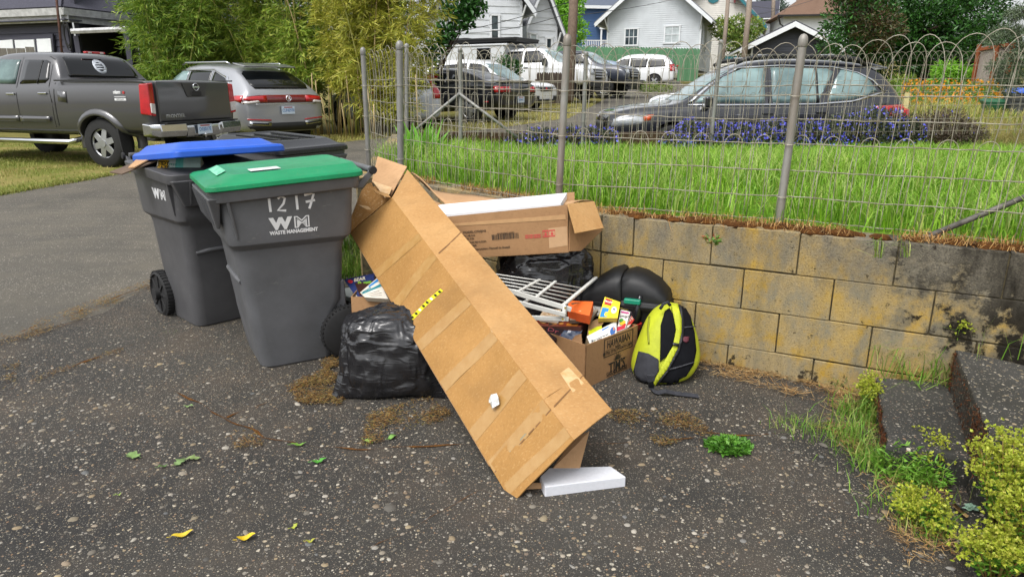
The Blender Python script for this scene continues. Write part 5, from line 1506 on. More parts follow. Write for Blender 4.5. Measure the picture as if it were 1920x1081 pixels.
# straw litter along the wall foot and by the step
def litter(name, poly_px, n, seed, m, Lr, w, z=.004, tilt=1.45):
    rg = np.random.default_rng(seed)
    poly = [tuple(gz(u, v, 0))[:2] for u, v in poly_px]
    P = scatter(poly, n, seed, lambda x, y: tz(x, y) + .028 + z)
    k = rg.random(len(P)) < np.clip(.55 + 1.6 * nz(P, 6, seed), .05, 1); P = P[k]
    P[:, 2] += rg.uniform(0, .012, len(P))
    o = blades(name, P, rg.uniform(*Lr, len(P)), np.full(len(P), w), .25, m, None, None, .12, seed)
    V = np.empty(len(o.data.vertices) * 3, np.float32); o.data.vertices.foreach_get('co', V); V = V.reshape(-1, 5, 3)
    az = rg.uniform(0, 2 * PI, len(P)); root = V[:, 0:1, :] * .5 + V[:, 1:2, :] * .5
    rel = V - root
    tl = rg.uniform(1.25, 1.56, len(P)); c, s = np.cos(tl)[:, None], np.sin(tl)[:, None]
    x = rel[:, :, 0] * c + rel[:, :, 2] * s; zz = -rel[:, :, 0] * s + rel[:, :, 2] * c
    ca, sa = np.cos(az)[:, None], np.sin(az)[:, None]
    out = np.stack([x * ca - rel[:, :, 1] * sa, x * sa + rel[:, :, 1] * ca, np.abs(zz) * .5], 2) + root
    o.data.vertices.foreach_set('co', out.astype(np.float32).ravel()); o.data.update()
    return tag(o, kind='stuff')
G_STRAW = leafmat('straw_litter', ['#8a6a3c', '#a8875a', '#c2a878', '#6e4e2a', '#9a7040'], .8, .1)
litter('straw_litter', [(1300, 675), (1400, 675), (1600, 712), (1640, 770), (1580, 778), (1420, 735), (1310, 705)], 6480, 51, G_STRAW, (.02, .09), .003)
litter('straw_litter', [(1560, 740), (1650, 740), (1660, 860), (1600, 880), (1545, 820)], 2700, 52, G_STRAW, (.02, .08), .003)
litter('straw_litter', [(1600, 900), (1760, 900), (1800, 1075), (1700, 1070), (1640, 960)], 2520, 53, G_STRAW, (.015, .06), .0028)
G_SEED = leafmat('seed_litter', ['#5c4222', '#755429', '#8e6e3e', '#463016', '#6e6a34', '#a68a58'], .8, .1)
litter('seed_litter', [(540, 735), (610, 700), (660, 735), (640, 772), (560, 768)], 5720, 54, G_SEED, (0.0072, 0.0234), .004)
litter('seed_litter', [(690, 790), (800, 755), (850, 790), (760, 830), (680, 850)], 4840, 55, G_SEED, (0.0072, 0.0260), .004)
litter('seed_litter', [(0, 640), (100, 600), (290, 530), (300, 545), (120, 622), (0, 665)], 7040, 56, G_SEED, (0.0072, 0.0286), .004)
litter('seed_litter', [(0, 700), (40, 690), (30, 740), (0, 750)], 1100, 57, G_SEED, (0.0072, 0.0286), .004)
litter('seed_litter', [(1130, 780), (1290, 785), (1340, 830), (1240, 850), (1150, 800)], 3740, 58, G_SEED, (0.0072, 0.0260), .0035)
litter('seed_litter', [(60, 722), (230, 660), (236, 668), (70, 728)], 1540, 59, G_SEED, (0.0060, 0.0234), .004)
litter('seed_litter', [(430, 825), (480, 815), (500, 850), (440, 855)], 924, 60, G_SEED, (0.0072, 0.0260), .004)
litter('seed_litter', [(600, 690), (640, 668), (645, 690), (615, 705)], 1980, 61, G_SEED, (0.0072, 0.0260), .004)
# faint run of soil along the cracks
def crack(pxs, w, seed):
    b = MB(); n = 0
    pts = [gz(u, v, 0) for u, v in pxs]
    fine = []
    for a, c in zip(pts[:-1], pts[1:]):
        k = max(2, int((c - a).length / .03))
        fine += [a.lerp(c, j / k) for j in range(k)]
    fine.append(pts[-1])
    L, Rr = [], []
    for i, p in enumerate(fine):
        t_ = (fine[min(i + 1, len(fine) - 1)] - fine[max(0, i - 1)]).normalized(); nn = Vector((-t_.y, t_.x, 0))
        q = p + nn * .03 * noise.noise(p * 6 + Vector((seed, 0, 0))); ww = max(.0003, w * (.1 + 1.9 * noise.noise(p * 7 + Vector((0, seed, 0))) + .8 * noise.noise(p * 31)))
        z = tz(q.x, q.y) + .0305
        L.append(Vector((*(q + nn * ww).xy, z))); Rr.append(Vector((*(q - nn * ww).xy, z)))
    k = len(L); b.add(L + Rr, [(i, i + 1, i + 1 + k, i + k) for i in range(k - 1)])
    return tag(b.obj('crack_soil', M_CRACK, None), kind='stuff')
def m_crack():
    n = NB('crack_soil'); f = n.noise(60, 4, .7); g = n.noise(200, 2, .6)
    col = n.mix(n.ramp(f, [(.35, 0.), (.65, 1.)]), hx('#4a3018'), hx('#6e4a24')); col = n.mix(n.ramp(g, [(.5, 0.), (.7, .6)]), col, hx('#2a2620'))
    n.bump(f, .8, .006); return n.set(Base_Color=col, Roughness=.95, Specular_IOR_Level=.1)
M_CRACK = m_crack()
crack([(0, 645), (120, 605), (290, 537)], .022, 1)
crack([(60, 724), (150, 690), (250, 655)], .010, 2)
crack([(330, 742), (430, 800), (500, 830), (600, 852), (760, 850), (900, 845), (1020, 850), (1200, 840), (1300, 830)], .007, 3)
crack([(430, 795), (520, 755), (600, 720)], .007, 4)
crack([(1140, 782), (1260, 815), (1420, 826), (1560, 800)], .009, 5)
crack([(640, 1081), (760, 1010), (900, 930), (960, 945)], .005, 6)
# pebbles standing proud of the worn surface
def pebbles(n, seed):
    rg = np.random.default_rng(seed); P = scatter([(-2.6, 1.25), (-3.6, 3.2), (-1.6, 3.6), (.6, 3.1), (1.45, 2.5), (1.35, 1.25)], n, seed, lambda x, y: tz(x, y) + .0245); n = len(P)
    r = rg.gamma(2.2, .0020, n) + .0022; el = rg.uniform(.55, 1, n); az = rg.uniform(0, PI, n); ca, sa = np.cos(az), np.sin(az)
    k = 8; V = []
    for s_, h in ((1, 0), (.72, .28)):
        for j in range(k):
            w = rg.uniform(.85, 1.12, n); x = r * s_ * w * math.cos(2 * PI * j / k); y = r * el * s_ * w * math.sin(2 * PI * j / k)
            V.append(np.stack([P[:, 0] + x * ca - y * sa, P[:, 1] + x * sa + y * ca, P[:, 2] + r * h], 1))
    V.append(P + np.stack([r * 0, r * 0, r * .36], 1)); V = np.stack(V, 1); m = V.shape[1]; b = (np.arange(n) * m)[:, None]
    T = []
    for j in range(k):
        q = (j + 1) % k; T += [[j, q, k + q], [j, k + q, k + j], [k + j, k + q, 2 * k]]
    Fc = np.concatenate([b + np.array([t_]) for t_ in T])
    return tag(np_mesh('pebbles', V.reshape(-1, 3), 3, leafmat('pebble_stone', ['#4a4844', '#6a645a', '#8a8172', '#5c5852', '#94866a', '#7c6a54', '#a8a194', '#55585a'], .8, 0), None, Fc, True), kind='stuff')
pebbles(5200, 91)
# fallen leaves
def leaf_obj(u, v, L, W, col, label, az, seed, lobes=False, curl=.25):
    g = gz(u, v, .03); b = MB(); n = 9
    rows = []
    for i in range(n):
        t_ = i / (n - 1); w = W * math.sin(PI * (t_ * .94 + .03)) ** .8 * (1 + (.45 * math.sin(t_ * 19 + seed) if lobes else 0))
        x = (t_ - .5) * L; z = .004 + curl * L * (t_ - .5) ** 2 + .004 * math.sin(seed + t_ * 7)
        rows.append([Vector((x, -w / 2, z + curl * w * .35)), Vector((x, 0, z)), Vector((x, w / 2, z + curl * w * .35))])
    vs = [p for r_ in rows for p in r_]
    b.add(vs, [(i * 3 + k, i * 3 + k + 1, i * 3 + k + 4, i * 3 + k + 3) for i in range(n - 1) for k in (0, 1)])
    b.tube([(-L * .5, 0, .006), (-L * .72, .004, .006)], .0012, 4)
    o = b.obj('fallen_leaf', mat('leaf_' + col.strip('#'), col, .55, var=.3, scale=50), None, fix=False); shade(o)
    o.location = (g.x, g.y, tz(g.x, g.y) + .03); o.rotation_euler = (0, 0, az)
    return tag(o, label, 'leaf', 'fallen leaves on the asphalt')
leaf_obj(342, 1003, .062, .024, '#d8bc32', 'curled yellow leaf lying farther left on the dark asphalt', .5, 1)
leaf_obj(462, 1010, .055, .026, '#d9b81c', 'bright folded yellow leaf on the dark asphalt nearer the carton', .4, 2, curl=.6)
leaf_obj(250, 855, .062, .040, '#7c9a58', 'pale green lobed leaf lying alone on the asphalt', 2.8, 3, True)
leaf_obj(338, 867, .05, .036, '#6f8a50', 'grey green lobed leaf in the pair before the bins', 1.2, 4, True)
leaf_obj(362, 860, .055, .028, '#7e9258', 'grey green lobed leaf touching its twin before the bins', .1, 5, True)
leaf_obj(305, 875, .035, .014, '#4e6e30', 'small dark green leaf beside the lobed pair', .6, 6)
leaf_obj(560, 834, .06, .018, '#6a9438', 'narrow green leaf sprig below the black bag', .2, 7, True)
leaf_obj(598, 865, .055, .024, '#4f9a34', 'bright green divided leaf below the pile', .4, 8, True)
leaf_obj(355, 762, .035, .018, '#8aa868', 'little pale green leaf before the green lidded bin', .1, 9)
leaf_obj(735, 820, .045, .024, '#6f9a48', 'green leaf among the seed litter beside the carton', .9, 10)
leaf_obj(690, 828, .05, .024, '#8aa24c', 'yellow green leaf at the edge of the seed litter', -.5, 11)
leaf_obj(1060, 862, .02, .012, '#7a8a48', 'tiny leaf by the inner carton flap', 0, 12)
leaf_obj(222, 928, .02, .010, '#8aa24c', 'tiny green leaf scrap on the open asphalt', .7, 13)
leaf_obj(582, 1015, .03, .014, '#a0a038', 'tiny yellow green sprig on the lower asphalt', .3, 14, True)
leaf_obj(552, 988, .03, .014, '#a0a838', 'tiny yellow sprig above the other on the lower asphalt', .9, 15, True)
# low creeping plant on the asphalt
def clump(name, u, v, z, n, r, hgt, m, label, seed, cat='plant', Lf=.035, Wf=.02, org=None):
    g = gz(u, v, z) if org is None else org
    rg = np.random.default_rng(seed)
    a = rg.uniform(0, 2 * PI, n); rr_ = r * np.sqrt(rg.random(n))
    P = np.stack([rr_ * np.cos(a), rr_ * np.sin(a) * .8, hgt * rg.random(n) * (1 - (rr_ / r) ** 2 * .7)], 1)
    D = np.stack([np.cos(a + rg.normal(0, 1, n)), np.sin(a + rg.normal(0, 1, n)), rg.uniform(-.1, 1., n)], 1)
    o = leaves(name, P, D, rg.uniform(.6, 1.3, n) * Lf, rg.uniform(.6, 1.3, n) * Wf, m, None, seed)
    o.location = (g.x, g.y, z)
    return tag(o, label, cat)
G_LOW = leafmat('low_weed', ['#3a6a1c', '#52862a', '#6a9a3a', '#2f5616'], .5, .2)
clump('creeping_weed', 1366, 838, .03, 640, .085, .03, G_LOW, 'round green creeping weed growing in the asphalt crack', 71, 'plant', .022, .013)
G_GER = leafmat('geranium_leaf', ['#5a8a26', '#74a436', '#8ab848', '#4e7a20'], .5, .25)
clump('geranium_weed', 1690, 885, .02, 700, .11, .12, G_GER, 'feathery leaved green weed below the lower step', 73, 'plant', .03, .008)
clump('geranium_weed', 1735, 905, .02, 260, .08, .10, G_GER, 'small feathery weed beneath the lower step edge', 74, 'plant', .026, .007)
clump('joint_weed', 1333, 453, 0, 46, .03, .05, leafmat('joint_weed', ['#4e7a30', '#6a8a3a', '#a83a3a'], .5, .2), 'small red and green weed growing from a wall joint', 75, 'plant', .03, .014, at(1333, 457, 3.27)).location.z = at(1333, 457, 3.27).z
G_SPURGE = leafmat('spurge_head', ['#98a82e', '#aeb83c', '#c2c650', '#84962a', '#c8be5a'], .5, .3)
G_SPLEAF = leafmat('spurge_leaf', ['#5c8a26', '#74a034', '#4e7a20'], .5, .25)
M_STEM = mat('weed_stem', '#8a5a34', .7, var=.2, scale=40, col2='#7a8a3a')
def spurge(u, v, z, nst, hgt, r, label, seed, heads=30):
    g = gz(u, v, z); rg = np.random.default_rng(seed); rr_ = random.Random(seed)
    t = empty('spurge_plant', (g.x, g.y, z), 0, label, 'plant', 'spurge plants by the steps')
    HP, HD, LP, LD = [], [], [], []
    for s in range(nst):
        a = rr_.uniform(0, 2 * PI); q = r * math.sqrt(rr_.random()); hh = hgt * rr_.uniform(.6, 1.05) * (1 - .35 * q / r)
        top = Vector((q * math.cos(a), q * math.sin(a), hh)); base = Vector((top.x * .35, top.y * .35, 0)); mid = base.lerp(top, .55) + Vector((0, 0, .02))
        MB().tube([base, mid, top], [.0028, .0022, .0012], 5).obj('stem', M_STEM, t, smooth=True)
        for k in range(heads):
            d = Vector((rr_.gauss(0, 1), rr_.gauss(0, 1), rr_.gauss(.5, .6))).normalized()
            p = top + d * rr_.uniform(.004, .05)
            for j in range(4):
                e = (d + Vector((rr_.gauss(0, .8), rr_.gauss(0, .8), rr_.gauss(0, .5)))).normalized()
                HP.append(p); HD.append(e)
        for k in range(16):
            p = base.lerp(mid, rr_.random()).lerp(top, rr_.random() * .8)
            LP.append(p); LD.append(Vector((rr_.gauss(0, 1), rr_.gauss(0, 1), .3)))
    HP, HD, LP, LD = [np.array([tuple(x) for x in q_]) for q_ in (HP, HD, LP, LD)]
    tag(leaves('flower_heads', HP, HD, rg.uniform(.007, .013, len(HP)), rg.uniform(.006, .010, len(HP)), G_SPURGE, t, seed), kind='stuff')
    tag(leaves('foliage', LP, LD, rg.uniform(.018, .036, len(LP)), rg.uniform(.006, .010, len(LP)), G_SPLEAF, t, seed + 1), kind='stuff')
spurge(1893, 1000, .04, 50, .40, .13, 'tall yellow green spurge bush beside the upper step', 81)
spurge(1935, 1075, .03, 40, .36, .12, 'yellow green spurge at the frame edge below the tall bush', 82)
spurge(1868, 1085, .03, 30, .15, .10, 'low spreading spurge in front of the sunken slab', 83)
spurge(1730, 985, .02, 16, .11, .075, 'small rounded spurge by the white wrapper', 84)
spurge(1625, 770, .02, 14, .17, .04, 'narrow spurge at the corner of the lower step', 85)
spurge(1745, 875, .02, 16, .12, .09, 'yellowing spurge under the front edge of the lower step', 86)
spurge(1790, 640, .32, 10, .12, .05, 'little spurge on the upper step against the wall', 87)
spurge(1910, 610, .32, 16, .22, .07, 'spurge growing on the upper step by the mossy wall end', 88)
# rust coloured moss on the risers
def hanging_moss(pxs, z, n, seed, nm='rust_moss'):
    rg = random.Random(seed); P = []
    for k in range(n):
        i = rg.randrange(len(pxs) - 1); a, c = gz(*pxs[i], z), gz(*pxs[i + 1], z); p = a.lerp(c, rg.random())
        P.append((p.x + rg.gauss(-.004, .004), p.y + rg.gauss(0, .004), rg.uniform(.1, z)))
    P = np.array(P); g2 = np.random.default_rng(seed)
    return tag(blades(nm, P, g2.uniform(.010, .026, n), np.full(n, .004), 1.0, leafmat('rust_moss_blade', ['#3a2212', '#5a3216', '#6e3f1c', '#2a1a0e'], .9, .05), None, None, 1.2, seed), kind='stuff')
hanging_moss([(1790, 655), (1812, 700), (1834, 760), (1852, 808)], .29, 2600, 5)
hanging_moss([(1645, 712), (1652, 770), (1660, 828)], .12, 500, 6)
# litter: white wrapper, wood chip, cup lid
def crumple(name, u, v, z, r, m, label, cat, seed):
    bm = bmesh.new(); bmesh.ops.create_icosphere(bm, subdivisions=3, radius=1); g = gz(u, v, z)
    for w in bm.verts:
        d = w.co.normalized(); k = 1 + .7 * noise.noise(d * 2.4 + Vector((seed, 0, 0))) + .3 * noise.noise(d * 6)
        w.co = Vector((d.x * r * k, d.y * r * k * .7, max(-.002, d.z * r * .45 * k)))
    me = bpy.data.meshes.new(name); bm.to_mesh(me); bm.free(); o = meshobj(name, me, None, m); o.location = (g.x, g.y, z + .004)
    return tag(o, label, cat)
crumple('paper_wrapper', 1698, 935, .03, .026, mat('wrapper_white', '#cfcfcb', .6, var=.2, scale=60), 'crumpled white paper wrapper in the weeds below the steps', 'litter', 3)
o = MB().loft([[gz(u + du, v, .05) for u, v in ((1783, 945), (1790, 943), (1816, 966), (1812, 970))] for du in (0, 1)]).obj('wood_chip', mat('pale_wood', '#b3925e', .7, var=.2, scale=30)); tag(o, 'pale brown wood sliver lying on the sunken slab', 'wood chip')
crumple('plastic_scrap', 1822, 953, .04, .022, mat('scrap_green', '#8fae98', .5, var=.2, scale=30), 'pale green plastic scrap beside the wood sliver', 'litter', 9)
# ================================================================== VEHICLES
def paint(name, col, metal=.35, rough=.32):
    if name in MATS: return MATS[name]
    n = NB(name); c = hx(col)
    f = n.noise(900, 1, .5)
    d = n.noise(3, 4, .6)
    base = n.mix(n.ramp(f, [(.4, 0.), (.6, .35)]), c, tuple(min(1, x * 1.35) for x in c))
    n.set(Base_Color=base, Metallic=metal, Roughness=n.ramp(d, [(.3, rough), (.7, rough + .1)]), Coat_Weight=1.0, Coat_Roughness=.05)
    MATS[name] = n.m
    return n.m
M_GLASSD = mat('tinted_glass', '#0d1012', .06, var=.2, scale=3, spec=.6, fine=False)
M_GLASST = mat('glass_lit_through', '#7d9494', .08, var=.22, scale=1.6, col2='#465a5c', spec=.6, fine=False)  # opaque pane; the pale light coming through the windows is put into its colour
M_GLASSM = mat('mottled_glass', '#5f7674', .10, var=.4, scale=2.2, col2='#2f4142', spec=.6)  # pane mottled between pale and dark grey green
M_TRIM = mat('black_trim', '#151617', .5, var=.15, scale=30)
M_WELL = mat('wheel_well', '#0a0a0a', .9, var=.2, scale=30)
M_CHROME = mat('chrome', '#c9ccd0', .12, metal=1.0, var=.04, scale=4, fine=False)
M_ALLOY = mat('alloy', '#a9abad', .3, metal=.7, var=.08, scale=10)
M_TAIL = mat('red_lens', '#b5101a', .12, var=.2, scale=9, coat=.8)
M_TAILW = mat('clear_lens', '#d4cfcb', .12, var=.15, scale=20, coat=.8)
M_TAILD = mat('dark_red_lens', '#6d0f18', .12, var=.2, scale=9, coat=.8)
M_HEADL = mat('head_lens', '#aab0b4', .08, var=.35, scale=14, coat=.9)
M_AMBER = mat('amber_lens', '#d0582a', .15, var=.15, scale=14, coat=.8)
M_TYRE = mat('tyre', '#1d1d1d', .82, var=.2, scale=25)
M_PLATE = mat('plate_white', '#c3d2df', .5, var=.08, scale=30)
M_PLATEB = mat('plate_blue', '#3a6ea8', .5, var=.08, scale=30)

def ring(st, crown=.02):
    x, zb, zs, zt, ws, wt = st
    h = [(0, zb), (.72 * ws, zb), (.93 * ws, zb + .035), (.985 * ws, zb + .16), (ws, lerp(zb, zs, .6)), (.985 * ws, zs - .05), (.95 * ws, zs),
         (lerp(.94 * ws, wt, .5), lerp(zs, zt, .5)), (wt, lerp(zs, zt, .9)), (.86 * wt, zt), (.45 * wt, zt + crown * .8), (0, zt + crown)]
    return [Vector((x, y, z)) for y, z in h] + [Vector((x, -y, z)) for y, z in h[-2:0:-1]]
def car_shell(stations, wheels, r, W, pmat, cuts=()):
    b = MB().loft([ring(s) for s in stations])
    o = b.obj('shell_tmp', [pmat, M_WELL], None, sub=2)
    cutters = []
    for x in wheels:
        for s in (-1, 1):
            c = MB(); c.lathe([(.001, 0), (r * 1.13, 0), (r * 1.13, .5), (.001, .5)], 32, 'y', (x, (s * W / 2 - .27) if s > 0 else (-W / 2 + .27 - .5), r * 1.02))
            co = c.obj('cut_tmp', [pmat, M_WELL]); co.data.polygons.foreach_set('material_index', [1] * len(co.data.polygons)); cutters.append(co)
    for cc, sz in cuts:
        co = MB().box(cc, sz).obj('cut_tmp', [pmat, M_WELL]); co.data.polygons.foreach_set('material_index', [1] * len(co.data.polygons)); cutters.append(co)
    for c in cutters:
        m = o.modifiers.new('b', 'BOOLEAN'); m.operation = 'DIFFERENCE'; m.object = c; m.solver = 'EXACT'
    dg = bpy.context.evaluated_depsgraph_get(); dg.update()
    me = bpy.data.meshes.new_from_object(o.evaluated_get(dg))
    for c in cutters + [o]: bpy.data.objects.remove(c, do_unlink=True)
    return me
def car_wheel(parent, x, y, r, w, rimr, spokes, rimmat, out):
    pr = [(rimr * .98, -w / 2), (r * .90, -w / 2), (r * .975, -w * .42), (r, -w * .3), (r, w * .3), (r * .975, w * .42), (r * .90, w / 2), (rimr * .98, w / 2), (rimr * .96, w * .3), (rimr * .96, -w * .3)]
    b = MB().lathe(pr, 40, 'y', (x, y, r)); b.f = b.f[:-2]; b.mi = b.mi[:-2]
    n = 40; L = len(pr)
    b.f += [((L - 1) * n + k, (L - 1) * n + (k + 1) % n, (k + 1) % n, k) for k in range(n)]; b.mi += [0] * n
    wh = b.obj('wheel', M_TYRE, parent, smooth=True)
    e = wh.modifiers.new('es', 'EDGE_SPLIT'); e.split_angle = math.radians(45)
    k = MB().lathe([(.001, -.02), (rimr * .95, -.03), (rimr * .95, .0), (.001, .0)], 28, 'y', (x, y + out * w * .05, r)); k.obj('brake_disc', M_TRIM, wh)
    q = MB().lathe([(rimr * .88, 0), (rimr, 0), (rimr, .03), (rimr * .88, .02)], 36, 'y', (x, y + out * (w * .40) - (.03 if out > 0 else 0), r)); q.f = q.f[:-2]; q.mi = q.mi[:-2]
    q.f += [(3 * 36 + j, 3 * 36 + (j + 1) % 36, (j + 1) % 36, j) for j in range(36)]; q.mi += [0] * 36
    rm = q.obj('rim', rimmat, wh, smooth=True)
    for i in range(spokes):
        a = 2 * PI * i / spokes + .3; Mr = Matrix.Rotation(a, 3, 'Y')
        pts = []
        for yy in (0, .025):
            for px, pz in ((rimr * .16, -.055 * rimr / .24), (rimr * .93, -.045 * rimr / .24), (rimr * .93, .045 * rimr / .24), (rimr * .16, .055 * rimr / .24)):
                pts.append(Vector((x, y + out * (w * .34 + yy * (1 if px < rimr * .5 else .6)), r)) + Mr @ Vector((px, 0, pz)))
        MB().hexa(pts).obj('spoke', rimmat, wh, bevel=.004)
    MB().lathe([(.001, 0), (rimr * .26, 0), (rimr * .24, out * .03), (.001, out * .03)], 18, 'y', (x, y + out * w * .36, r)).obj('hub_cap', rimmat, wh)
    return wh

class Car:
    def __init__(s, name, label, cat, loc, head, stations, pmat, wheels, r, W, rimr=.22, spokes=5, rim=None, group='cars parked on the alley', cuts=(), tyre_w=.22, pitch=0.0):
        s.t = empty(name, loc, head, label, cat, group)
        s.t.rotation_euler[1] = pitch
        me = car_shell(stations, wheels, r, W, pmat, cuts)
        s.body = meshobj('body', me, s.t, [] if len(me.materials) else [pmat]); shade(s.body)
        e = s.body.modifiers.new('es', 'EDGE_SPLIT'); e.split_angle = math.radians(40)
        s.tree = bvh_of(s.body); s.W = W
        for x in wheels:
            for d in (-1, 1): car_wheel(s.t, x, d * (W / 2 - tyre_w / 2 - .025), r, tyre_w, rimr, spokes, rim or M_ALLOY, d)
    def side(s, name, poly, m, sides=(1, -1), off=.004, grid=.1, th=.006):
        return [decal(name, s.tree, [(x, d * 1.4, z) for x, z in poly], (0, -d, 0), m, s.t, off, grid, 1.0, th) for d in sides]
    def rear(s, name, poly, m, off=.004, grid=.1, th=.006):
        return decal(name, s.tree, [(-3.6, y, z) for y, z in poly], (1, 0, 0), m, s.t, off, grid, 1.0, th)
    def front(s, name, poly, m, off=.004, grid=.1, th=.006):
        return decal(name, s.tree, [(3.6, y, z) for y, z in poly], (-1, 0, 0), m, s.t, off, grid, 1.0, th)
    def top(s, name, poly, m, off=.004, grid=.12, th=.006):
        return decal(name, s.tree, [(x, y, 2.6) for x, y in poly], (0, 0, -1), m, s.t, off, grid, 1.0, th)
    def line(s, pts, w=.012, m=None, sides=(1, -1), name='gap_or_shine'):
        for d in sides:
            for a, b in zip(pts[:-1], pts[1:]):
                v = Vector((b[0] - a[0], 0, b[1] - a[1])).normalized(); n = Vector((-v.z, 0, v.x)) * w / 2
                decal(name, s.tree, [(a[0] + n.x, d * 1.4, a[1] + n.z), (b[0] + n.x, d * 1.4, b[1] + n.z), (b[0] - n.x, d * 1.4, b[1] - n.z), (a[0] - n.x, d * 1.4, a[1] - n.z)], (0, -d, 0), m or M_TRIM, s.t, .0025, .12, 1.0, .002)
    def on_side(s, x, z, d):
        loc, no, _, _ = s.tree.ray_cast(Vector((x, d * 3, z)), Vector((0, -d, 0)))
        return loc
    def handle(s, x, z, m, sides=(1, -1), L=.17):
        for d in sides:
            p = s.on_side(x, z, d); MB().box(p + Vector((0, d * .015, 0)), (L, .03, .032)).obj('door_handle', m, s.t, bevel=.01)
    def mirror(s, x, z, m, sides=(1, -1), sz=(.12, .2, .17)):
        for d in sides:
            p = s.on_side(x, z, d); b = MB().box(p + Vector((0, d * (sz[1] / 2 + .01), .05)), sz); b.obj('wing_mirror', m, s.t, bevel=.035, seg=3)
    def plate(s, x, y, z, txt, front=False, tilt=0.0, wtext=M_PLATEB):
        d = 1 if front else -1
        p = MB().box((x, y, z), (.008, .305, .152)).obj('number_plate', M_PLATE, s.t, bevel=.003)
        Mx = frame((x + d * .005, y, z - .005), (0, d, 0), (0, 0, 1))
        text_mesh('plate_number', txt, .085, Mx, wtext, p, xs=.8, bold=.001)
        MB().box((x + d * .005, y, z + .055), (.002, .2, .022)).obj('plate_band', mat('plate_red', '#a85a5a', .5), p)
        return p

SUV = lambda k=0: [(-2.40, .42, .92, .98, .76, .66), (-2.35, .34, 1.0, 1.07, .86, .72), (-2.2, .31, 1.02, 1.33, .905, .66), (-1.92, .29, 1.02, 1.60, .915, .61), (-1.5, .27, 1.01, 1.67, .92, .61),
                   (-.6, .25, .99, 1.70, .92, .62), (.05, .25, .97, 1.68, .92, .61), (.5, .25, .96, 1.53, .92, .61), (.95, .26, .95, 1.20, .92, .68), (1.22, .27, .93, 1.0, .915, .76), (1.7, .28, .90, .985, .90, .78), (2.1, .29, .85, .935, .885, .75), (2.34, .31, .79, .865, .83, .69), (2.42, .34, .70, .78, .74, .62)]

# ---- the grey pickup on the verge
hd = math.radians(161); ch, sh = math.cos(hd), math.sin(hd)
PT = paint('pickup_grey', '#434345', .4)
TRK = [(-2.60, .60, 1.22, 1.27, .86, .80), (-2.575, .54, 1.27, 1.325, .905, .87), (-2.4, .52, 1.28, 1.335, .915, .88), (-1.6, .50, 1.28, 1.335, .925, .885), (-.95, .48, 1.27, 1.335, .925, .885), (-.87, .48, 1.27, 1.36, .925, .84), (-.83, .48, 1.26, 1.46, .925, .76), (-.70, .48, 1.26, 1.72, .925, .69),
       (-.5, .48, 1.25, 1.775, .925, .675), (.3, .48, 1.24, 1.79, .925, .675), (.72, .48, 1.22, 1.745, .925, .665), (1.02, .48, 1.2, 1.50, .92, .68), (1.36, .5, 1.16, 1.22, .92, .78), (1.8, .5, 1.10, 1.16, .91, .78), (2.2, .5, 1.0, 1.08, .88, .74), (2.4, .52, .9, .97, .84, .7), (2.46, .56, .8, .86, .78, .64)]
ox, oy = -1.6 * ch - .80 * sh, -1.6 * sh + .80 * ch
PX0, PY0 = -6.16 - (-1.6 * ch - .80 * sh), 10.77 - (-1.6 * sh + .80 * ch)
trk = Car('pickup_truck', 'dark grey crew cab pickup parked on the verge with its tailgate towards the bins', 'pickup truck', (PX0, PY0, tz(-6.2, 10.8) - .0), hd, TRK, PT, (-1.6, 1.6), .385, 1.85, .235, 6, M_ALLOY, cuts=[((-1.73, 0, 1.2), (1.58, 1.46, .9))], tyre_w=.26)
T = trk.t; T.scale.z = .965
trk.side('front_window', [(1.0, 1.30), (.03, 1.285), (.03, 1.66), (.50, 1.675), (.62, 1.65), (1.0, 1.36)], M_GLASSM)
trk.side('rear_window', [(-.07, 1.285), (-.60, 1.30), (-.66, 1.36), (-.60, 1.62), (-.52, 1.65), (-.07, 1.66)], M_GLASSD)
trk.side('window_bar', [(-.43, 1.29), (-.455, 1.29), (-.455, 1.65), (-.43, 1.65)], M_TRIM, off=.009)
trk.rear('rear_screen', [(-.64, 1.385), (.64, 1.385), (.655, 1.42), (.57, 1.69), (.52, 1.71), (-.52, 1.71), (-.57, 1.69), (-.655, 1.42)], M_GLASSD, grid=.08)
lp = MB().box((-.70, 0, 1.785), (.06, .36, .035)).obj('brake_light', M_TAIL, T, bevel=.008)
for d in (-1, 1): MB().box((-.702, d * .11, 1.785), (.064, .06, .022)).obj('brake_light_lens', M_TAILW, lp)
sk = MB(); c_ = lambda r_, a: (r_ * math.cos(a), r_ * math.sin(a))
def annulus(y, z, r0, r1, m, name, off):
    k = 32; pts = [(y + r1 * math.cos(2 * PI * i / k), z + r1 * math.sin(2 * PI * i / k)) for i in range(k)]
    return trk.rear(name, pts, m, off, .05, .002)
annulus(.02, 1.565, 0, .115, mat('sticker_white', '#ccd2da', .5), 'round_sticker', .007)
annulus(.02, 1.565, 0, .072, mat('sticker_dark', '#1f2a33', .4), 'round_sticker', .009)
for zz in (1.605, 1.565, 1.525): trk.rear('sticker_mark', [(-.045, zz - .012), (.085, zz - .012), (.085, zz + .012), (-.045, zz + .012)], mat('sticker_white', '#ccd2da', .5), .0105, .1, .001)
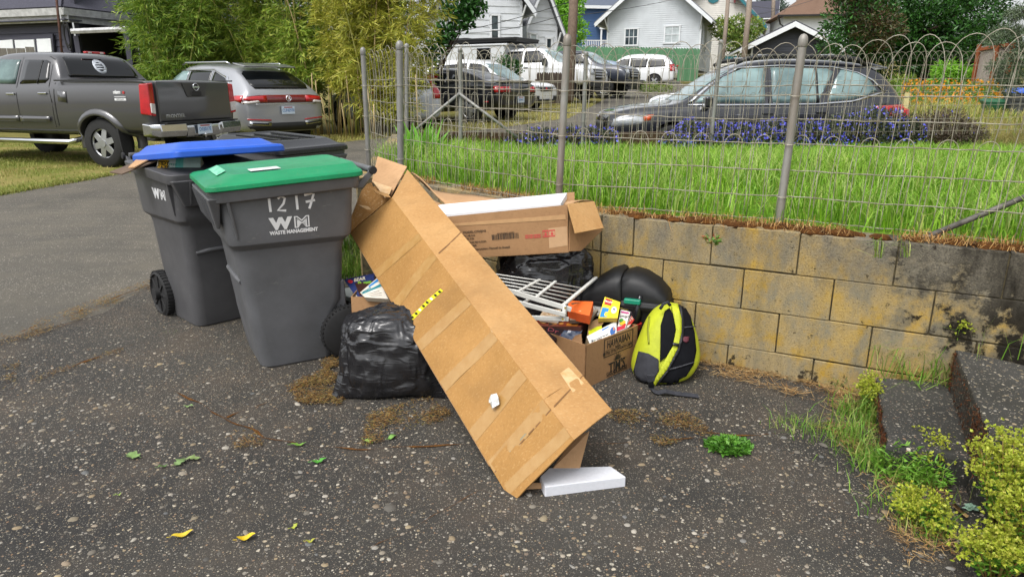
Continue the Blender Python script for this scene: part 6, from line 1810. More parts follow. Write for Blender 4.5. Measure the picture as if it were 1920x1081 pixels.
# tailgate, its plaque, handle and badge
tg = MB().box((-2.612, 0, 1.02), (.05, 1.50, .60)).obj('tailgate', PT, T, bevel=.018, seg=3)
def tgp(name, poly, m, off, parent=None, th=.006): return MB().slab([(-2.637 - off, y, z) for y, z in poly], th).obj(name, m, parent or tg, bevel=.002)
pq = tgp('plaque', [(-.27, 1.30), (.27, 1.30), (.19, 1.10), (.16, 1.08), (-.16, 1.08), (-.19, 1.10)], mat('plaque_grey', '#3c3c3b', .45), .012, th=.02)
MB().box((-2.655, 0, 1.135), (.012, .21, .07)).obj('handle', M_TRIM, tg, bevel=.006)
b = MB(); b.tube([(-2.658, .055 * math.cos(2 * PI * k / 24), 1.235 + .055 * math.sin(2 * PI * k / 24)) for k in range(24)], .009, 6, closed=True); b.obj('badge_ring', M_CHROME, tg, smooth=True)
MB().box((-2.660, 0, 1.235), (.012, .145, .026)).obj('badge_bar', M_CHROME, tg, bevel=.002)
rm_ = lambda y, z, x=-2.639: frame((x, y, z), (0, -1, 0), (0, 0, 1))
text_mesh('lettering', 'FRONTIER', .075, rm_(.46, .80), M_CHROME, tg, bold=.003, ext=.003, xs=1.05)
MB().box((-2.64, -.02, .735), (.012, 1.46, .012)).obj('trim_strip', M_TRIM, tg)
for d in (-1, 1):
    l0 = MB().hexa([(-2.60, d * .775, .80), (-2.625, d * .90, .82), (-2.45, d * .932, .84), (-2.45, d * .80, .84), (-2.60, d * .765, 1.30), (-2.615, d * .885, 1.29), (-2.48, d * .925, 1.28), (-2.48, d * .8, 1.28)]).obj('tail_light', M_TAIL, T, bevel=.02, seg=3)
    MB().hexa([(-2.61, d * .79, .84), (-2.636, d * .885, .86), (-2.56, d * .90, .86), (-2.56, d * .79, .84), (-2.612, d * .785, .99), (-2.636, d * .88, 1.0), (-2.56, d * .9, 1.0), (-2.56, d * .785, .99)]).obj('reversing_lens', M_TAILW, l0, bevel=.008)
# bumper, plate, tow ball
bm_ = MB(); bm_.loft([[Vector((x, y, z)) for x, z in pr] for y, pr in [(-.93, [(-2.45, .52), (-2.60, .54), (-2.62, .60), (-2.60, .68), (-2.45, .70)]), (-.85, [(-2.5, .48), (-2.70, .50), (-2.735, .58), (-2.72, .69), (-2.5, .71)]), (-.38, [(-2.5, .47), (-2.72, .49), (-2.765, .57), (-2.75, .69), (-2.5, .71)]), (-.34, [(-2.5, .45), (-2.70, .47), (-2.72, .55), (-2.71, .66), (-2.5, .68)]),
    (.34, [(-2.5, .45), (-2.70, .47), (-2.72, .55), (-2.71, .66), (-2.5, .68)]), (.38, [(-2.5, .47), (-2.72, .49), (-2.765, .57), (-2.75, .69), (-2.5, .71)]), (.85, [(-2.5, .48), (-2.70, .50), (-2.735, .58), (-2.72, .69), (-2.5, .71)]), (.93, [(-2.45, .52), (-2.60, .54), (-2.62, .60), (-2.60, .68), (-2.45, .70)])]])
bmp = bm_.obj('rear_bumper', M_CHROME, T, bevel=.012, seg=2)
MB().box((-2.66, 0, .705), (.2, 1.5, .02)).obj('step_pad', M_TRIM, bmp, bevel=.004)
trk.plate(-2.745, 0, .585, 'D03017E')
MB().box((-2.62, 0, .40), (.3, .08, .08)).obj('hitch', M_TRIM, T, bevel=.006)
MB().lathe([(.001, 0), (.02, 0), (.016, .03), (.028, .05), (.03, .065), (.022, .085), (.001, .092)], 14, 'z', (-2.74, 0, .44)).obj('tow_ball', M_CHROME, T, smooth=True)
# flares, flaps, step, seams
for d in (1, -1):
    b = MB(); rs = []
    for k in range(19):
        a = PI * (-.06 + 1.12 * k / 18); ca, sa = math.cos(a), math.sin(a)
        p = trk.on_side(-1.6 + .47 * ca, max(.52, .39 + .47 * sa), d); y0 = abs(p.y)
        c0 = [(r_, y_) for r_, y_ in ((.425, y0 - .06), (.425, y0 + .035), (.45, y0 + .045), (.51, y0 + .02), (.53, y0 - .01), (.53, y0 - .06))]
        rs.append([Vector((-1.6 + r_ * ca, d * y_, .39 + r_ * sa)) for r_, y_ in c0])
    b.loft(rs); o = b.obj('fender_flare', PT, T, smooth=True); e = o.modifiers.new('es', 'EDGE_SPLIT'); e.split_angle = math.radians(50)
    MB().hexa([(-2.02, d * .74, .22), (-2.0, d * .74, .22), (-2.0, d * .93, .22), (-2.02, d * .93, .22), (-1.98, d * .74, .62), (-1.95, d * .74, .62), (-1.95, d * .93, .62), (-1.98, d * .93, .62)]).obj('mud_flap', M_RUBBER, T, bevel=.006)
    MB().tube([(-1.08, d * .80, .44), (-1.0, d * .93, .40), (.9, d * .93, .40), (1.0, d * .80, .44)], .042, 12).obj('side_step', M_CHROME, T, smooth=True)
    MB().box((-1.72, d * .905, 1.335), (1.72, .055, .022)).obj('bed_rail_cap', M_TRIM, T, bevel=.008)
trk.line([(-.79, .55), (-.81, 1.3)], .018, name='cab_gap')
trk.line([(-.72, .62), (-.745, 1.0), (-.70, 1.25), (-.66, 1.66), (-.54, 1.71)], .010)
trk.line([(-.015, .55), (-.015, 1.70)], .010)
trk.line([(1.06, .55), (1.08, 1.22)], .010)
trk.line([(-.7, .56), (1.06, .56)], .012)
trk.side('rub_strip', [(1.03, .70), (-.005, .70), (-.005, .79), (1.03, .79)], PT, off=.018, th=.02)
trk.side('rub_strip', [(-.03, .70), (-.66, .705), (-.66, .785), (-.03, .79)], PT, off=.018, th=.02)
trk.side('fuel_door', [(-.88, 1.02), (-1.05, 1.0), (-1.05, 1.16), (-.88, 1.18)], PT, off=.003)
trk.line([(-.88, 1.02), (-.88, 1.18)], .006); trk.line([(-1.06, .99), (-1.06, 1.17)], .006)
trk.handle(.10, 1.13, M_CHROME); trk.handle(-.58, 1.14, M_CHROME)
trk.mirror(.98, 1.25, M_TRIM, sz=(.12, .22, .2))
for d in (1,):
    p = trk.on_side(-2.12, 1.12, d).y + .002
    fm = lambda x, z: frame((x, p, z), (-d, 0, 0), (0, 0, 1))
    text_mesh('lettering', 'nism', .072, fm(-2.05, 1.16), M_WHITE, T, bold=.003, ext=.004)
    text_mesh('lettering', 'o', .072, fm(-2.175, 1.16), mat('badge_red', '#c23a3a', .5), T, bold=.003, ext=.004)
    MB().box((-2.10, p + .002, 1.055), (.215, .006, .035)).obj('sticker', M_WHITE, T)
    text_mesh('lettering', 'OFF ROAD', .03, frame((-2.10, p + .0055, 1.055), (-d, 0, 0), (0, 0, 1)), M_TRIM, T, ext=.001)
    MB().box((-2.10, p + .002, 1.095), (.215, .006, .008)).obj('sticker', M_WHITE, T)

# ---- silver suv behind it
hd = math.radians(143)
PS = paint('suv_silver', '#9b9da1', .55, .3)
sv = Car('suv', 'silver grey suv with a full width red tail light bar parked before the bamboo', 'suv', (-6.5, 16.0, .17), hd,
         [(-2.42, .45, .98, 1.02, .80, .72), (-2.38, .38, 1.08, 1.13, .92, .80), (-2.25, .35, 1.10, 1.28, .97, .74), (-1.75, .33, 1.10, 1.60, .985, .66), (-1.3, .31, 1.09, 1.69, .99, .66), (-.5, .30, 1.07, 1.73, .99, .67), (.1, .3, 1.05, 1.71, .99, .66), (.6, .3, 1.03, 1.52, .985, .66), (1.05, .31, 1.0, 1.2, .98, .72), (1.35, .32, .98, 1.06, .97, .80), (1.8, .33, .93, 1.0, .95, .80), (2.2, .36, .84, .93, .92, .74), (2.42, .42, .72, .78, .82, .64)], PS, (-1.5, 1.48), .39, 1.98, .27, 5)
sv.side('front_window', [(.98, 1.14), (-.12, 1.12), (-.12, 1.58), (.35, 1.58), (.62, 1.45)], M_GLASST)
sv.side('rear_window', [(-.2, 1.12), (-1.05, 1.13), (-1.0, 1.57), (-.2, 1.59)], M_GLASSD)
sv.side('quarter_window', [(-1.12, 1.14), (-1.75, 1.20), (-1.55, 1.42), (-1.1, 1.56)], M_GLASSD)
sv.side('window_trim', [(.4, 1.615), (-1.05, 1.61), (-1.62, 1.45), (-1.84, 1.20), (-1.80, 1.18), (-1.58, 1.43), (-1.05, 1.585), (.4, 1.59)], M_CHROME, off=.006, grid=.15)
sv.rear('rear_screen', [(-.62, 1.22), (.62, 1.22), (.66, 1.3), (.60, 1.50), (.5, 1.56), (-.5, 1.56), (-.6, 1.50), (-.66, 1.3)], M_GLASSD, .01)
sv.rear('tail_lights_bar', [(-.93, .93), (-.93, 1.07), (-.6, 1.10), (.6, 1.10), (.93, 1.07), (.93, .93), (.55, .95), (-.55, .95)], M_TAILD, .02)
for d in (-1, 1):
    sv.rear('tail_light', [(d * .46, .96), (d * .46, 1.09), (d * .90, 1.06), (d * .93, 1.0)], M_TAIL, .03)
    sv.rear('reversing_lens', [(d * .62, .955), (d * .94, .93), (d * .94, .97), (d * .66, 1.0)], M_TAILW, .034)
    sv.side('tail_light', [(-2.3, .95), (-1.98, 1.02), (-2.1, 1.09), (-2.32, 1.09)], M_TAIL, (d,), .01)
sv.rear('chrome_strip', [(-.72, .915), (.72, .915), (.72, .93), (-.72, .93)], M_CHROME, .03)
sv.rear('lower_bumper', [(-.8, .40), (.8, .40), (.9, .52), (.5, .56), (-.5, .56), (-.9, .52)], M_TRIM, .012)
for d in (-1, 1):
    sv.rear('exhaust_trim', [(d * .42, .50), (d * .88, .54), (d * .86, .60), (d * .40, .57)], M_CHROME, .03)
    sv.rear('exhaust_recess', [(d * .47, .52), (d * .83, .55), (d * .82, .582), (d * .46, .56)], M_TRIM, .036)
    sv.rear('reflector', [(d * .4, .60), (d * .9, .63), (d * .9, .655), (d * .4, .625)], M_TAIL, .02)
    MB().tube([(-1.5, d * .60, 1.70), (-1.4, d * .62, 1.735), (.1, d * .63, 1.75), (.25, d * .63, 1.71)], .018, 8).obj('roof_rail', M_CHROME, sv.t, smooth=True)
sv.line([(-.16, .45), (-.16, 1.6)], .012); sv.line([(-1.08, .60), (-1.1, 1.1), (-1.05, 1.6)], .012)
sv.plate(-2.455, .0, .80, 'CUNE970')
b = MB(); b.tube([(-2.50, .055 * math.cos(2 * PI * k / 20), 1.03 + .055 * math.sin(2 * PI * k / 20)) for k in range(20)], .007, 6, closed=True); b.obj('badge_ring', M_CHROME, sv.t)
b = MB()
for a, c in (((-.03, .03), (0, -.04)), ((0, -.04), (.03, .03)), ((-.015, .04), (0, 0)), ((0, 0), (.015, .04))): b.tube([(-2.50, a[0], 1.03 + a[1]), (-2.50, c[0], 1.03 + c[1])], .005, 5)
tag(b.obj('badge_letters', M_CHROME, sv.t), kind='stuff')
b = MB().hexa([(-1.98, -.6, 1.63), (-1.65, -.62, 1.69), (-1.65, .62, 1.69), (-1.98, .6, 1.63), (-2.0, -.6, 1.655), (-1.6, -.62, 1.72), (-1.6, .62, 1.72), (-2.0, .6, 1.655)]); b.obj('spoiler', PS, sv.t, bevel=.012)

# ---- dark wagon on the drive behind the lawn
PO = paint('wagon_grey', '#1d1f25', .3, .22)
wg = Car('estate_car', 'dark grey estate car with roof rails parked behind the purple flowers', 'car', (3.92, 12.25, .15), math.radians(181), SUV(), PO, (-1.38, 1.36), .345, 1.84, .235, 5, M_ALLOY)
wg.side('front_window', [(1.02, 1.03), (-.08, 1.02), (-.10, 1.56), (.25, 1.545), (.55, 1.42)], M_GLASST)
wg.side('rear_window', [(-.20, 1.02), (-.92, 1.035), (-1.12, 1.36), (-1.2, 1.50), (-1.1, 1.55), (-.20, 1.57)], M_GLASST)
wg.side('quarter_window', [(-1.08, 1.05), (-1.5, 1.08), (-1.9, 1.2), (-1.75, 1.42), (-1.45, 1.53), (-1.33, 1.53), (-1.22, 1.38)], M_GLASST)
wg.side('window_trim', [(1.16, .985), (.6, .975), (-.9, .99), (-1.5, 1.03), (-1.98, 1.17), (-2.02, 1.21), (-1.5, 1.065), (-.9, 1.02), (.6, 1.005), (1.1, 1.01)], M_CHROME, off=.006, grid=.2)
wg.side('window_trim', [(1.16, 1.0), (.62, 1.43), (.28, 1.58), (-.4, 1.615), (-1.2, 1.59), (-1.6, 1.51), (-1.86, 1.38), (-2.02, 1.19), (-1.98, 1.20), (-1.83, 1.36), (-1.58, 1.485), (-1.2, 1.565), (-.4, 1.59), (.28, 1.555), (.6, 1.41), (1.1, 1.0)], M_CHROME, off=.006, grid=.2)
wg.side('window_bar', [(-.90, 1.03), (-.94, 1.03), (-.94, 1.56), (-.90, 1.56)], M_TRIM, off=.010)
wg.side('lower_cladding', [(1.0, .26), (-.98, .26), (-.98, .44), (1.0, .42)], M_TRIM, off=.012, grid=.2)
wg.line([(1.0, .45), (1.03, .99)], .012); wg.line([(-.14, .45), (-.14, 1.0), (-.15, 1.6)], .012); wg.line([(-1.0, .8), (-1.15, 1.0), (-1.18, 1.12), (-1.05, 1.5), (-1.1, 1.6)], .012)
wg.line([(1.3, .80), (.4, .84), (-1.2, .86), (-2.0, .88)], .010, mat('crease_shine', '#5c5f68', .3, metal=.5))  # pale strip painted along the body crease as its highlight, not a gap
wg.handle(-.02 - .1, .86, PO); wg.handle(-.98, .88, PO)
wg.mirror(.86, .99, PO)
for d in (-1, 1):
    wg.side('tail_light', [(-1.82, .98), (-2.38, 1.0), (-2.42, .78), (-2.2, .76), (-1.98, .84)], M_TAIL, (d,), .012)
    wg.side('reversing_lens', [(-2.26, .86), (-2.38, .87), (-2.38, .92), (-2.26, .92)], M_TAILW, (d,), .02)
    wg.side('head_light', [(2.34, .66), (2.38, .76), (1.98, .84), (1.76, .84), (1.88, .70)], M_HEADL, (d,), .010)
    wg.side('indicator', [(1.86, .83), (1.68, .85), (1.74, .76), (1.84, .74)], M_AMBER, (d,), .014)
    b = MB(); b.tube([(-1.75, d * .585, 1.60), (-1.62, d * .60, 1.68), (-1.2, d * .61, 1.725), (-.2, d * .62, 1.74), (.2, d * .61, 1.70), (.35, d * .60, 1.63)], [.03, .045, .035, .03, .035, .03], 8); b.obj('roof_rail', M_TRIM, wg.t, smooth=True)
    for x in (-1.1, -.1): MB().box((x, d * .60, 1.75), (.22, .05, .03)).obj('rail_foot', M_CHROME, wg.t, bevel=.008)
wg.rear('rear_screen', [(-.5, 1.10), (.5, 1.10), (.42, 1.46), (-.42, 1.46)], M_GLASSD, .002, .06, .003)
MB().hexa([(-2.12, -.55, 1.54), (-1.85, -.58, 1.60), (-1.85, .58, 1.60), (-2.12, .55, 1.54), (-2.14, -.55, 1.57), (-1.8, -.58, 1.645), (-1.8, .58, 1.645), (-2.14, .55, 1.57)]).obj('spoiler', mat('spoiler_pale', '#6a6d76', .2, metal=.4), wg.t, bevel=.01)  # spoiler coloured paler than the body paint
wg.front('grille', [(-.45, .48), (.45, .48), (.5, .72), (-.5, .72)], M_TRIM, .01)
wg.front('windscreen', [(-.62, 1.06), (.62, 1.06), (.54, 1.52), (-.54, 1.52)], M_GLASST, .006)

def simple_car(name, label, cat, loc, head, stations, pm, wheels, r, W, wins, front=None, rear=None, group='cars parked on the alley', rimr=.22, spokes=5, rim=None, glass=M_GLASSD, wglass=M_GLASST, **k):
    c = Car(name, label, cat, loc, head, stations, pm, wheels, r, W, rimr, spokes, rim, group, **k)
    for nm, p in wins: c.side(nm, p, glass)
    if front: c.front('windscreen', front, wglass, .008)
    if rear: c.rear('rear_screen', rear, glass, .008)
    return c
PW = paint('white_paint', '#d2d4d6', .0, .3)
PB = paint('black_paint', '#16171b', .3, .25)
COUPE = [(-2.36, .45, .82, .88, .76, .66), (-2.3, .36, .93, 1.0, .88, .74), (-2.0, .32, .95, 1.03, .93, .72), (-1.75, .3, .96, 1.06, .935, .68), (-1.2, .28, .94, 1.26, .935, .58), (-.6, .26, .92, 1.37, .93, .55), (-.1, .25, .91, 1.39, .93, .55), (.35, .25, .9, 1.28, .925, .57), (.8, .25, .9, 1.06, .92, .66), (1.05, .26, .89, .96, .915, .74), (1.6, .27, .84, .92, .90, .74), (2.1, .3, .75, .82, .86, .68), (2.34, .36, .62, .68, .74, .56)]
cp = simple_car('coupe', 'black coupe with slatted red tail lights parked by the bamboo, tail outward', 'car', (-1.75, 20.2, tz(-1.2, 19.6) - .02), math.radians(146), COUPE, PB, (-1.35, 1.38), .35, 1.87,
                [('side_window', [(.55, .98), (-.55, .97), (-.5, 1.27), (0, 1.30), (.3, 1.2)]), ('quarter_window', [(-.68, .98), (-1.15, 1.0), (-.9, 1.16), (-.66, 1.22)])], rear=[(-.55, 1.1), (.55, 1.1), (.42, 1.32), (-.42, 1.32)], rimr=.25)
for d in (-1, 1):
    cp.rear('tail_panel', [(d * .44, .74), (d * .86, .74), (d * .86, .94), (d * .44, .94)], M_TRIM, .02)
    for k in range(3): cp.rear('tail_light', [(d * (.47 + .13 * k), .77), (d * (.58 + .13 * k), .77), (d * (.58 + .13 * k), .91), (d * (.47 + .13 * k), .91)], M_TAIL, .032)
    cp.side('tail_light', [(-2.18, .76), (-2.33, .77), (-2.33, .92), (-2.12, .92)], M_TAIL, (d,), .008)
    cp.side('reflector', [(-1.85, .52), (-2.0, .52), (-2.0, .55), (-1.85, .55)], M_TAIL, (d,), .008)
cp.plate(-2.40, 0, .58, 'BKR4471')
MB().hexa([(-2.26, -.7, .99), (-2.05, -.7, 1.02), (-2.05, .7, 1.02), (-2.26, .7, .99), (-2.3, -.7, 1.06), (-2.1, -.7, 1.05), (-2.1, .7, 1.05), (-2.3, .7, 1.06)]).obj('spoiler', PB, cp.t, bevel=.01)

ws = simple_car('suv', 'white compact suv facing the road beside the low wooden fence', 'suv', (-.95, 24.2, tz(-.4, 23.4) - .06), math.radians(-32), [(x, a, b, c * .985, d, e) for x, a, b, c, d, e in SUV()], PW, (-1.38, 1.36), .365, 1.85,
                [('front_window', [(.95, 1.03), (-.08, 1.02), (-.1, 1.53), (.3, 1.5), (.55, 1.40)]), ('rear_window', [(-.2, 1.02), (-1.0, 1.04), (-1.15, 1.48), (-.2, 1.54)]), ('quarter_window', [(-1.2, 1.06), (-1.8, 1.15), (-1.6, 1.42), (-1.3, 1.48)])], front=[(-.66, 1.04), (.66, 1.04), (.56, 1.52), (-.56, 1.52)], rimr=.25)
for d in (-1, 1):
    ws.front('head_light', [(d * .42, .76), (d * .76, .78), (d * .72, .85), (d * .42, .83)], M_HEADL, .012)
    ws.front('fog_recess', [(d * .45, .40), (d * .72, .42), (d * .70, .54), (d * .45, .52)], M_TRIM, .012)
    ws.side('head_light', [(2.28, .74), (2.3, .80), (1.9, .88), (1.85, .84)], M_HEADL, (d,), .008)
    ws.mirror(.86, .99, PW, (d,))
ws.front('grille', [(-.38, .66), (.38, .66), (.42, .80), (-.42, .80)], M_TRIM, .014)
ws.front('badge', [(-.06, .70), (.06, .70), (.06, .77), (-.06, .77)], M_TAIL, .02)
ws.side('lower_cladding', [(1.0, .26), (-.98, .26), (-.98, .42), (1.0, .40)], M_TRIM, off=.012, grid=.2)
ws.front('lower_bumper', [(-.75, .36), (.75, .36), (.75, .42), (-.75, .42)], M_TRIM, .014)

BIG = [(-2.95, .70, 1.30, 1.34, .93, .88), (-2.9, .62, 1.35, 1.40, .98, .93), (-1.9, .58, 1.36, 1.42, 1.0, .95), (-.92, .55, 1.36, 1.42, 1.0, .95), (-.86, .55, 1.35, 1.5, 1.0, .84), (-.75, .55, 1.35, 1.85, 1.0, .76), (-.5, .55, 1.34, 1.95, 1.0, .74), (.4, .55, 1.33, 1.97, 1.0, .74), (.9, .55, 1.32, 1.90, 1.0, .73), (1.25, .55, 1.3, 1.6, 1.0, .76), (1.6, .56, 1.26, 1.36, .99, .86), (2.2, .58, 1.22, 1.34, .98, .86), (2.7, .6, 1.15, 1.28, .96, .82), (2.88, .62, 1.0, 1.1, .9, .76), (2.93, .66, .9, .96, .84, .7)]
def big_truck(label, loc, head, pm, group='trucks parked in the white house yard'):
    c = simple_car('pickup_truck', label, 'pickup truck', loc, head, BIG, pm, (-1.85, 1.9), .43, 2.0,
                   [('front_window', [(1.15, 1.42), (.16, 1.40), (.16, 1.82), (.7, 1.84), (.95, 1.70)]), ('rear_window', [(.06, 1.40), (-.62, 1.42), (-.66, 1.78), (-.55, 1.83), (.06, 1.83)])], front=[(-.74, 1.42), (.74, 1.42), (.66, 1.86), (-.66, 1.86)], group=group, rimr=.26, spokes=6)
    c.front('grille', [(-.50, .78), (.50, .78), (.54, 1.16), (-.54, 1.16)], M_TRIM, .02)
    for k in range(3): c.front('grille_bar', [(-.5, .86 + .1 * k), (.5, .86 + .1 * k), (.5, .89 + .1 * k), (-.5, .89 + .1 * k)], M_CHROME if pm is not PB else M_ALLOY, .03)
    for d in (-1, 1):
        c.front('head_light', [(d * .58, .94), (d * .86, .96), (d * .84, 1.14), (d * .58, 1.14)], M_HEADL, .02)
        c.mirror(1.12, 1.36, M_TRIM, (d,), (.14, .26, .26))
    MB().box((2.95, 0, .62), (.24, 1.9, .22)).obj('front_bumper', M_TRIM, c.t, bevel=.03)
    MB().box((2.9, 0, .42), (.2, 1.6, .16)).obj('air_dam', M_TRIM, c.t, bevel=.02)
    c.side('wheel_arch_trim', [(1.2, .55), (-1.2, .55), (-1.2, .64), (1.2, .64)], M_TRIM, off=.012, grid=.3)
    c.handle(.3, 1.22, M_TRIM); c.handle(-.5, 1.22, M_TRIM)
    return c
hw = math.radians(-29)
wt = big_truck('white crew cab pickup carrying a camper, standing behind the low wooden fence', (.75, 28.6, tz(.8, 28) + .05), hw, PW)
dk = big_truck('dark pickup with chrome barred grille parked beside the white camper truck', (2.65, 32.2, tz(2.6, 31.8)), hw, paint('slate_paint', '#2b303c', .3, .3))
# camper on the white truck
cm = empty('truck_camper', (.75, 28.6, tz(.8, 28) + .05), hw, 'white truck camper box with a black roof rack, standing on the white pickup', 'camper')
M_CAMP = mat('camper_white', '#c9ccce', .4, var=.06, scale=4)
b = MB().loft([rrect(-3.35, -.62, -1.02, 1.02, .08, 1.42), rrect(-3.35, -.62, -1.02, 1.02, .08, 2.05)]); b.obj('camper_shell', M_CAMP, cm, bevel=.03)
b = MB().box((-1.95, 0, 2.085), (2.9, 2.12, .07)).obj('roof_cap', M_CAMP, cm, bevel=.02)
for d in (-1, 1):
    MB().box((-1.55, d * 1.03, 1.76), (.62, .02, .42)).obj('window', M_GLASSD, cm, bevel=.06)
    MB().box((-2.6, d * 1.03, 1.62), (.3, .02, .3)).obj('hatch', M_TRIM, cm, bevel=.02)
rr = MB().box((-1.9, 0, 2.27), (3.5, 1.9, .16)).obj('roof_box', M_TRIM, cm, bevel=.03)
for d in (-1, 1):
    MB().box((-1.9, d * .97, 2.30), (3.5, .03, .05)).obj('rack_rail', M_TRIM, cm)
MB().box((-3.0, 0, 2.37), (1.0, 1.5, .05)).obj('roof_vent', M_TRIM, cm, bevel=.01)
MB().box((-.55, 0, 2.27), (.3, 1.6, .12)).obj('awning_case', mat('awning_grey', '#5a5d60', .5), cm, bevel=.02)

wv = simple_car('suv', 'white long suv with dark windows before the green board fence', 'suv', (7.0, 42.6, tz(7, 42) - .0), math.radians(160), [(x * 1.08, a + .06, b + .1, c * 1.12, d * 1.06, e * 1.12) for x, a, b, c, d, e in SUV()], PW, (-1.5, 1.5), .39, 1.95,
                [('front_window', [(1.0, 1.16), (.0, 1.14), (-.02, 1.66), (.35, 1.63), (.62, 1.52)]), ('rear_window', [(-.08, 1.14), (-1.0, 1.15), (-1.05, 1.64), (-.08, 1.68)]), ('quarter_window', [(-1.1, 1.15), (-2.1, 1.2), (-1.95, 1.6), (-1.15, 1.64)])], rear=[(-.62, 1.2), (.62, 1.2), (.58, 1.68), (-.58, 1.68)], rimr=.24)
for d in (-1, 1): wv.rear('tail_light', [(d * .66, .92), (d * .93, .92), (d * .88, 1.32), (d * .68, 1.32)], M_TAIL, .02); wv.side('tail_light', [(-2.35, .95), (-2.52, .95), (-2.45, 1.3), (-2.32, 1.28)], M_TAIL, (d,), .01)
wv.plate(-2.66, 0, .95, 'BHT2206')
wv.rear('lower_bumper', [(-.8, .48), (.8, .48), (.8, .58), (-.8, .58)], M_TRIM, .015)
bs = simple_car('suv', 'pale blue grey suv whose roof shows between dark pickup and white suv', 'suv', (4.1, 41.5, tz(4.1, 41) - .1), math.radians(175), [(x * .95, a, b, c, d, e) for x, a, b, c, d, e in SUV()], paint('blue_grey', '#7d8c9e', .4, .3), (-1.3, 1.3), .36, 1.84,
                [('front_window', [(.9, 1.03), (-.08, 1.02), (-.1, 1.54), (.3, 1.5)]), ('rear_window', [(-.2, 1.02), (-1.1, 1.04), (-1.15, 1.5), (-.2, 1.56)])], rear=[(-.6, 1.1), (.6, 1.1), (.54, 1.52), (-.54, 1.52)])
sc = simple_car('hatchback', 'silver white hatchback half hidden by bamboo leaves beside the black coupe', 'car', (-3.36, 18.4, tz(-2.6, 16.9) - .02), math.radians(118), [(x * .88, a, b, c * .9, d * .95, e * .96) for x, a, b, c, d, e in SUV()], paint('pale_silver', '#b4b8bd', .3, .3), (-1.2, 1.2), .33, 1.76,
                [('front_window', [(.8, .98), (-.08, .97), (-.1, 1.38), (.25, 1.36)]), ('rear_window', [(-.2, .97), (-1.0, 1.0), (-1.1, 1.3), (-.2, 1.4)])], rear=[(-.55, 1.02), (.55, 1.02), (.5, 1.38), (-.5, 1.38)])
for d in (-1, 1): sc.rear('tail_light', [(d * .6, .8), (d * .8, .8), (d * .7, 1.35), (d * .58, 1.35)], M_TAIL, .02); sc.side('tail_light', [(-1.98, .85), (-2.1, .85), (-1.85, 1.3), (-1.75, 1.28)], M_TAIL, (d,), .01)
sc.plate(-2.18, 0, .62, 'AXE8153')
wc = simple_car('saloon', 'white saloon whose bonnet shows past the front of the dark estate car', 'car', (5.0, 14.9, tz(5.3, 14.9) + .02), math.radians(178), [(x * .85, a, b, c * .86, d, e) for x, a, b, c, d, e in SUV()], paint('pearl_white', '#d6dadf', .1, .25), (-1.18, 1.16), .32, 1.8,
                [('front_window', [(.8, .98), (-.08, .97), (-.1, 1.32), (.25, 1.28)]), ('rear_window', [(-.2, .97), (-.9, .98), (-.95, 1.26), (-.2, 1.33)])], front=[(-.6, 1.0), (.6, 1.0), (.5, 1.34), (-.5, 1.34)])
# ================================================================== HOUSES
def roof_mat(name, a, b): 
    n = NB(name); f = n.noise(30, 4, .7); g = n.noise(2, 4, .6)
    col = n.mix(n.ramp(f, [(.35, 0.), (.65, 1.)]), hx(a), hx(b)); col = n.mix(n.ramp(g, [(.5, 0.), (.7, .4)]), col, tuple(x * .6 for x in hx(a)))
    n.bump(f, .4, .02); return n.set(Base_Color=col, Roughness=.9, Specular_IOR_Level=.25)
M_RGREY = roof_mat('roof_grey', '#84868a', '#6c6e74'); M_RDARK = roof_mat('roof_dark', '#4b4b55', '#3a3a44'); M_RBROWN = roof_mat('roof_brown', '#7a6252', '#5e4a3e'); M_RBLUE = roof_mat('roof_slate', '#666d7a', '#525966')
def sid(name, a): return mat(name, a, .7, var=.08, scale=1.2, bump=.1, bscale=20)
M_SWHITE = sid('siding_white', '#d4d8dc'); M_SGREY = sid('siding_palegrey', '#c9ced2'); M_SCREAM = sid('siding_offwhite', '#d6d3cc'); M_SDARK = sid('siding_dark', '#3d3d4a'); M_SGAR = sid('siding_slate', '#43464f'); M_SBLUE = sid('siding_blue', '#4a6a98'); M_STAN = sid('siding_tan', '#b09a80')
M_TRIMW = mat('trim_white', '#dcdfe2', .5, var=.05, scale=6); M_TEAL = mat('trim_teal', '#1f6a74', .5, var=.08, scale=6); M_WIN = mat('house_glass', '#59666c', .08, var=.35, scale=1.5, col2='#2c3438', fine=False); M_WINB = mat('blind_glass', '#b9c2c4', .15, var=.2, scale=3, fine=False)
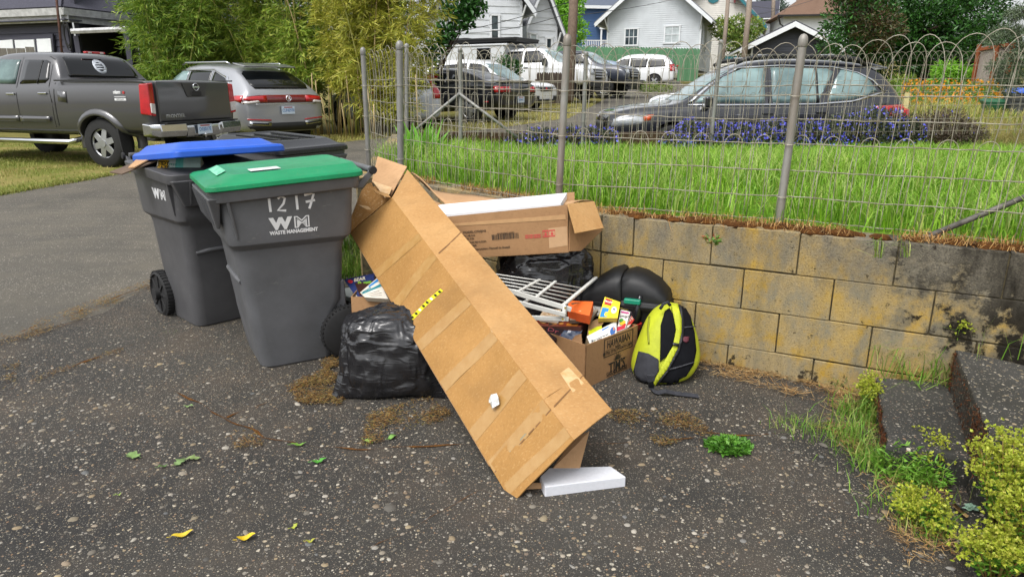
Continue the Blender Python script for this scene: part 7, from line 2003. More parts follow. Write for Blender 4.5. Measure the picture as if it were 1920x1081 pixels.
def house(label, loc, rz, w, d, he, hr, wall_m, roof_m, trim_m, over=.5, board=.16, fronts=(), sides=(), name='house', left=True, eave_l=None, sheetmetal=False, cat='house', brackets=0):
    """gabled house: front wall in the local plane y = 0 facing -y, ridge along y"""
    t = empty(name, loc, rz, label, cat, 'houses on the slope behind')
    b = MB(); hw = w / 2
    b.add([(-hw, .03, -1.5), (hw, .03, -1.5), (hw, .03, he), (0, .03, hr), (-hw, .03, he), (-hw, d, -1.5), (hw, d, -1.5), (hw, d, he), (0, d, hr), (-hw, d, he)],
          [(0, 1, 2, 3, 4), (9, 8, 7, 6, 5), (1, 6, 7, 2), (5, 0, 4, 9), (4, 3, 8, 9), (3, 2, 7, 8)])
    b.obj('wall', wall_m, t)
    s = MB(); n = int((hr) / board)
    for i in range(-2, n):
        z0, z1 = i * board, (i + 1) * board
        f = lambda z: hw if z <= he else hw * max(0, (hr - z) / (hr - he))
        a0, a1 = f(z0), f(z1)
        if a0 < .05: continue
        s.add([(-a0, -.012, z0), (a0, -.012, z0), (a1, .018, z1), (-a1, .018, z1), (-a0, .02, z0), (a0, .02, z0)], [(0, 1, 2, 3), (0, 4, 5, 1)])
        if z1 <= he:
            for q in (1, -1): s.add([(q * (hw + .012), .02, z0), (q * (hw + .012), d, z0), (q * (hw - .018), d, z1), (q * (hw - .018), .02, z1), (q * (hw - .02), .02, z0), (q * (hw - .02), d, z0)], [(0, 1, 2, 3), (0, 4, 5, 1)])
    tag(s.obj('siding', wall_m, t, fix=False), kind='stuff')
    sl = (hr - he) / hw; L = math.hypot(1, sl)
    for q in (1, -1):
        x1 = hw + over; z1 = he - over * sl
        P_ = [Vector((0, -over, hr + .06)), Vector((q * x1, -over, z1 + .06)), Vector((q * x1, d + over, z1 + .06)), Vector((0, d + over, hr + .06))]
        MB().slab(P_ if q < 0 else P_[::-1], .10).obj('roof', roof_m, t)
        fa = MB(); fa.hexa([(0, -over - .03, hr - .20), (q * x1, -over - .03, z1 - .20), (q * x1, -over - .005, z1 - .20), (0, -over - .005, hr - .20), (0, -over - .03, hr + .10), (q * x1, -over - .03, z1 + .10), (q * x1, -over - .005, z1 + .10), (0, -over - .005, hr + .10)])
        fa.obj('bargeboard', trim_m, t)
        MB().box((q * (x1 + .03), d / 2, z1 + .0), (.08, d + 2 * over, .12)).obj('gutter', M_TRIMW, t)
        MB().box((q * (hw - .04), -.03, he / 2 - .3), (.10, .05, he + .4)).obj('corner_board', M_TRIMW, t)
        if brackets:
            MB().tube([(q * (hw - .1), -.02, he - over * sl - .5), (q * (hw + .05), -over + .05, he - .2 - .1 * sl)], .05, 6).obj('eave_bracket', trim_m, t)
    if brackets > 1: MB().box((0, -over * .6, hr - .45), (.09, .1, .55)).obj('eave_bracket', M_TRIMW, t)
    def window(x, z, ww, hh, y, nx, m, tm, ax):
        def bx(cx, cz, sx, sz, dp, th): return ((cx, y - dp, cz), (sx, th, sz)) if ax == 0 else ((y + dp, cx, cz), (th, sz * 0 + sx, sz))
        f = MB()
        for cx, cz, sx, sz in ((x, z + hh / 2, ww + .16, .1), (x, z - hh / 2, ww + .2, .1), (x - ww / 2, z, .1, hh), (x + ww / 2, z, .1, hh)): f.box(*bx(cx, cz, sx, sz, .035, .07))
        fo = f.obj('window', tm, t)
        MB().box(*bx(x, z, ww, hh, .012, .02)).obj('pane', m, fo)
        mu = MB()
        mu.box(*bx(x, z, ww, .05, .032, .035))
        for k in range(1, nx): mu.box(*bx(x - ww / 2 + ww * k / nx, z, .035, hh, .03, .03))
        mu.obj('muntin', tm, fo)
    for (x, z, ww, hh, nx, m) in fronts: window(x, z, ww, hh, 0, nx, m, trim_m if trim_m is M_TEAL else M_TRIMW, 0)
    for (x, z, ww, hh, nx, m) in sides: window(x, z, ww, hh, hw, nx, m, M_TRIMW, 1)
    return t
def hp(u, v, D):
    p = at(u, v, D); return p
# pale grey gabled house behind the green fence
g = hp(1223, 92, 50)
h1 = house('pale grey weatherboard house with white gable trim behind the green board fence', (g.x, g.y, g.z), math.radians(-20), 6.7, 9, 2.35, 5.15, M_SGREY, M_RGREY, M_TRIMW, .75, .14, fronts=[(-1.55, .85, .95, 1.15, 3, M_WIN), (1.35, .95, 1.05, 1.15, 2, M_WINB)], sides=[(1.6, 1.0, .6, 1.4, 1, M_WIN), (3.4, .8, .6, 1.6, 1, M_WIN)], brackets=2)
# white house at the left with two gables
g = hp(912, 140, 34.5)
h2 = house('white shingled house whose roof rises out of the picture, behind the camper', (g.x - .3, g.y, g.z), math.radians(16), 4.3, 9, 3.55, 6.2, M_SWHITE, M_RGREY, M_TRIMW, .55, .32, fronts=[(.75, 2.1, .42, 1.4, 1, M_WIN), (-1.45, 2.0, .55, 1.7, 1, M_WINB)], brackets=1)
g = hp(1012, 140, 37.5)
h3 = house('small white gabled wing with tall narrow windows beside the wooden utility pole', (g.x + .05, g.y, g.z), math.radians(22), 1.85, 7, 2.55, 4.55, M_SWHITE, M_RGREY, M_TRIMW, .45, .32, fronts=[(-.45, 1.55, .40, 1.05, 1, M_WINB), (.45, 1.35, .34, 1.05, 1, M_WIN)], brackets=1)
MB().box((-1.35, -.25, .8), (.55, .6, 3.2)).obj('chimney_breast', mat('grey_panel', '#8d9498', .7), h3)
# teal trimmed house
g = hp(1330, 130, 62)
h4 = house('white house with teal gable trim and an octagonal attic window', (g.x, g.y, g.z), math.radians(-18), 7.6, 10, 4.1, 7.9, M_SCREAM, M_RGREY, M_TEAL, .7, .16, fronts=[(1.5, 2.8, 1.5, 1.1, 2, M_WINB), (-2.9, 2.6, .7, .9, 1, M_WIN)], brackets=0)
b = MB().tube([(-.1, -.05, 6.0), (-.1, -.10, 6.0)], .55, 8); b.obj('attic_window', M_TEAL, h4)
for x in (-2.0, 1.7, 3.2): MB().box((x, -.4, 7.9 - abs(x) - .55), (.16, .5, .5)).obj('eave_bracket', mat('bracket_red', '#6a2a2c', .6), h4)
MB().box((2.6, -.06, .9), (3.2, .05, .35)).obj('porch_band', M_TEAL, h4)
# slate garage
g = hp(1476, 156, 42)
h5 = house('dark slate garage with white gable trim behind the estate car', (g.x, g.y, g.z), math.radians(-12), 4.5, 6, 2.25, 3.35, M_SGAR, M_RDARK, M_TRIMW, .72, .15, fronts=[], name='garage', cat='garage')
MB().box((0, -.02, .9), (3.4, .06, 1.9)).obj('garage_door', mat('garage_door', '#33353c', .6), h5)
# brown hip roofed house behind the garage
g = hp(1520, 110, 56)
t = empty('house', (g.x, g.y, g.z), math.radians(-10), 'white walled house with a brown hipped roof behind the slate garage', 'house', 'houses on the slope behind')
MB().box((0.2, 3, 1.2), (5.2, 6, 4.4)).obj('wall', M_SWHITE, t)
MB().add([(-3.0, -.6, 3.2), (3.6, -.6, 3.2), (3.6, 6.6, 3.2), (-3.0, 6.6, 3.2), (.1, 2.4, 5.4), (.6, 3.6, 5.4)], [(0, 1, 4), (1, 5, 4), (1, 2, 5), (2, 3, 5), (3, 0, 4), (3, 4, 5), (3, 2, 1, 0)]).obj('roof', M_RBROWN, t)
MB().box((.3, -.64, 3.22), (6.6, .08, .14)).obj('gutter', M_TRIM, t)
MB().tube([(-2.9, -.64, 3.15), (-2.7, -.5, 2.6), (-2.42, -.1, 2.5), (-2.42, -.05, 0)], .06, 8).obj('downpipe', M_TRIM, t)
# grey house further up
g = hp(1450, 60, 80)
house('far grey house between the poles and the conifer', (g.x, g.y, g.z), math.radians(70), 6, 9, 1.4, 3.2, sid('siding_midgrey', '#8a8d92'), M_RDARK, M_TRIMW, .4, .2, fronts=[(.5, .8, .9, .9, 2, M_WINB)])
# blue house with deck and railing
g = hp(1135, 95, 70)
t = empty('house', (g.x, g.y, g.z), math.radians(8), 'blue house with slate hipped roof, porch roof and white railed deck', 'house', 'houses on the slope behind')
MB().box((-.4, 4, 2.4), (6.0, 8, 7.0)).obj('wall', M_SBLUE, t)
s = MB()
for i in range(24): s.box((-.4, -.02, .2 + i * .24), (6.0, .05, .20))
tag(s.obj('siding', M_SBLUE, t), kind='stuff')
MB().add([(-3.2, -.7, 4.1), (3.9, -.7, 4.1), (3.9, 8, 4.1), (-3.2, 8, 4.1), (.0, 3.6, 8.3), (.6, 5, 8.3)], [(0, 1, 4), (1, 5, 4), (1, 2, 5), (2, 3, 5), (3, 0, 4), (3, 4, 5), (3, 2, 1, 0)]).obj('roof', M_RBLUE, t)
MB().box((.35, -.72, 4.0), (7.1, .1, .28)).obj('fascia', M_TRIMW, t)
MB().add([(-1.2, -2.0, 2.05), (3.6, -2.0, 2.05), (3.6, 0, 2.7), (-1.2, 0, 2.7), (-1.2, -2.0, 1.9), (3.6, -2.0, 1.9), (3.6, 0, 2.5), (-1.2, 0, 2.5)], [(0, 1, 2, 3), (7, 6, 5, 4), (0, 4, 5, 1), (1, 5, 6, 2), (3, 2, 6, 7), (0, 3, 7, 4)]).obj('porch_roof', M_RBLUE, t)
MB().box((1.2, -2.02, 1.95), (4.8, .08, .18)).obj('porch_fascia', M_TRIMW, t)
f = MB().box((1.4, -.06, 1.0), (1.1, .08, 1.9)).obj('door', M_TRIMW, t)
for k in (-.26, .26): MB().box((1.4 + k, -.11, 1.25), (.36, .03, 1.1)).obj('pane', M_WIN, f)
MB().box((2.7, -.06, 1.2), (.9, .08, 1.3)).obj('window', M_WIN, t)
MB().box((-1.0, -1.95, 1.0), (.14, .14, 2.0)).obj('porch_post', M_TRIMW, t)
MB().box((.3, -1.6, -.35), (7.0, 3.2, .2)).obj('deck', mat('deck_wood', '#7d6a55', .8), t)
for zz in (-.15, .75): MB().box((.3, -3.15, zz), (7.0, .09, .09)).obj('rail', M_TRIMW, t)
rl0 = None
for k in range(40):
    if rl0 is None: rl0 = MB().box((0, 0, 0), (.06, .05, .9)).obj('baluster', M_TRIMW, t); rl0.location = (-3.15, -3.15, .3)
    else:
        c = rl0.copy(); COL.objects.link(c); c.parent = t; c.location = (-3.15 + k * .177, -3.15, .3)
dm = MB().box((-2.7, 1.0, 5.0), (1.3, 1.6, 2.4)).obj('dormer', M_TRIMW, t)
MB().box((-2.7, .18, 5.2), (.7, .06, 1.4)).obj('pane', M_WIN, dm)
# tan block high behind
g = hp(1240, 60, 84)
t = empty('house', (g.x, g.y, g.z), math.radians(-8), 'tall tan house with red brown corner strip seen over the pale grey gable', 'house', 'houses on the slope behind')
MB().box((0, 4, 4), (8, 8, 8)).obj('wall', M_STAN, t)
s = MB()
for i in range(20): s.box((0, -.02, .4 + i * .36), (8.0, .06, .31))
tag(s.obj('siding', M_STAN, t), kind='stuff')
MB().box((-.9, -.06, 3.6), (2.3, .1, 2.3)).obj('window', mat('dark_green_glass', '#2b3a38', .15, var=.4, scale=3), t)
MB().box((2.6, -.06, 3.8), (.7, .1, 8)).obj('corner_strip', mat('brick_red', '#8a4a3c', .8, scale=12), t)
MB().box((1.7, -.06, 4.4), (.8, .1, 1.5)).obj('window', M_WINB, t)
# cream building at the right edge
t = empty('house', (11.1, 15.6, tz(10.95, 15.2)), math.radians(-37), 'cream board and batten building cut off by the right frame edge', 'building', 'houses on the slope behind')
MC = mat('cream_board', '#d8c9a2', .7, var=.08, scale=3)
MB().box((2, 3, 3), (4, 6, 6)).obj('wall', MC, t)
for k in range(9): MB().box((.02 + k * .42, -.015, 3), (.05, .03, 6)).obj('batten', MC, t)
for k in range(8): MB().box((-.015, .3 + k * .7, 3), (.03, .05, 6)).obj('batten', MC, t)

# ---- dark house at the left
dkh = empty('house', (0, 0, 0), 0, 'dark painted house with white gutters and a leaded white window behind the pickup', 'house', 'houses on the slope behind')
C = at(118, 20, 17.6); zE = C.z; base = .25
dl_ = Vector((-.95, .31, 0)); dr_ = Vector((.34, .94, 0))
W0 = Vector((C.x, C.y, 0)) + dl_ * .35 + dr_ * .35
def wall_pt(s, z): return Vector((W0.x, W0.y, z)) + dl_ * s
MB().slab([wall_pt(-.0, base - .3), wall_pt(7, base - .3), wall_pt(7, zE), wall_pt(-.0, zE)][::-1], .15).obj('wall', M_SDARK, dkh)
nrm = Vector((dl_.y, -dl_.x, 0)); nrm = nrm if nrm.y < 0 else -nrm
for i in range(18):
    z0 = base + i * .17
    if z0 > zE: break
    a, b_ = wall_pt(-.02, z0), wall_pt(7, z0)
    m = MB().hexa([a + nrm * .045, b_ + nrm * .045, b_, a, *[q + Vector((0, 0, .168)) for q in (a + nrm * .02, b_ + nrm * .02, b_, a)]]); m.obj('siding_board', M_SDARK, dkh)
MB().hexa([wall_pt(s, z) + nrm * o for s, z, o in ((-.05, base, 0), (.14, base, 0), (.14, base, .07), (-.05, base, .07), (-.05, zE, 0), (.14, zE, 0), (.14, zE, .07), (-.05, zE, .07))]).obj('corner_board', M_SDARK, dkh)
def on_wall_px(u, v):
    r_ = ray(u, v); o = Vector((0, 0, H)); t_ = ((W0 - o).dot(nrm)) / r_.dot(nrm); return o + r_ * t_
def wq(name, px, m, off, th=.03, par=None):
    pts = [on_wall_px(*p) + nrm * off for p in px]
    return MB().slab(pts, th).obj(name, m, par or dkh)
M_WFRAME = M_TRIMW; M_BLIND = mat('window_blind', '#c4c2b8', .6, var=.08, scale=3)
wq('window_surround', [(2, 72), (106, 64), (110, 112), (6, 116)], M_SDARK, .07, .05)
for q, kind_ in ((((8, 77), (33, 75), (36, 107), (12, 109)), 0), (((37, 76), (73, 75), (76, 104), (41, 106)), 1), (((78, 74), (104, 73), (107, 103), (81, 104)), 0)):
    w = wq('window', q, M_WFRAME, .10, .05)
    c = [sum(p[0] for p in q) / 4, sum(p[1] for p in q) / 4]
    inn = [(lerp(c[0], p[0], .68), lerp(c[1], p[1], .82)) for p in q]
    wq('pane', inn, M_BLIND if not kind_ else M_WIN, .105, .01, w)
    if kind_:
        for k in range(5):
            a = [(lerp(inn[0][0], inn[1][0], (k + s_) / 5), lerp(inn[0][1], inn[1][1], (k + s_) / 5)) for s_ in (0, .5, 1)]
            bo_t = lambda p, t_: (p[0] + (inn[3][0] - inn[0][0]) * t_, p[1] + (inn[3][1] - inn[0][1]) * t_)
            for p, q2 in ((bo_t(a[0], .0), bo_t(a[1], .28)), (bo_t(a[2], .0), bo_t(a[1], .28)), (bo_t(a[1], .28), bo_t(a[0], .5)), (bo_t(a[1], .28), bo_t(a[2], .5)), (bo_t(a[2], .5), bo_t(a[2], 1.))):
                A, B_ = on_wall_px(*p) + nrm * .11, on_wall_px(*q2) + nrm * .11
                MB().tube([A, B_], .009, 4).obj('leading', M_WFRAME, w)
# eaves: gutters, soffit and shingle roof on both sides of the corner
def eave(p, d, n_in, L, nm):
    a = Vector((p.x, p.y, zE)); b_ = a + d * L
    MB().hexa([a + Vector((0, 0, -.10)), b_ + Vector((0, 0, -.10)), b_ + n_in * .12 + Vector((0, 0, -.10)), a + n_in * .12 + Vector((0, 0, -.10)), a - n_in * .03 + Vector((0, 0, .07)), b_ - n_in * .03 + Vector((0, 0, .07)), b_ + n_in * .12 + Vector((0, 0, .07)), a + n_in * .12 + Vector((0, 0, .07))]).obj('gutter', mat('old_gutter', '#c3c4c6', .5, var=.2, scale=8), dkh)
    MB().hexa([a + n_in * .10 + Vector((0, 0, -.26)), b_ + n_in * .10 + Vector((0, 0, -.26)), b_ + n_in * .13 + Vector((0, 0, -.26)), a + n_in * .13 + Vector((0, 0, -.26)), a + n_in * .10 + Vector((0, 0, -.10)), b_ + n_in * .10 + Vector((0, 0, -.10)), b_ + n_in * .13 + Vector((0, 0, -.10)), a + n_in * .13 + Vector((0, 0, -.10))]).obj('fascia', mat('old_gutter', '#c3c4c6', .5), dkh)
Pc = Vector((C.x, C.y, 0))
eave(Pc, dl_, dr_, 8, 'l'); eave(Pc + Vector((0, 0, 0)), dr_, dl_, 9, 'r')
pitch = .62
MB().slab([Vector((*(Pc).xy, zE + .03)), Vector((*(Pc + dl_ * 8).xy, zE + .03)), Vector((*(Pc + dl_ * 8 + dr_ * 4).xy, zE + .03 + 4 * pitch)), Vector((*(Pc + dl_ * 4 + dr_ * 4).xy, zE + .03 + 4 * pitch))], .08).obj('roof', M_RDARK, dkh)
MB().slab([Vector((*(Pc).xy, zE + .03)), Vector((*(Pc + dr_ * 10).xy, zE + .03)), Vector((*(Pc + dl_ * 4 + dr_ * 8).xy, zE + .03 + 4 * pitch)), Vector((*(Pc + dl_ * 4 + dr_ * 4).xy, zE + .03 + 4 * pitch))][::-1], .08).obj('roof', M_RDARK, dkh)
s = MB(); rg = random.Random(5)
for (d, n_in, L) in ((dl_, dr_, 8), (dr_, dl_, 9)):
    for r_ in range(15):
        u0 = r_ * .15; z0 = zE + .045 + u0 * pitch
        x = u0 * 1.0 + rg.uniform(0, .2)
        while x < L:
            w_ = rg.uniform(.16, .30); tlt = rg.uniform(.010, .028)
            a = Pc + d * x + n_in * u0; b_ = Pc + d * (x + w_ - .008) + n_in * u0
            a, b_ = Vector((a.x, a.y, z0 + tlt)), Vector((b_.x, b_.y, z0 + tlt)); up_ = n_in * .19 + Vector((0, 0, .19 * pitch - tlt + .004))
            dn_ = Vector((0, 0, -.03))
            s.add([a, b_, b_ + up_, a + up_, a + dn_, b_ + dn_], [(0, 1, 2, 3), (0, 4, 5, 1)])
            x += w_
tag(s.obj('shingle', M_RDARK, dkh), kind='stuff')
MB().slab([Vector((*(Pc + dr_ * .0).xy, zE - .22)), Vector((*(Pc + dl_ * 8).xy, zE - .22)), Vector((*(Pc + dl_ * 8 + dr_ * .5).xy, zE - .22)), Vector((*(Pc + dr_ * .5).xy, zE - .22))], .03).obj('soffit', M_SDARK, dkh)
# porch: dark recess, its own lower roof with gutter and posts
Q0 = at(135, 59, 17.9); zP = Q0.z
Q1 = at(237, 49, 17.2); Q2_ = at(330, 66, 22)
q0, q1, q2_ = [Vector((p.x, p.y, zP)) for p in (Q0, Q1, Q2_)]
for a, b_ in ((q0, q1), (q1, q2_)):
    MB().tube([a, b_], .07, 6).obj('porch_gutter', mat('old_gutter', '#c3c4c6', .5), dkh)
inr = Vector((-1.2, 4.5, .45))
MB().slab([q0 + Vector((0, 0, .06)), q1 + Vector((0, 0, .06)), q1 + inr, q0 + inr], .06).obj('porch_roof', M_RDARK, dkh)
MB().slab([q1 + Vector((0, 0, .06)), q2_ + Vector((0, 0, .06)), q2_ + Vector((-2.4, .6, .45)), q1 + inr], .06).obj('porch_roof', M_RDARK, dkh)
for p in (q1, q0 + Vector((.05, .1, 0)), q2_): MB().box((p.x - .06, p.y + .1, (zP + base) / 2 - .1), (.13, .13, zP - base)).obj('porch_post', M_SDARK, dkh)
MB().slab([q0 + Vector((-.3, 4.0, .4)), q1 + Vector((1.2, 4.2, .4)), q1 + Vector((1.2, 4.2, -3.4)), q0 + Vector((-.3, 4.0, -3.4))], .1).obj('porch_wall', M_SDARK, dkh)
MB().slab([q0 + Vector((-.1, .3, 1.4)), q0 + Vector((-.5, 4.0, 1.4)), q0 + Vector((-.5, 4.0, -3.4)), q0 + Vector((-.1, .3, -3.4))], .1).obj('porch_wall', M_SDARK, dkh)
cb = MB()
for k in range(5):
    c = at(124, 55 + 2 * k, 17.3); r_ = .17 + .02 * math.sin(k * 2)
    MB().tube([c + Vector((r_ * .45 * math.cos(a), .04 * k * .3, r_ * 1.6 * math.sin(a) - .1)) for a in [2 * PI * i / 22 for i in range(22)]], .012, 5, closed=True).obj('cable_coil', M_TRIM, dkh, smooth=True)
rp = at(106, 0, 16.5); rb = at(117, 108, 16.6)
o = MB().tube([at(101, -60, 16.5), rp, rb], .028, 8).obj('rusty_pole', mat('rust', '#5e4036', .85, var=.3, scale=12), None, smooth=True); tag(o, 'thin rusty mast standing before the dark house corner', 'pole')

# ================================================================== BOARD FENCES
def board_fence(name, label, a, b, h, w, m, top='flat', gap=.008, th=.022, group='board fences', zoff=0.0):
    a, b = Vector(a), Vector(b); L = (b.xy - a.xy).length; n = max(1, int(L / w)); d = (b - a); ang = math.atan2(d.y, d.x)
    t = empty(name, a, ang, label, 'fence', group)
    w = L / n; first = None
    for k in range(n):
        zz = (b.z - a.z) * (k + .5) / n
        if first is None:
            hw = w / 2 - gap / 2
            out = [(-hw, 0), (hw, 0), (hw, h), (-hw, h)] if top == 'flat' else [(-hw, 0), (hw, 0), (hw, h - .06), (hw * .5, h), (-hw * .5, h), (-hw, h - .06)] if top == 'dog' else [(-hw, 0), (hw, 0), (hw, h - .05), (-hw, h + .06)]
            mb = MB().loft([[Vector((x, y, z)) for x, z in out] for y in (-th / 2, th / 2)])
            first = mb.obj('board', m, t); o = first
        else:
            o = first.copy(); COL.objects.link(o); o.parent = t
        o.location = (w * (k + .5), R.uniform(-.006, .006), zz + R.uniform(-.015, .015)); o.rotation_euler = (0, R.uniform(-.008, .008), 0)
    for z in (.25, h - .3): MB().hexa([(0, .02, z), (L, .02, z + b.z - a.z), (L, .08, z + b.z - a.z), (0, .08, z), (0, .02, z + .08), (L, .02, z + b.z - a.z + .08), (L, .08, z + b.z - a.z + .08), (0, .08, z + .08)]).obj('fence_rail', m, t)
    return t
def bwood(name, a, b): 
    n = NB(name); f = n.noise(6, 5, .65, (6, 6, .5)); oi = n.n('ShaderNodeObjectInfo')
    col = n.mix(n.ramp(f, [(.35, 0.), (.65, 1.)]), hx(a), hx(b)); col = n.mix(n.math('MULTIPLY', oi.outputs['Random'], .35), col, tuple(x * .55 for x in hx(a)))
    n.bump(f, .3, .01); return n.set(Base_Color=col, Roughness=.88, Specular_IOR_Level=.2)
gA, gB = at(945, 150, 43), at(1308, 152, 47)
board_fence('board_fence', 'tall pale green board fence with slanted tops below the houses', gA, gB, 2.05, .20, bwood('green_board', '#5d8a66', '#6c9874'), 'slant', th=.03)
gA, gB = at(1006, 196, 24.6), at(1068, 192, 26.0)
board_fence('board_fence', 'low dark weathered dog eared fence before the white pickup', gA, gB, 1.08, .125, bwood('weathered_board', '#6d6259', '#564b44'), 'dog')
gA, gB = at(-60, 185, 14.6), at(80, 178, 15.2)
board_fence('board_fence', 'grey weathered board fence behind the cab of the pickup', gA, gB, .98, .16, bwood('grey_board', '#8a857c', '#6f6a62'))
gA, gB = at(318, 170, 19.5), at(440, 168, 19.8)
board_fence('board_fence', 'grey brown board fence showing under the bamboo behind the silver suv', gA, gB, .98, .16, bwood('grey_board2', '#8a7f70', '#6f675c'))
gA, gB = at(1826, 158, 19.5), at(1888, 160, 18.6)
bf = board_fence('board_fence', 'grey board fence panel with rust brown frame at the flower bed', gA, gB, 1.02, .26, bwood('silver_board', '#9a928a', '#847c74'))
Lb = (gB.xy - gA.xy).length
M_FR = mat('stained_frame', '#8a4a26', .8, var=.2, scale=8)
for x in (.0, Lb * .55, Lb): MB().box((x, -.05, .5), (.09, .06, 1.1)).obj('frame_post', M_FR, bf)
MB().hexa([(0, -.07, .88), (Lb, -.07, .98), (Lb, -.02, .98), (0, -.02, .88), (0, -.07, .96), (Lb, -.07, 1.06), (Lb, -.02, 1.06), (0, -.02, .96)]).obj('frame_rail', M_FR, bf)
# two small bins beside the cream building
for (u, v, D, lm, bm_, lab) in ((1856, 256, 13.2, mat('far_green', '#1d5a3a', .5), mat('far_green', '#1d5a3a', .5), 'far dark green wheeled bin standing by the cream building'), (1896, 256, 12.9, M_BLUELID, mat('far_grey', '#45484a', .6), 'far grey wheeled bin with bright blue lid by the cream building')):
    p = at(u, v, D); c, _, _ = make_cart((p.x, p.y, p.z + .05), math.radians(70), lm, bm_, lab, 0, -1, False); c.scale = (.68, .68, .78 if 'blue' in lab else .62)
# utility poles and wires
M_POLE = bwood('pole_wood', '#7a6a5c', '#5c4e44')
M_POLEG = bwood('pole_wood_grey', '#9a8d80', '#7d7064')
def pole(label, pts, r, m=M_POLEG):
    o = MB().tube([at(*p) for p in pts], [r, r * .95, r * .9][:len(pts)], 12).obj('utility_pole', m, None, smooth=True)
    return tag(o, label, 'pole', 'utility poles among the houses')
pole('brown wooden utility pole rising behind the middle fence post', [(1066, 190, 23.5), (1075, 20, 23.5), (1078, -200, 23.5)], .165, M_POLE)
pole('thin grey utility pole leaning before the teal trimmed house', [(1354, 118, 45), (1362, 40, 45), (1372, -90, 45)], .14)
pole('thick grey utility pole left of the slate garage', [(1394, 118, 41), (1404, 20, 41), (1412, -120, 41)], .17)
pole('slim far utility pole behind the slate garage roof', [(1448, 62, 70), (1453, -60, 70)], .19)
pole('far brown utility pole by the sky gap', [(1496, 40, 95), (1498, -40, 95)], .3)
def wire_line(label, a, b, r, sag):
    a, b = at(*a), at(*b); pts = []
    for k in range(17):
        t_ = k / 16; p = a.lerp(b, t_); p.z -= sag * 4 * t_ * (1 - t_); pts.append(p)
    o = MB().tube(pts, r, 4).obj('power_line', M_TRIM, None); return tag(o, label, 'cable', 'overhead cables')
wire_line('overhead cable sloping down across the white house front', (1075, 2, 23.6), (780, 72, 30), .012, .15)
wire_line('lower overhead cable crossing the white house wall to the bamboo', (1076, 22, 23.6), (880, 62, 30), .010, .15)
wire_line('overhead cable running up right from the brown pole over the blue house', (1075, 30, 23.5), (1300, -10, 46), .012, .1)
wire_line('thin cable in the sky gap beside the thick pole', (1404, 30, 41), (1560, -14, 60), .015, .2)
wire_line('second thin cable in the sky gap above the brown roof', (1362, 4, 45), (1600, 22, 75), .015, .3)

# ================================================================== TREES AND SHRUBS
def crown(name, lumps, n, L, W_, m, parent, seed, shell=.55, droop=0.0, org=(0, 0, 0)):
    rg = np.random.default_rng(seed); o = np.array(org)
    vol = np.array([l[1][0] * l[1][1] * l[1][2] for l in lumps]) ** .67; cnt = (n * vol / vol.sum()).astype(int)
    P, D = [], []
    for (c, r_), k in zip(lumps, cnt):
        d = rg.normal(size=(k, 3)); d /= np.linalg.norm(d, axis=1, keepdims=True)
        q = (shell + (1 - shell) * rg.random(k)) [:, None] * (1 + .22 * np.array([noise.noise(Vector(x * 2.2 + np.array([seed, 0, 0]))) + .6 * noise.noise(Vector(x * 5 + np.array([0, seed, 0]))) for x in d]))[:, None]
        P.append(np.array(c) + d * q * np.array(r_)); e = d + rg.normal(0, .8, (k, 3)); e[:, 2] -= droop; D.append(e)
    P = np.concatenate(P) - o; D = np.concatenate(D)
    return tag(leaves(name, P, D, rg.uniform(.6, 1.3, len(P)) * L, rg.uniform(.7, 1.2, len(P)) * W_, m, parent, seed), kind='stuff')
def tree(label, base, lumps, n, L, W_, m, seed, trunk_r=.15, name='leafy_tree', shell=.5, cat='tree', limbs=True, barkm=None, droop=.0):
    t = empty(name, base, 0, label, cat)
    bk = barkm or mat('bark', '#4a3c30', .9, var=.3, scale=12, bump=.5)
    B_ = Vector(base)
    top = max(lumps, key=lambda l: l[0][2])[0]
    MB().tube([(0, 0, -.2), tuple((Vector(top) - B_) * .5 + Vector((.1, 0, 0))), tuple(Vector(top) - B_)], [trunk_r, trunk_r * .7, trunk_r * .25], 8).obj('trunk', bk, t, smooth=True)
    if limbs:
        for c, r_ in lumps:
            e = Vector(c) - B_; s_ = (Vector(top) - B_) * (.35 + .1 * (hash(round(c[0] * 100)) % 3))
            MB().tube([s_, s_.lerp(e, .5) + Vector((0, 0, -.1)), e], [trunk_r * .45, trunk_r * .3, trunk_r * .1], 6).obj('limb', bk, t, smooth=True)
    crown('crown', lumps, n, L, W_, m, t, seed, shell, droop, base)
    return t
def lump(u, v, D, r_): p = at(u, v, D); return (tuple(p), r_)
G_LAUREL = leafmat('laurel_leaf', ['#1c3a14', '#2a521c', '#3a6a26', '#24461a', '#4a8030'], .32, .12)
G_LAURELR = leafmat('laurel_red', ['#2c3a1c', '#4a4426', '#5c4a30', '#33481e', '#6a4a3a'], .4, .12)
G_BRIGHT = leafmat('bright_leaf', ['#6aa22a', '#86bc3c', '#9cce52', '#5a9020'], .5, .35)
G_DARK = leafmat('dark_leaf', ['#2a5220', '#3a6a2a', '#1f401a', '#4a7a34'], .4, .2)
G_MID = leafmat('mid_leaf', ['#5a7a2c', '#74903a', '#8aa44c', '#a8a858', '#4c6a24'], .5, .3)
G_CON = leafmat('conifer_needle', ['#4a5c50', '#3c4c42', '#5c6e60'], .7, .1)
lm = []
rr_ = random.Random(3)
for k in range(26):
    u = rr_.uniform(1600, 1870); v = rr_.uniform(-70, 120); lm.append(lump(u, v, rr_.uniform(25, 29), (1.5, 1.3, 1.15)))
b0 = at(1740, 150, 27); tree('massive dark green laurel hedge towering behind the flower bed', (b0.x, b0.y, tz(b0.x, b0.y)), lm, 36000, .17, .075, G_LAUREL, 5, .25, 'laurel_hedge', .55, 'hedge')
lm = [lump(1590 + 5 * k + rr_.uniform(-12, 12), rr_.uniform(-40, 20) + (60 if k > 6 else 0), rr_.uniform(24.5, 26.5), (.9, .9, .8)) for k in range(13)]
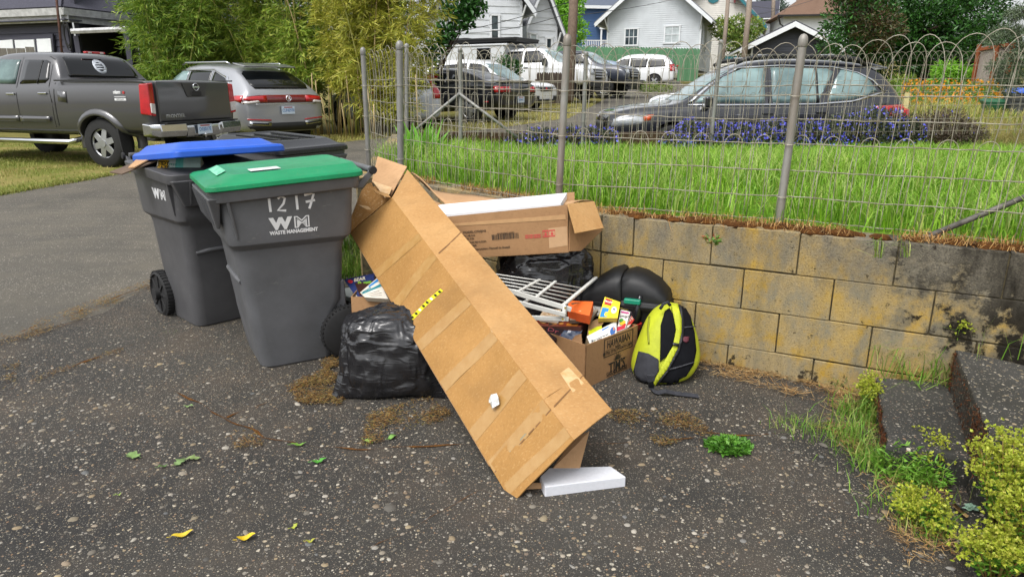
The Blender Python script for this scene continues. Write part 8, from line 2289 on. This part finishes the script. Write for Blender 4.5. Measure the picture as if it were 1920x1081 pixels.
b0 = at(1640, 150, 25.5); tree('red brown tinged tree at the left end of the laurel hedge', (b0.x, b0.y, tz(b0.x, b0.y)), lm, 11000, .14, .06, G_LAURELR, 6, .14, 'leafy_tree', .35)
lm = [lump(u, v, 46, (1.0, 1.0, 1.0)) for u, v in ((1045, 10), (1062, 40), (1050, 65), (1070, 5), (1040, -20), (1075, 60), (1066, -30))]
b0 = at(1058, 130, 46); tree('bright lime green tree between white wing and blue house', (b0.x, b0.y, b0.z), lm, 7000, .22, .12, G_BRIGHT, 7, .16)
lm = [lump(u, v, 50, (.85, .8, .75)) for u, v in ((1365, 60), (1385, 48), (1400, 70), (1375, 85), (1410, 52), (1352, 52), (1395, 88))]
b0 = at(1382, 118, 50); tree('small round leafy tree between the two grey poles', (b0.x, b0.y, b0.z), lm, 3600, .22, .12, G_MID, 8, .1)
lm = [lump(u, v, 95, r_) for u, v, r_ in ((1440, 30, (3.2, 3, .9)), (1442, 16, (2.6, 2.4, .9)), (1444, 2, (1.9, 1.8, .8)), (1446, -12, (1.3, 1.2, .8)), (1432, 40, (2.8, 2.4, .8)), (1458, 24, (2.0, 1.8, .7)))]
b0 = at(1442, 75, 95); tree('hazy dark conifer against the pale sky', (b0.x, b0.y, b0.z), lm, 5200, .42, .14, G_CON, 9, .3, 'conifer_tree')
lm = [lump(u, v, 18.5, (.34, .3, .26)) for u, v in ((872, 0), (885, 20), (868, 40), (845, 20), (890, 5), (835, 60), (820, 85), (800, 110))]
b0 = at(778, 190, 18.6); tree('dark leaved maple branch hanging beside the yellow bamboo', (b0.x, b0.y, tz(b0.x, b0.y)), lm, 1700, .13, .10, G_DARK, 10, .05, 'leafy_tree', .2)
def shrub(label, base, lumps, n, L, W_, m, seed, cat='shrub', flowers=None, name='leafy_shrub', shell=.35):
    t = empty(name, base, 0, label, cat)
    MB().tube([(0, 0, -.1), (0, 0, .15)], .02, 6).obj('stem', M_STEM, t)
    crown('foliage', lumps, n, L, W_, m, t, seed, shell, 0, base)
    if flowers:
        fm_, fn, fl, fw = flowers
        crown('flowers', lumps, fn, fl, fw, fm_, t, seed + 50, .92, 0, base)
    return t
p = at(945, 140, 24); shrub('dark green bush before the camper truck cab', (p.x, p.y, tz(p.x, p.y)), [lump(945, 125, 24, (.4, .3, .45)), lump(965, 128, 24.2, (.3, .3, .3)), lump(930, 135, 24, (.25, .2, .3))], 1600, .10, .05, G_DARK, 20)
p = at(1036, 86, 44); shrub('pink rhododendron by the corner of the white wing', (p.x, p.y, p.z - .6), [lump(1036, 86, 44, (.45, .4, .5)), lump(1046, 92, 44, (.4, .4, .4))], 700, .16, .09, G_DARK, 21, flowers=(leafmat('pink_petal', ['#c86aa8', '#b8508e'], .5, .2), 380, .12, .1))
p = at(1215, 165, 30); shrub('low weedy clump at the roadside by the dark pickup', (p.x, p.y, tz(p.x, p.y)), [lump(1215, 164, 30, (.6, .3, .25)), lump(1240, 165, 31, (.7, .3, .2))], 900, .12, .03, G_MID, 22)
# lithodora: blue flowered cushions over the low wall
G_LITH = leafmat('litho_leaf', ['#2f3a28', '#3e4a32', '#4c563c', '#5a5444'], .6, .1)
G_BLUE = leafmat('blue_petal', ['#5254d0', '#6468e0', '#7674dc', '#8482ee'], .5, .2)
def lith(label, x0, x1, n, seed, fl, h=.26, zc=.82, dead=False, w=.36):
    rg = random.Random(seed); ls = []
    k = max(3, int((x1 - x0) / .22))
    for i in range(k):
        x = lerp(x0, x1, (i + .5) / k); hh = h * (1 + .3 * rg.uniform(-1, 1)) * (.75 if i in (0, k - 1) else 1)
        ls.append(((x, 10.14 + rg.uniform(-.08, .10), zc + rg.uniform(-.03, .03)), (.24, w, hh)))
    base = ((x0 + x1) / 2, 10.2, zc - .2)
    return shrub(label, base, ls, n, .055, .016, G_LITH if not dead else leafmat('dead_twig', ['#4a4036', '#5c5044', '#6a5c4c', '#3c3a2e'], .8, .05), seed, 'plant', flowers=(G_BLUE, fl, .034, .036) if fl else None, name='flowering_cushion', shell=.55)
lith('small blue flowered cushion plant left of the middle fence post', .05, 1.42, 6500, 31, 800, .16, .72)
lith('long blue flowered cushion plant on the wall before the estate car', 2.2, 4.6, 16000, 32, 3000, .22, .70)
lith('tall blue flowered cushion plant below the tail light of the estate car', 4.5, 5.75, 10000, 33, 900, .31, .76)
lith('brown dead end of the cushion plant at the right of the estate car', 5.7, 6.6, 6000, 34, 14, .26, .80, True)
# orange flowers on the bank
rg = np.random.default_rng(3)
fx = []
for k in range(480):
    u, v = rg.uniform(1690, 1885), rg.uniform(150, 200)
    if rg.random() < .25: v = rg.uniform(195, 232)
    D = 17.5 - (v - 150) * .05; fx.append(tuple(at(u, v, D)))
fx = np.array(fx)
t = empty('poppy_bed', (10, 16, 1.0), 0, 'bed of orange poppies with feathery leaves below the laurel hedge', 'flower bed')
o_ = np.array([10, 16, 1.0])
k4 = np.repeat(fx - o_, 3, 0); tag(leaves('flowers', k4, rg.normal(size=(len(k4), 3)) + [0, 0, 1], rg.uniform(.04, .075, len(k4)), rg.uniform(.035, .06, len(k4)), leafmat('orange_petal', ['#dc9420', '#e4a834', '#d4801c', '#e8b84c'], .5, .3), t, 3), kind='stuff')
pb = []
for k in range(9000):
    u, v = rg.uniform(1680, 1890), rg.uniform(152, 215); D = 17.6 - (v - 150) * .05; pb.append(tuple(at(u, v + 3, D)))
pb = np.array(pb); pb[:, 2] -= .08
tag(blades('foliage', pb - o_, rg.uniform(.08, .22, len(pb)), np.full(len(pb), .018), .8, leafmat('poppy_leaf', ['#5c8030', '#74984a', '#86a04c', '#4c7028'], .5, .3), t, None, .5, 13), kind='stuff')
for k, (u, v) in enumerate(((1690, 165), (1775, 140), (1800, 146))):
    p = at(u, v, 20); shrub(('pale leafy bush at the start of the poppy bed', 'large fern like plant before the wooden panel', 'second fern like plant beside the wooden panel')[k], (p.x, p.y, tz(p.x, p.y)), [lump(u, v, 20, (.45, .4, .35)), lump(u + 15, v + 8, 20, (.35, .3, .3))], 900, .20, .05, G_BRIGHT if k else G_MID, 60 + k)
# grey green juniper branches at the right edge
G_JUN = leafmat('juniper', ['#4c5a44', '#5e6c52', '#6e7a5c', '#3e4a38'], .7, .1)
jl = [lump(u, v, 9.6, (.16, .14, .10)) for u, v in ((1900, 30), (1880, 60), (1865, 75), (1905, 60), (1915, 90), (1895, 110), (1870, 125), (1915, 130), (1900, 150), (1880, 145), (1890, 165), (1918, 20))]
b0 = at(1990, 200, 9.7); tree('grey green juniper reaching in at the right frame edge', (b0.x, b0.y, .8), jl, 5200, .055, .012, G_JUN, 12, .05, 'juniper_tree', .2)
# yellow stake by the estate car
p = at(1692, 214, 11.2); o = MB().hexa([(p.x - .02, p.y, p.z - .6), (p.x + .05, p.y, p.z - .6), (p.x + .05, p.y + .03, p.z - .6), (p.x - .02, p.y + .03, p.z - .6), (p.x, p.y, at(0, 174, 11.2).z), (p.x + .08, p.y, at(0, 174, 11.2).z), (p.x + .08, p.y + .03, at(0, 174, 11.2).z), (p.x, p.y + .03, at(0, 174, 11.2).z)]).obj('wooden_stake', mat('pale_stake', '#cfc48c', .7)); tag(o, 'pale yellow wooden stake behind the tail of the estate car', 'stake')

# ---- bamboo
G_BAM = [leafmat('bamboo_green', ['#4c6e1e', '#6a8c2c', '#869f3a', '#a0ae48', '#587524'], .45, .3), leafmat('bamboo_mid', ['#64862a', '#86a236', '#a4b446', '#b4b852', '#567522'], .45, .3), leafmat('bamboo_gold', ['#8a942e', '#a2a43a', '#b6b048', '#c2b858', '#768a2a'], .45, .3), leafmat('bamboo_shade', ['#27451a', '#345820', '#426a28', '#2c4c1a'], .45, .25)]  # last set darker: shade deep between the clumps put into the leaf colour
M_CULM = mat('bamboo_culm', '#8a9440', .45, var=.25, scale=6, col2='#a8985c'); M_CULMD = mat('bamboo_culm_dry', '#b09a6c', .55, var=.25, scale=6, col2='#8a7a50')
def bamboo(label, u0, u1, D0, D1, nculm, nleaf, gm, seed, zlo=.9, lean=(0, 0), dry=0.0, zhi=4.6, vbase=None):
    rg = np.random.default_rng(seed); rr2 = random.Random(seed)
    um = (u0 + u1) / 2; Dm = (D0 + D1) / 2; bx_ = (um - 960) / F * Dm; by_ = Dm / CP - .3; bz = tz(bx_, by_)
    t = empty('bamboo_clump', (bx_, by_, bz), 0, label, 'bamboo', 'bamboo clumps behind the alley')
    P, D = [], []
    axes = []
    for k in range(nculm):
        u = rr2.uniform(u0, u1); d_ = rr2.uniform(D0, D1); x = (u - 960) / F * d_; y = d_ / CP - .3
        ln = Vector((lean[0] + rr2.gauss(0, .16), lean[1] + rr2.gauss(0, .12), 0)); hh = rr2.uniform(4.4, 5.6)
        pts = []
        for j in range(7):
            s_ = j / 6; pts.append(Vector((x - bx_ + ln.x * hh * s_ ** 1.6, y - by_ + ln.y * hh * s_ ** 1.6, hh * s_ - .05)))
        r0 = rr2.uniform(.012, .022)
        MB().tube(pts, [r0 * (1 - .7 * j / 6) for j in range(7)], 6).obj('culm', M_CULMD if rr2.random() < dry else M_CULM, t, smooth=True)
        axes.append(pts)
    A = np.array([[tuple(p) for p in a] for a in axes])
    nb = nleaf // 17
    ci = rg.integers(0, nculm, nb); s_ = rg.uniform(zlo / 5, zhi / 5, nb) * 6; s_ = np.clip(s_, 0, 5.99); i0 = s_.astype(int); fr_ = (s_ - i0)[:, None]
    root = A[ci, i0] * (1 - fr_) + A[ci, i0 + 1] * fr_; kp = np.array([noise.noise(Vector(p * np.array([1.4, 1.4, 1.8])) + Vector((seed, 0, 0))) for p in root]) > -.24; root = root[kp]; nb = len(root)
    az = rg.uniform(0, 2 * PI, nb); L = rg.uniform(.15, .75, nb) * (0.6 + .4 * np.minimum(1, (root[:, 2]) / 1.8))
    dirn = np.stack([np.cos(az), np.sin(az), rg.uniform(-.1, .6, nb)], 1)
    for j in range(16):
        f = rg.uniform(.25, 1.0, nb)[:, None]
        p = root + dirn * L[:, None] * f; p[:, 2] -= (.35 * L[:, None] * f ** 2)[:, 0]
        P.append(p + rg.normal(0, .02, (nb, 3)))
        e = dirn * .9 + rg.normal(0, .55, (nb, 3)); e[:, 2] -= .55; D.append(e)
    P = np.concatenate(P); D = np.concatenate(D)
    for k in range(int(dry * 12)):
        u = rr2.uniform(u0, u1 + 20); p = at(u, rr2.uniform(225, 245), D0 - .5); b0_ = Vector((p.x - bx_, p.y - by_, tz(p.x, p.y) - bz)); MB().tube([b0_, b0_ + Vector((rr2.gauss(0, .1), 0, rr2.uniform(.7, 1.7)))], .014, 5).obj('culm', M_CULMD, t, smooth=True)
    ok = (P[:, 2] < 4.3)
    P, D = P[ok], D[ok]
    tag(leaves('foliage', P, D, rg.uniform(.11, .24, len(P)), rg.uniform(.018, .032, len(P)), gm, t, seed, .12), kind='stuff')
    return t
bamboo('fresh green bamboo clump arching over the porch of the dark house', 300, 385, 16.8, 18.2, 14, 30000, G_BAM[0], 101, 1.2, (-.02, 0))
bamboo('green bamboo clump behind the roof of the silver suv', 370, 470, 18.4, 20.0, 14, 32000, G_BAM[1], 102, 1.1)
bamboo('yellow green bamboo clump with bare stems right of the silver suv', 480, 560, 17.6, 19.0, 14, 30000, G_BAM[1], 103, 1.1, (-.02, 0), .25)
bamboo('olive bamboo clump with straw coloured stems beside the alley bend', 560, 640, 17.0, 18.0, 16, 26000, G_BAM[1], 104, 1.2, (.0, 0), .5)
bamboo('golden bamboo clump leaning over the corner fence posts', 630, 690, 16.0, 17.2, 15, 22000, G_BAM[2], 105, 1.0, (.11, 0), .4)
bamboo('golden green bamboo clump drooping over the silver hatchback', 690, 765, 15.4, 16.2, 12, 24000, G_BAM[2], 106, .5, (.05, -.02), .3)
bamboo('dark bamboo clump deep behind the others', 300, 520, 20.5, 22.0, 16, 34000, G_BAM[3], 107, .4, (0, 0), .2)
bamboo('shaded dark bamboo clump behind the golden one', 540, 760, 19.0, 20.5, 16, 30000, G_BAM[3], 108, .3, (0, 0), .3)
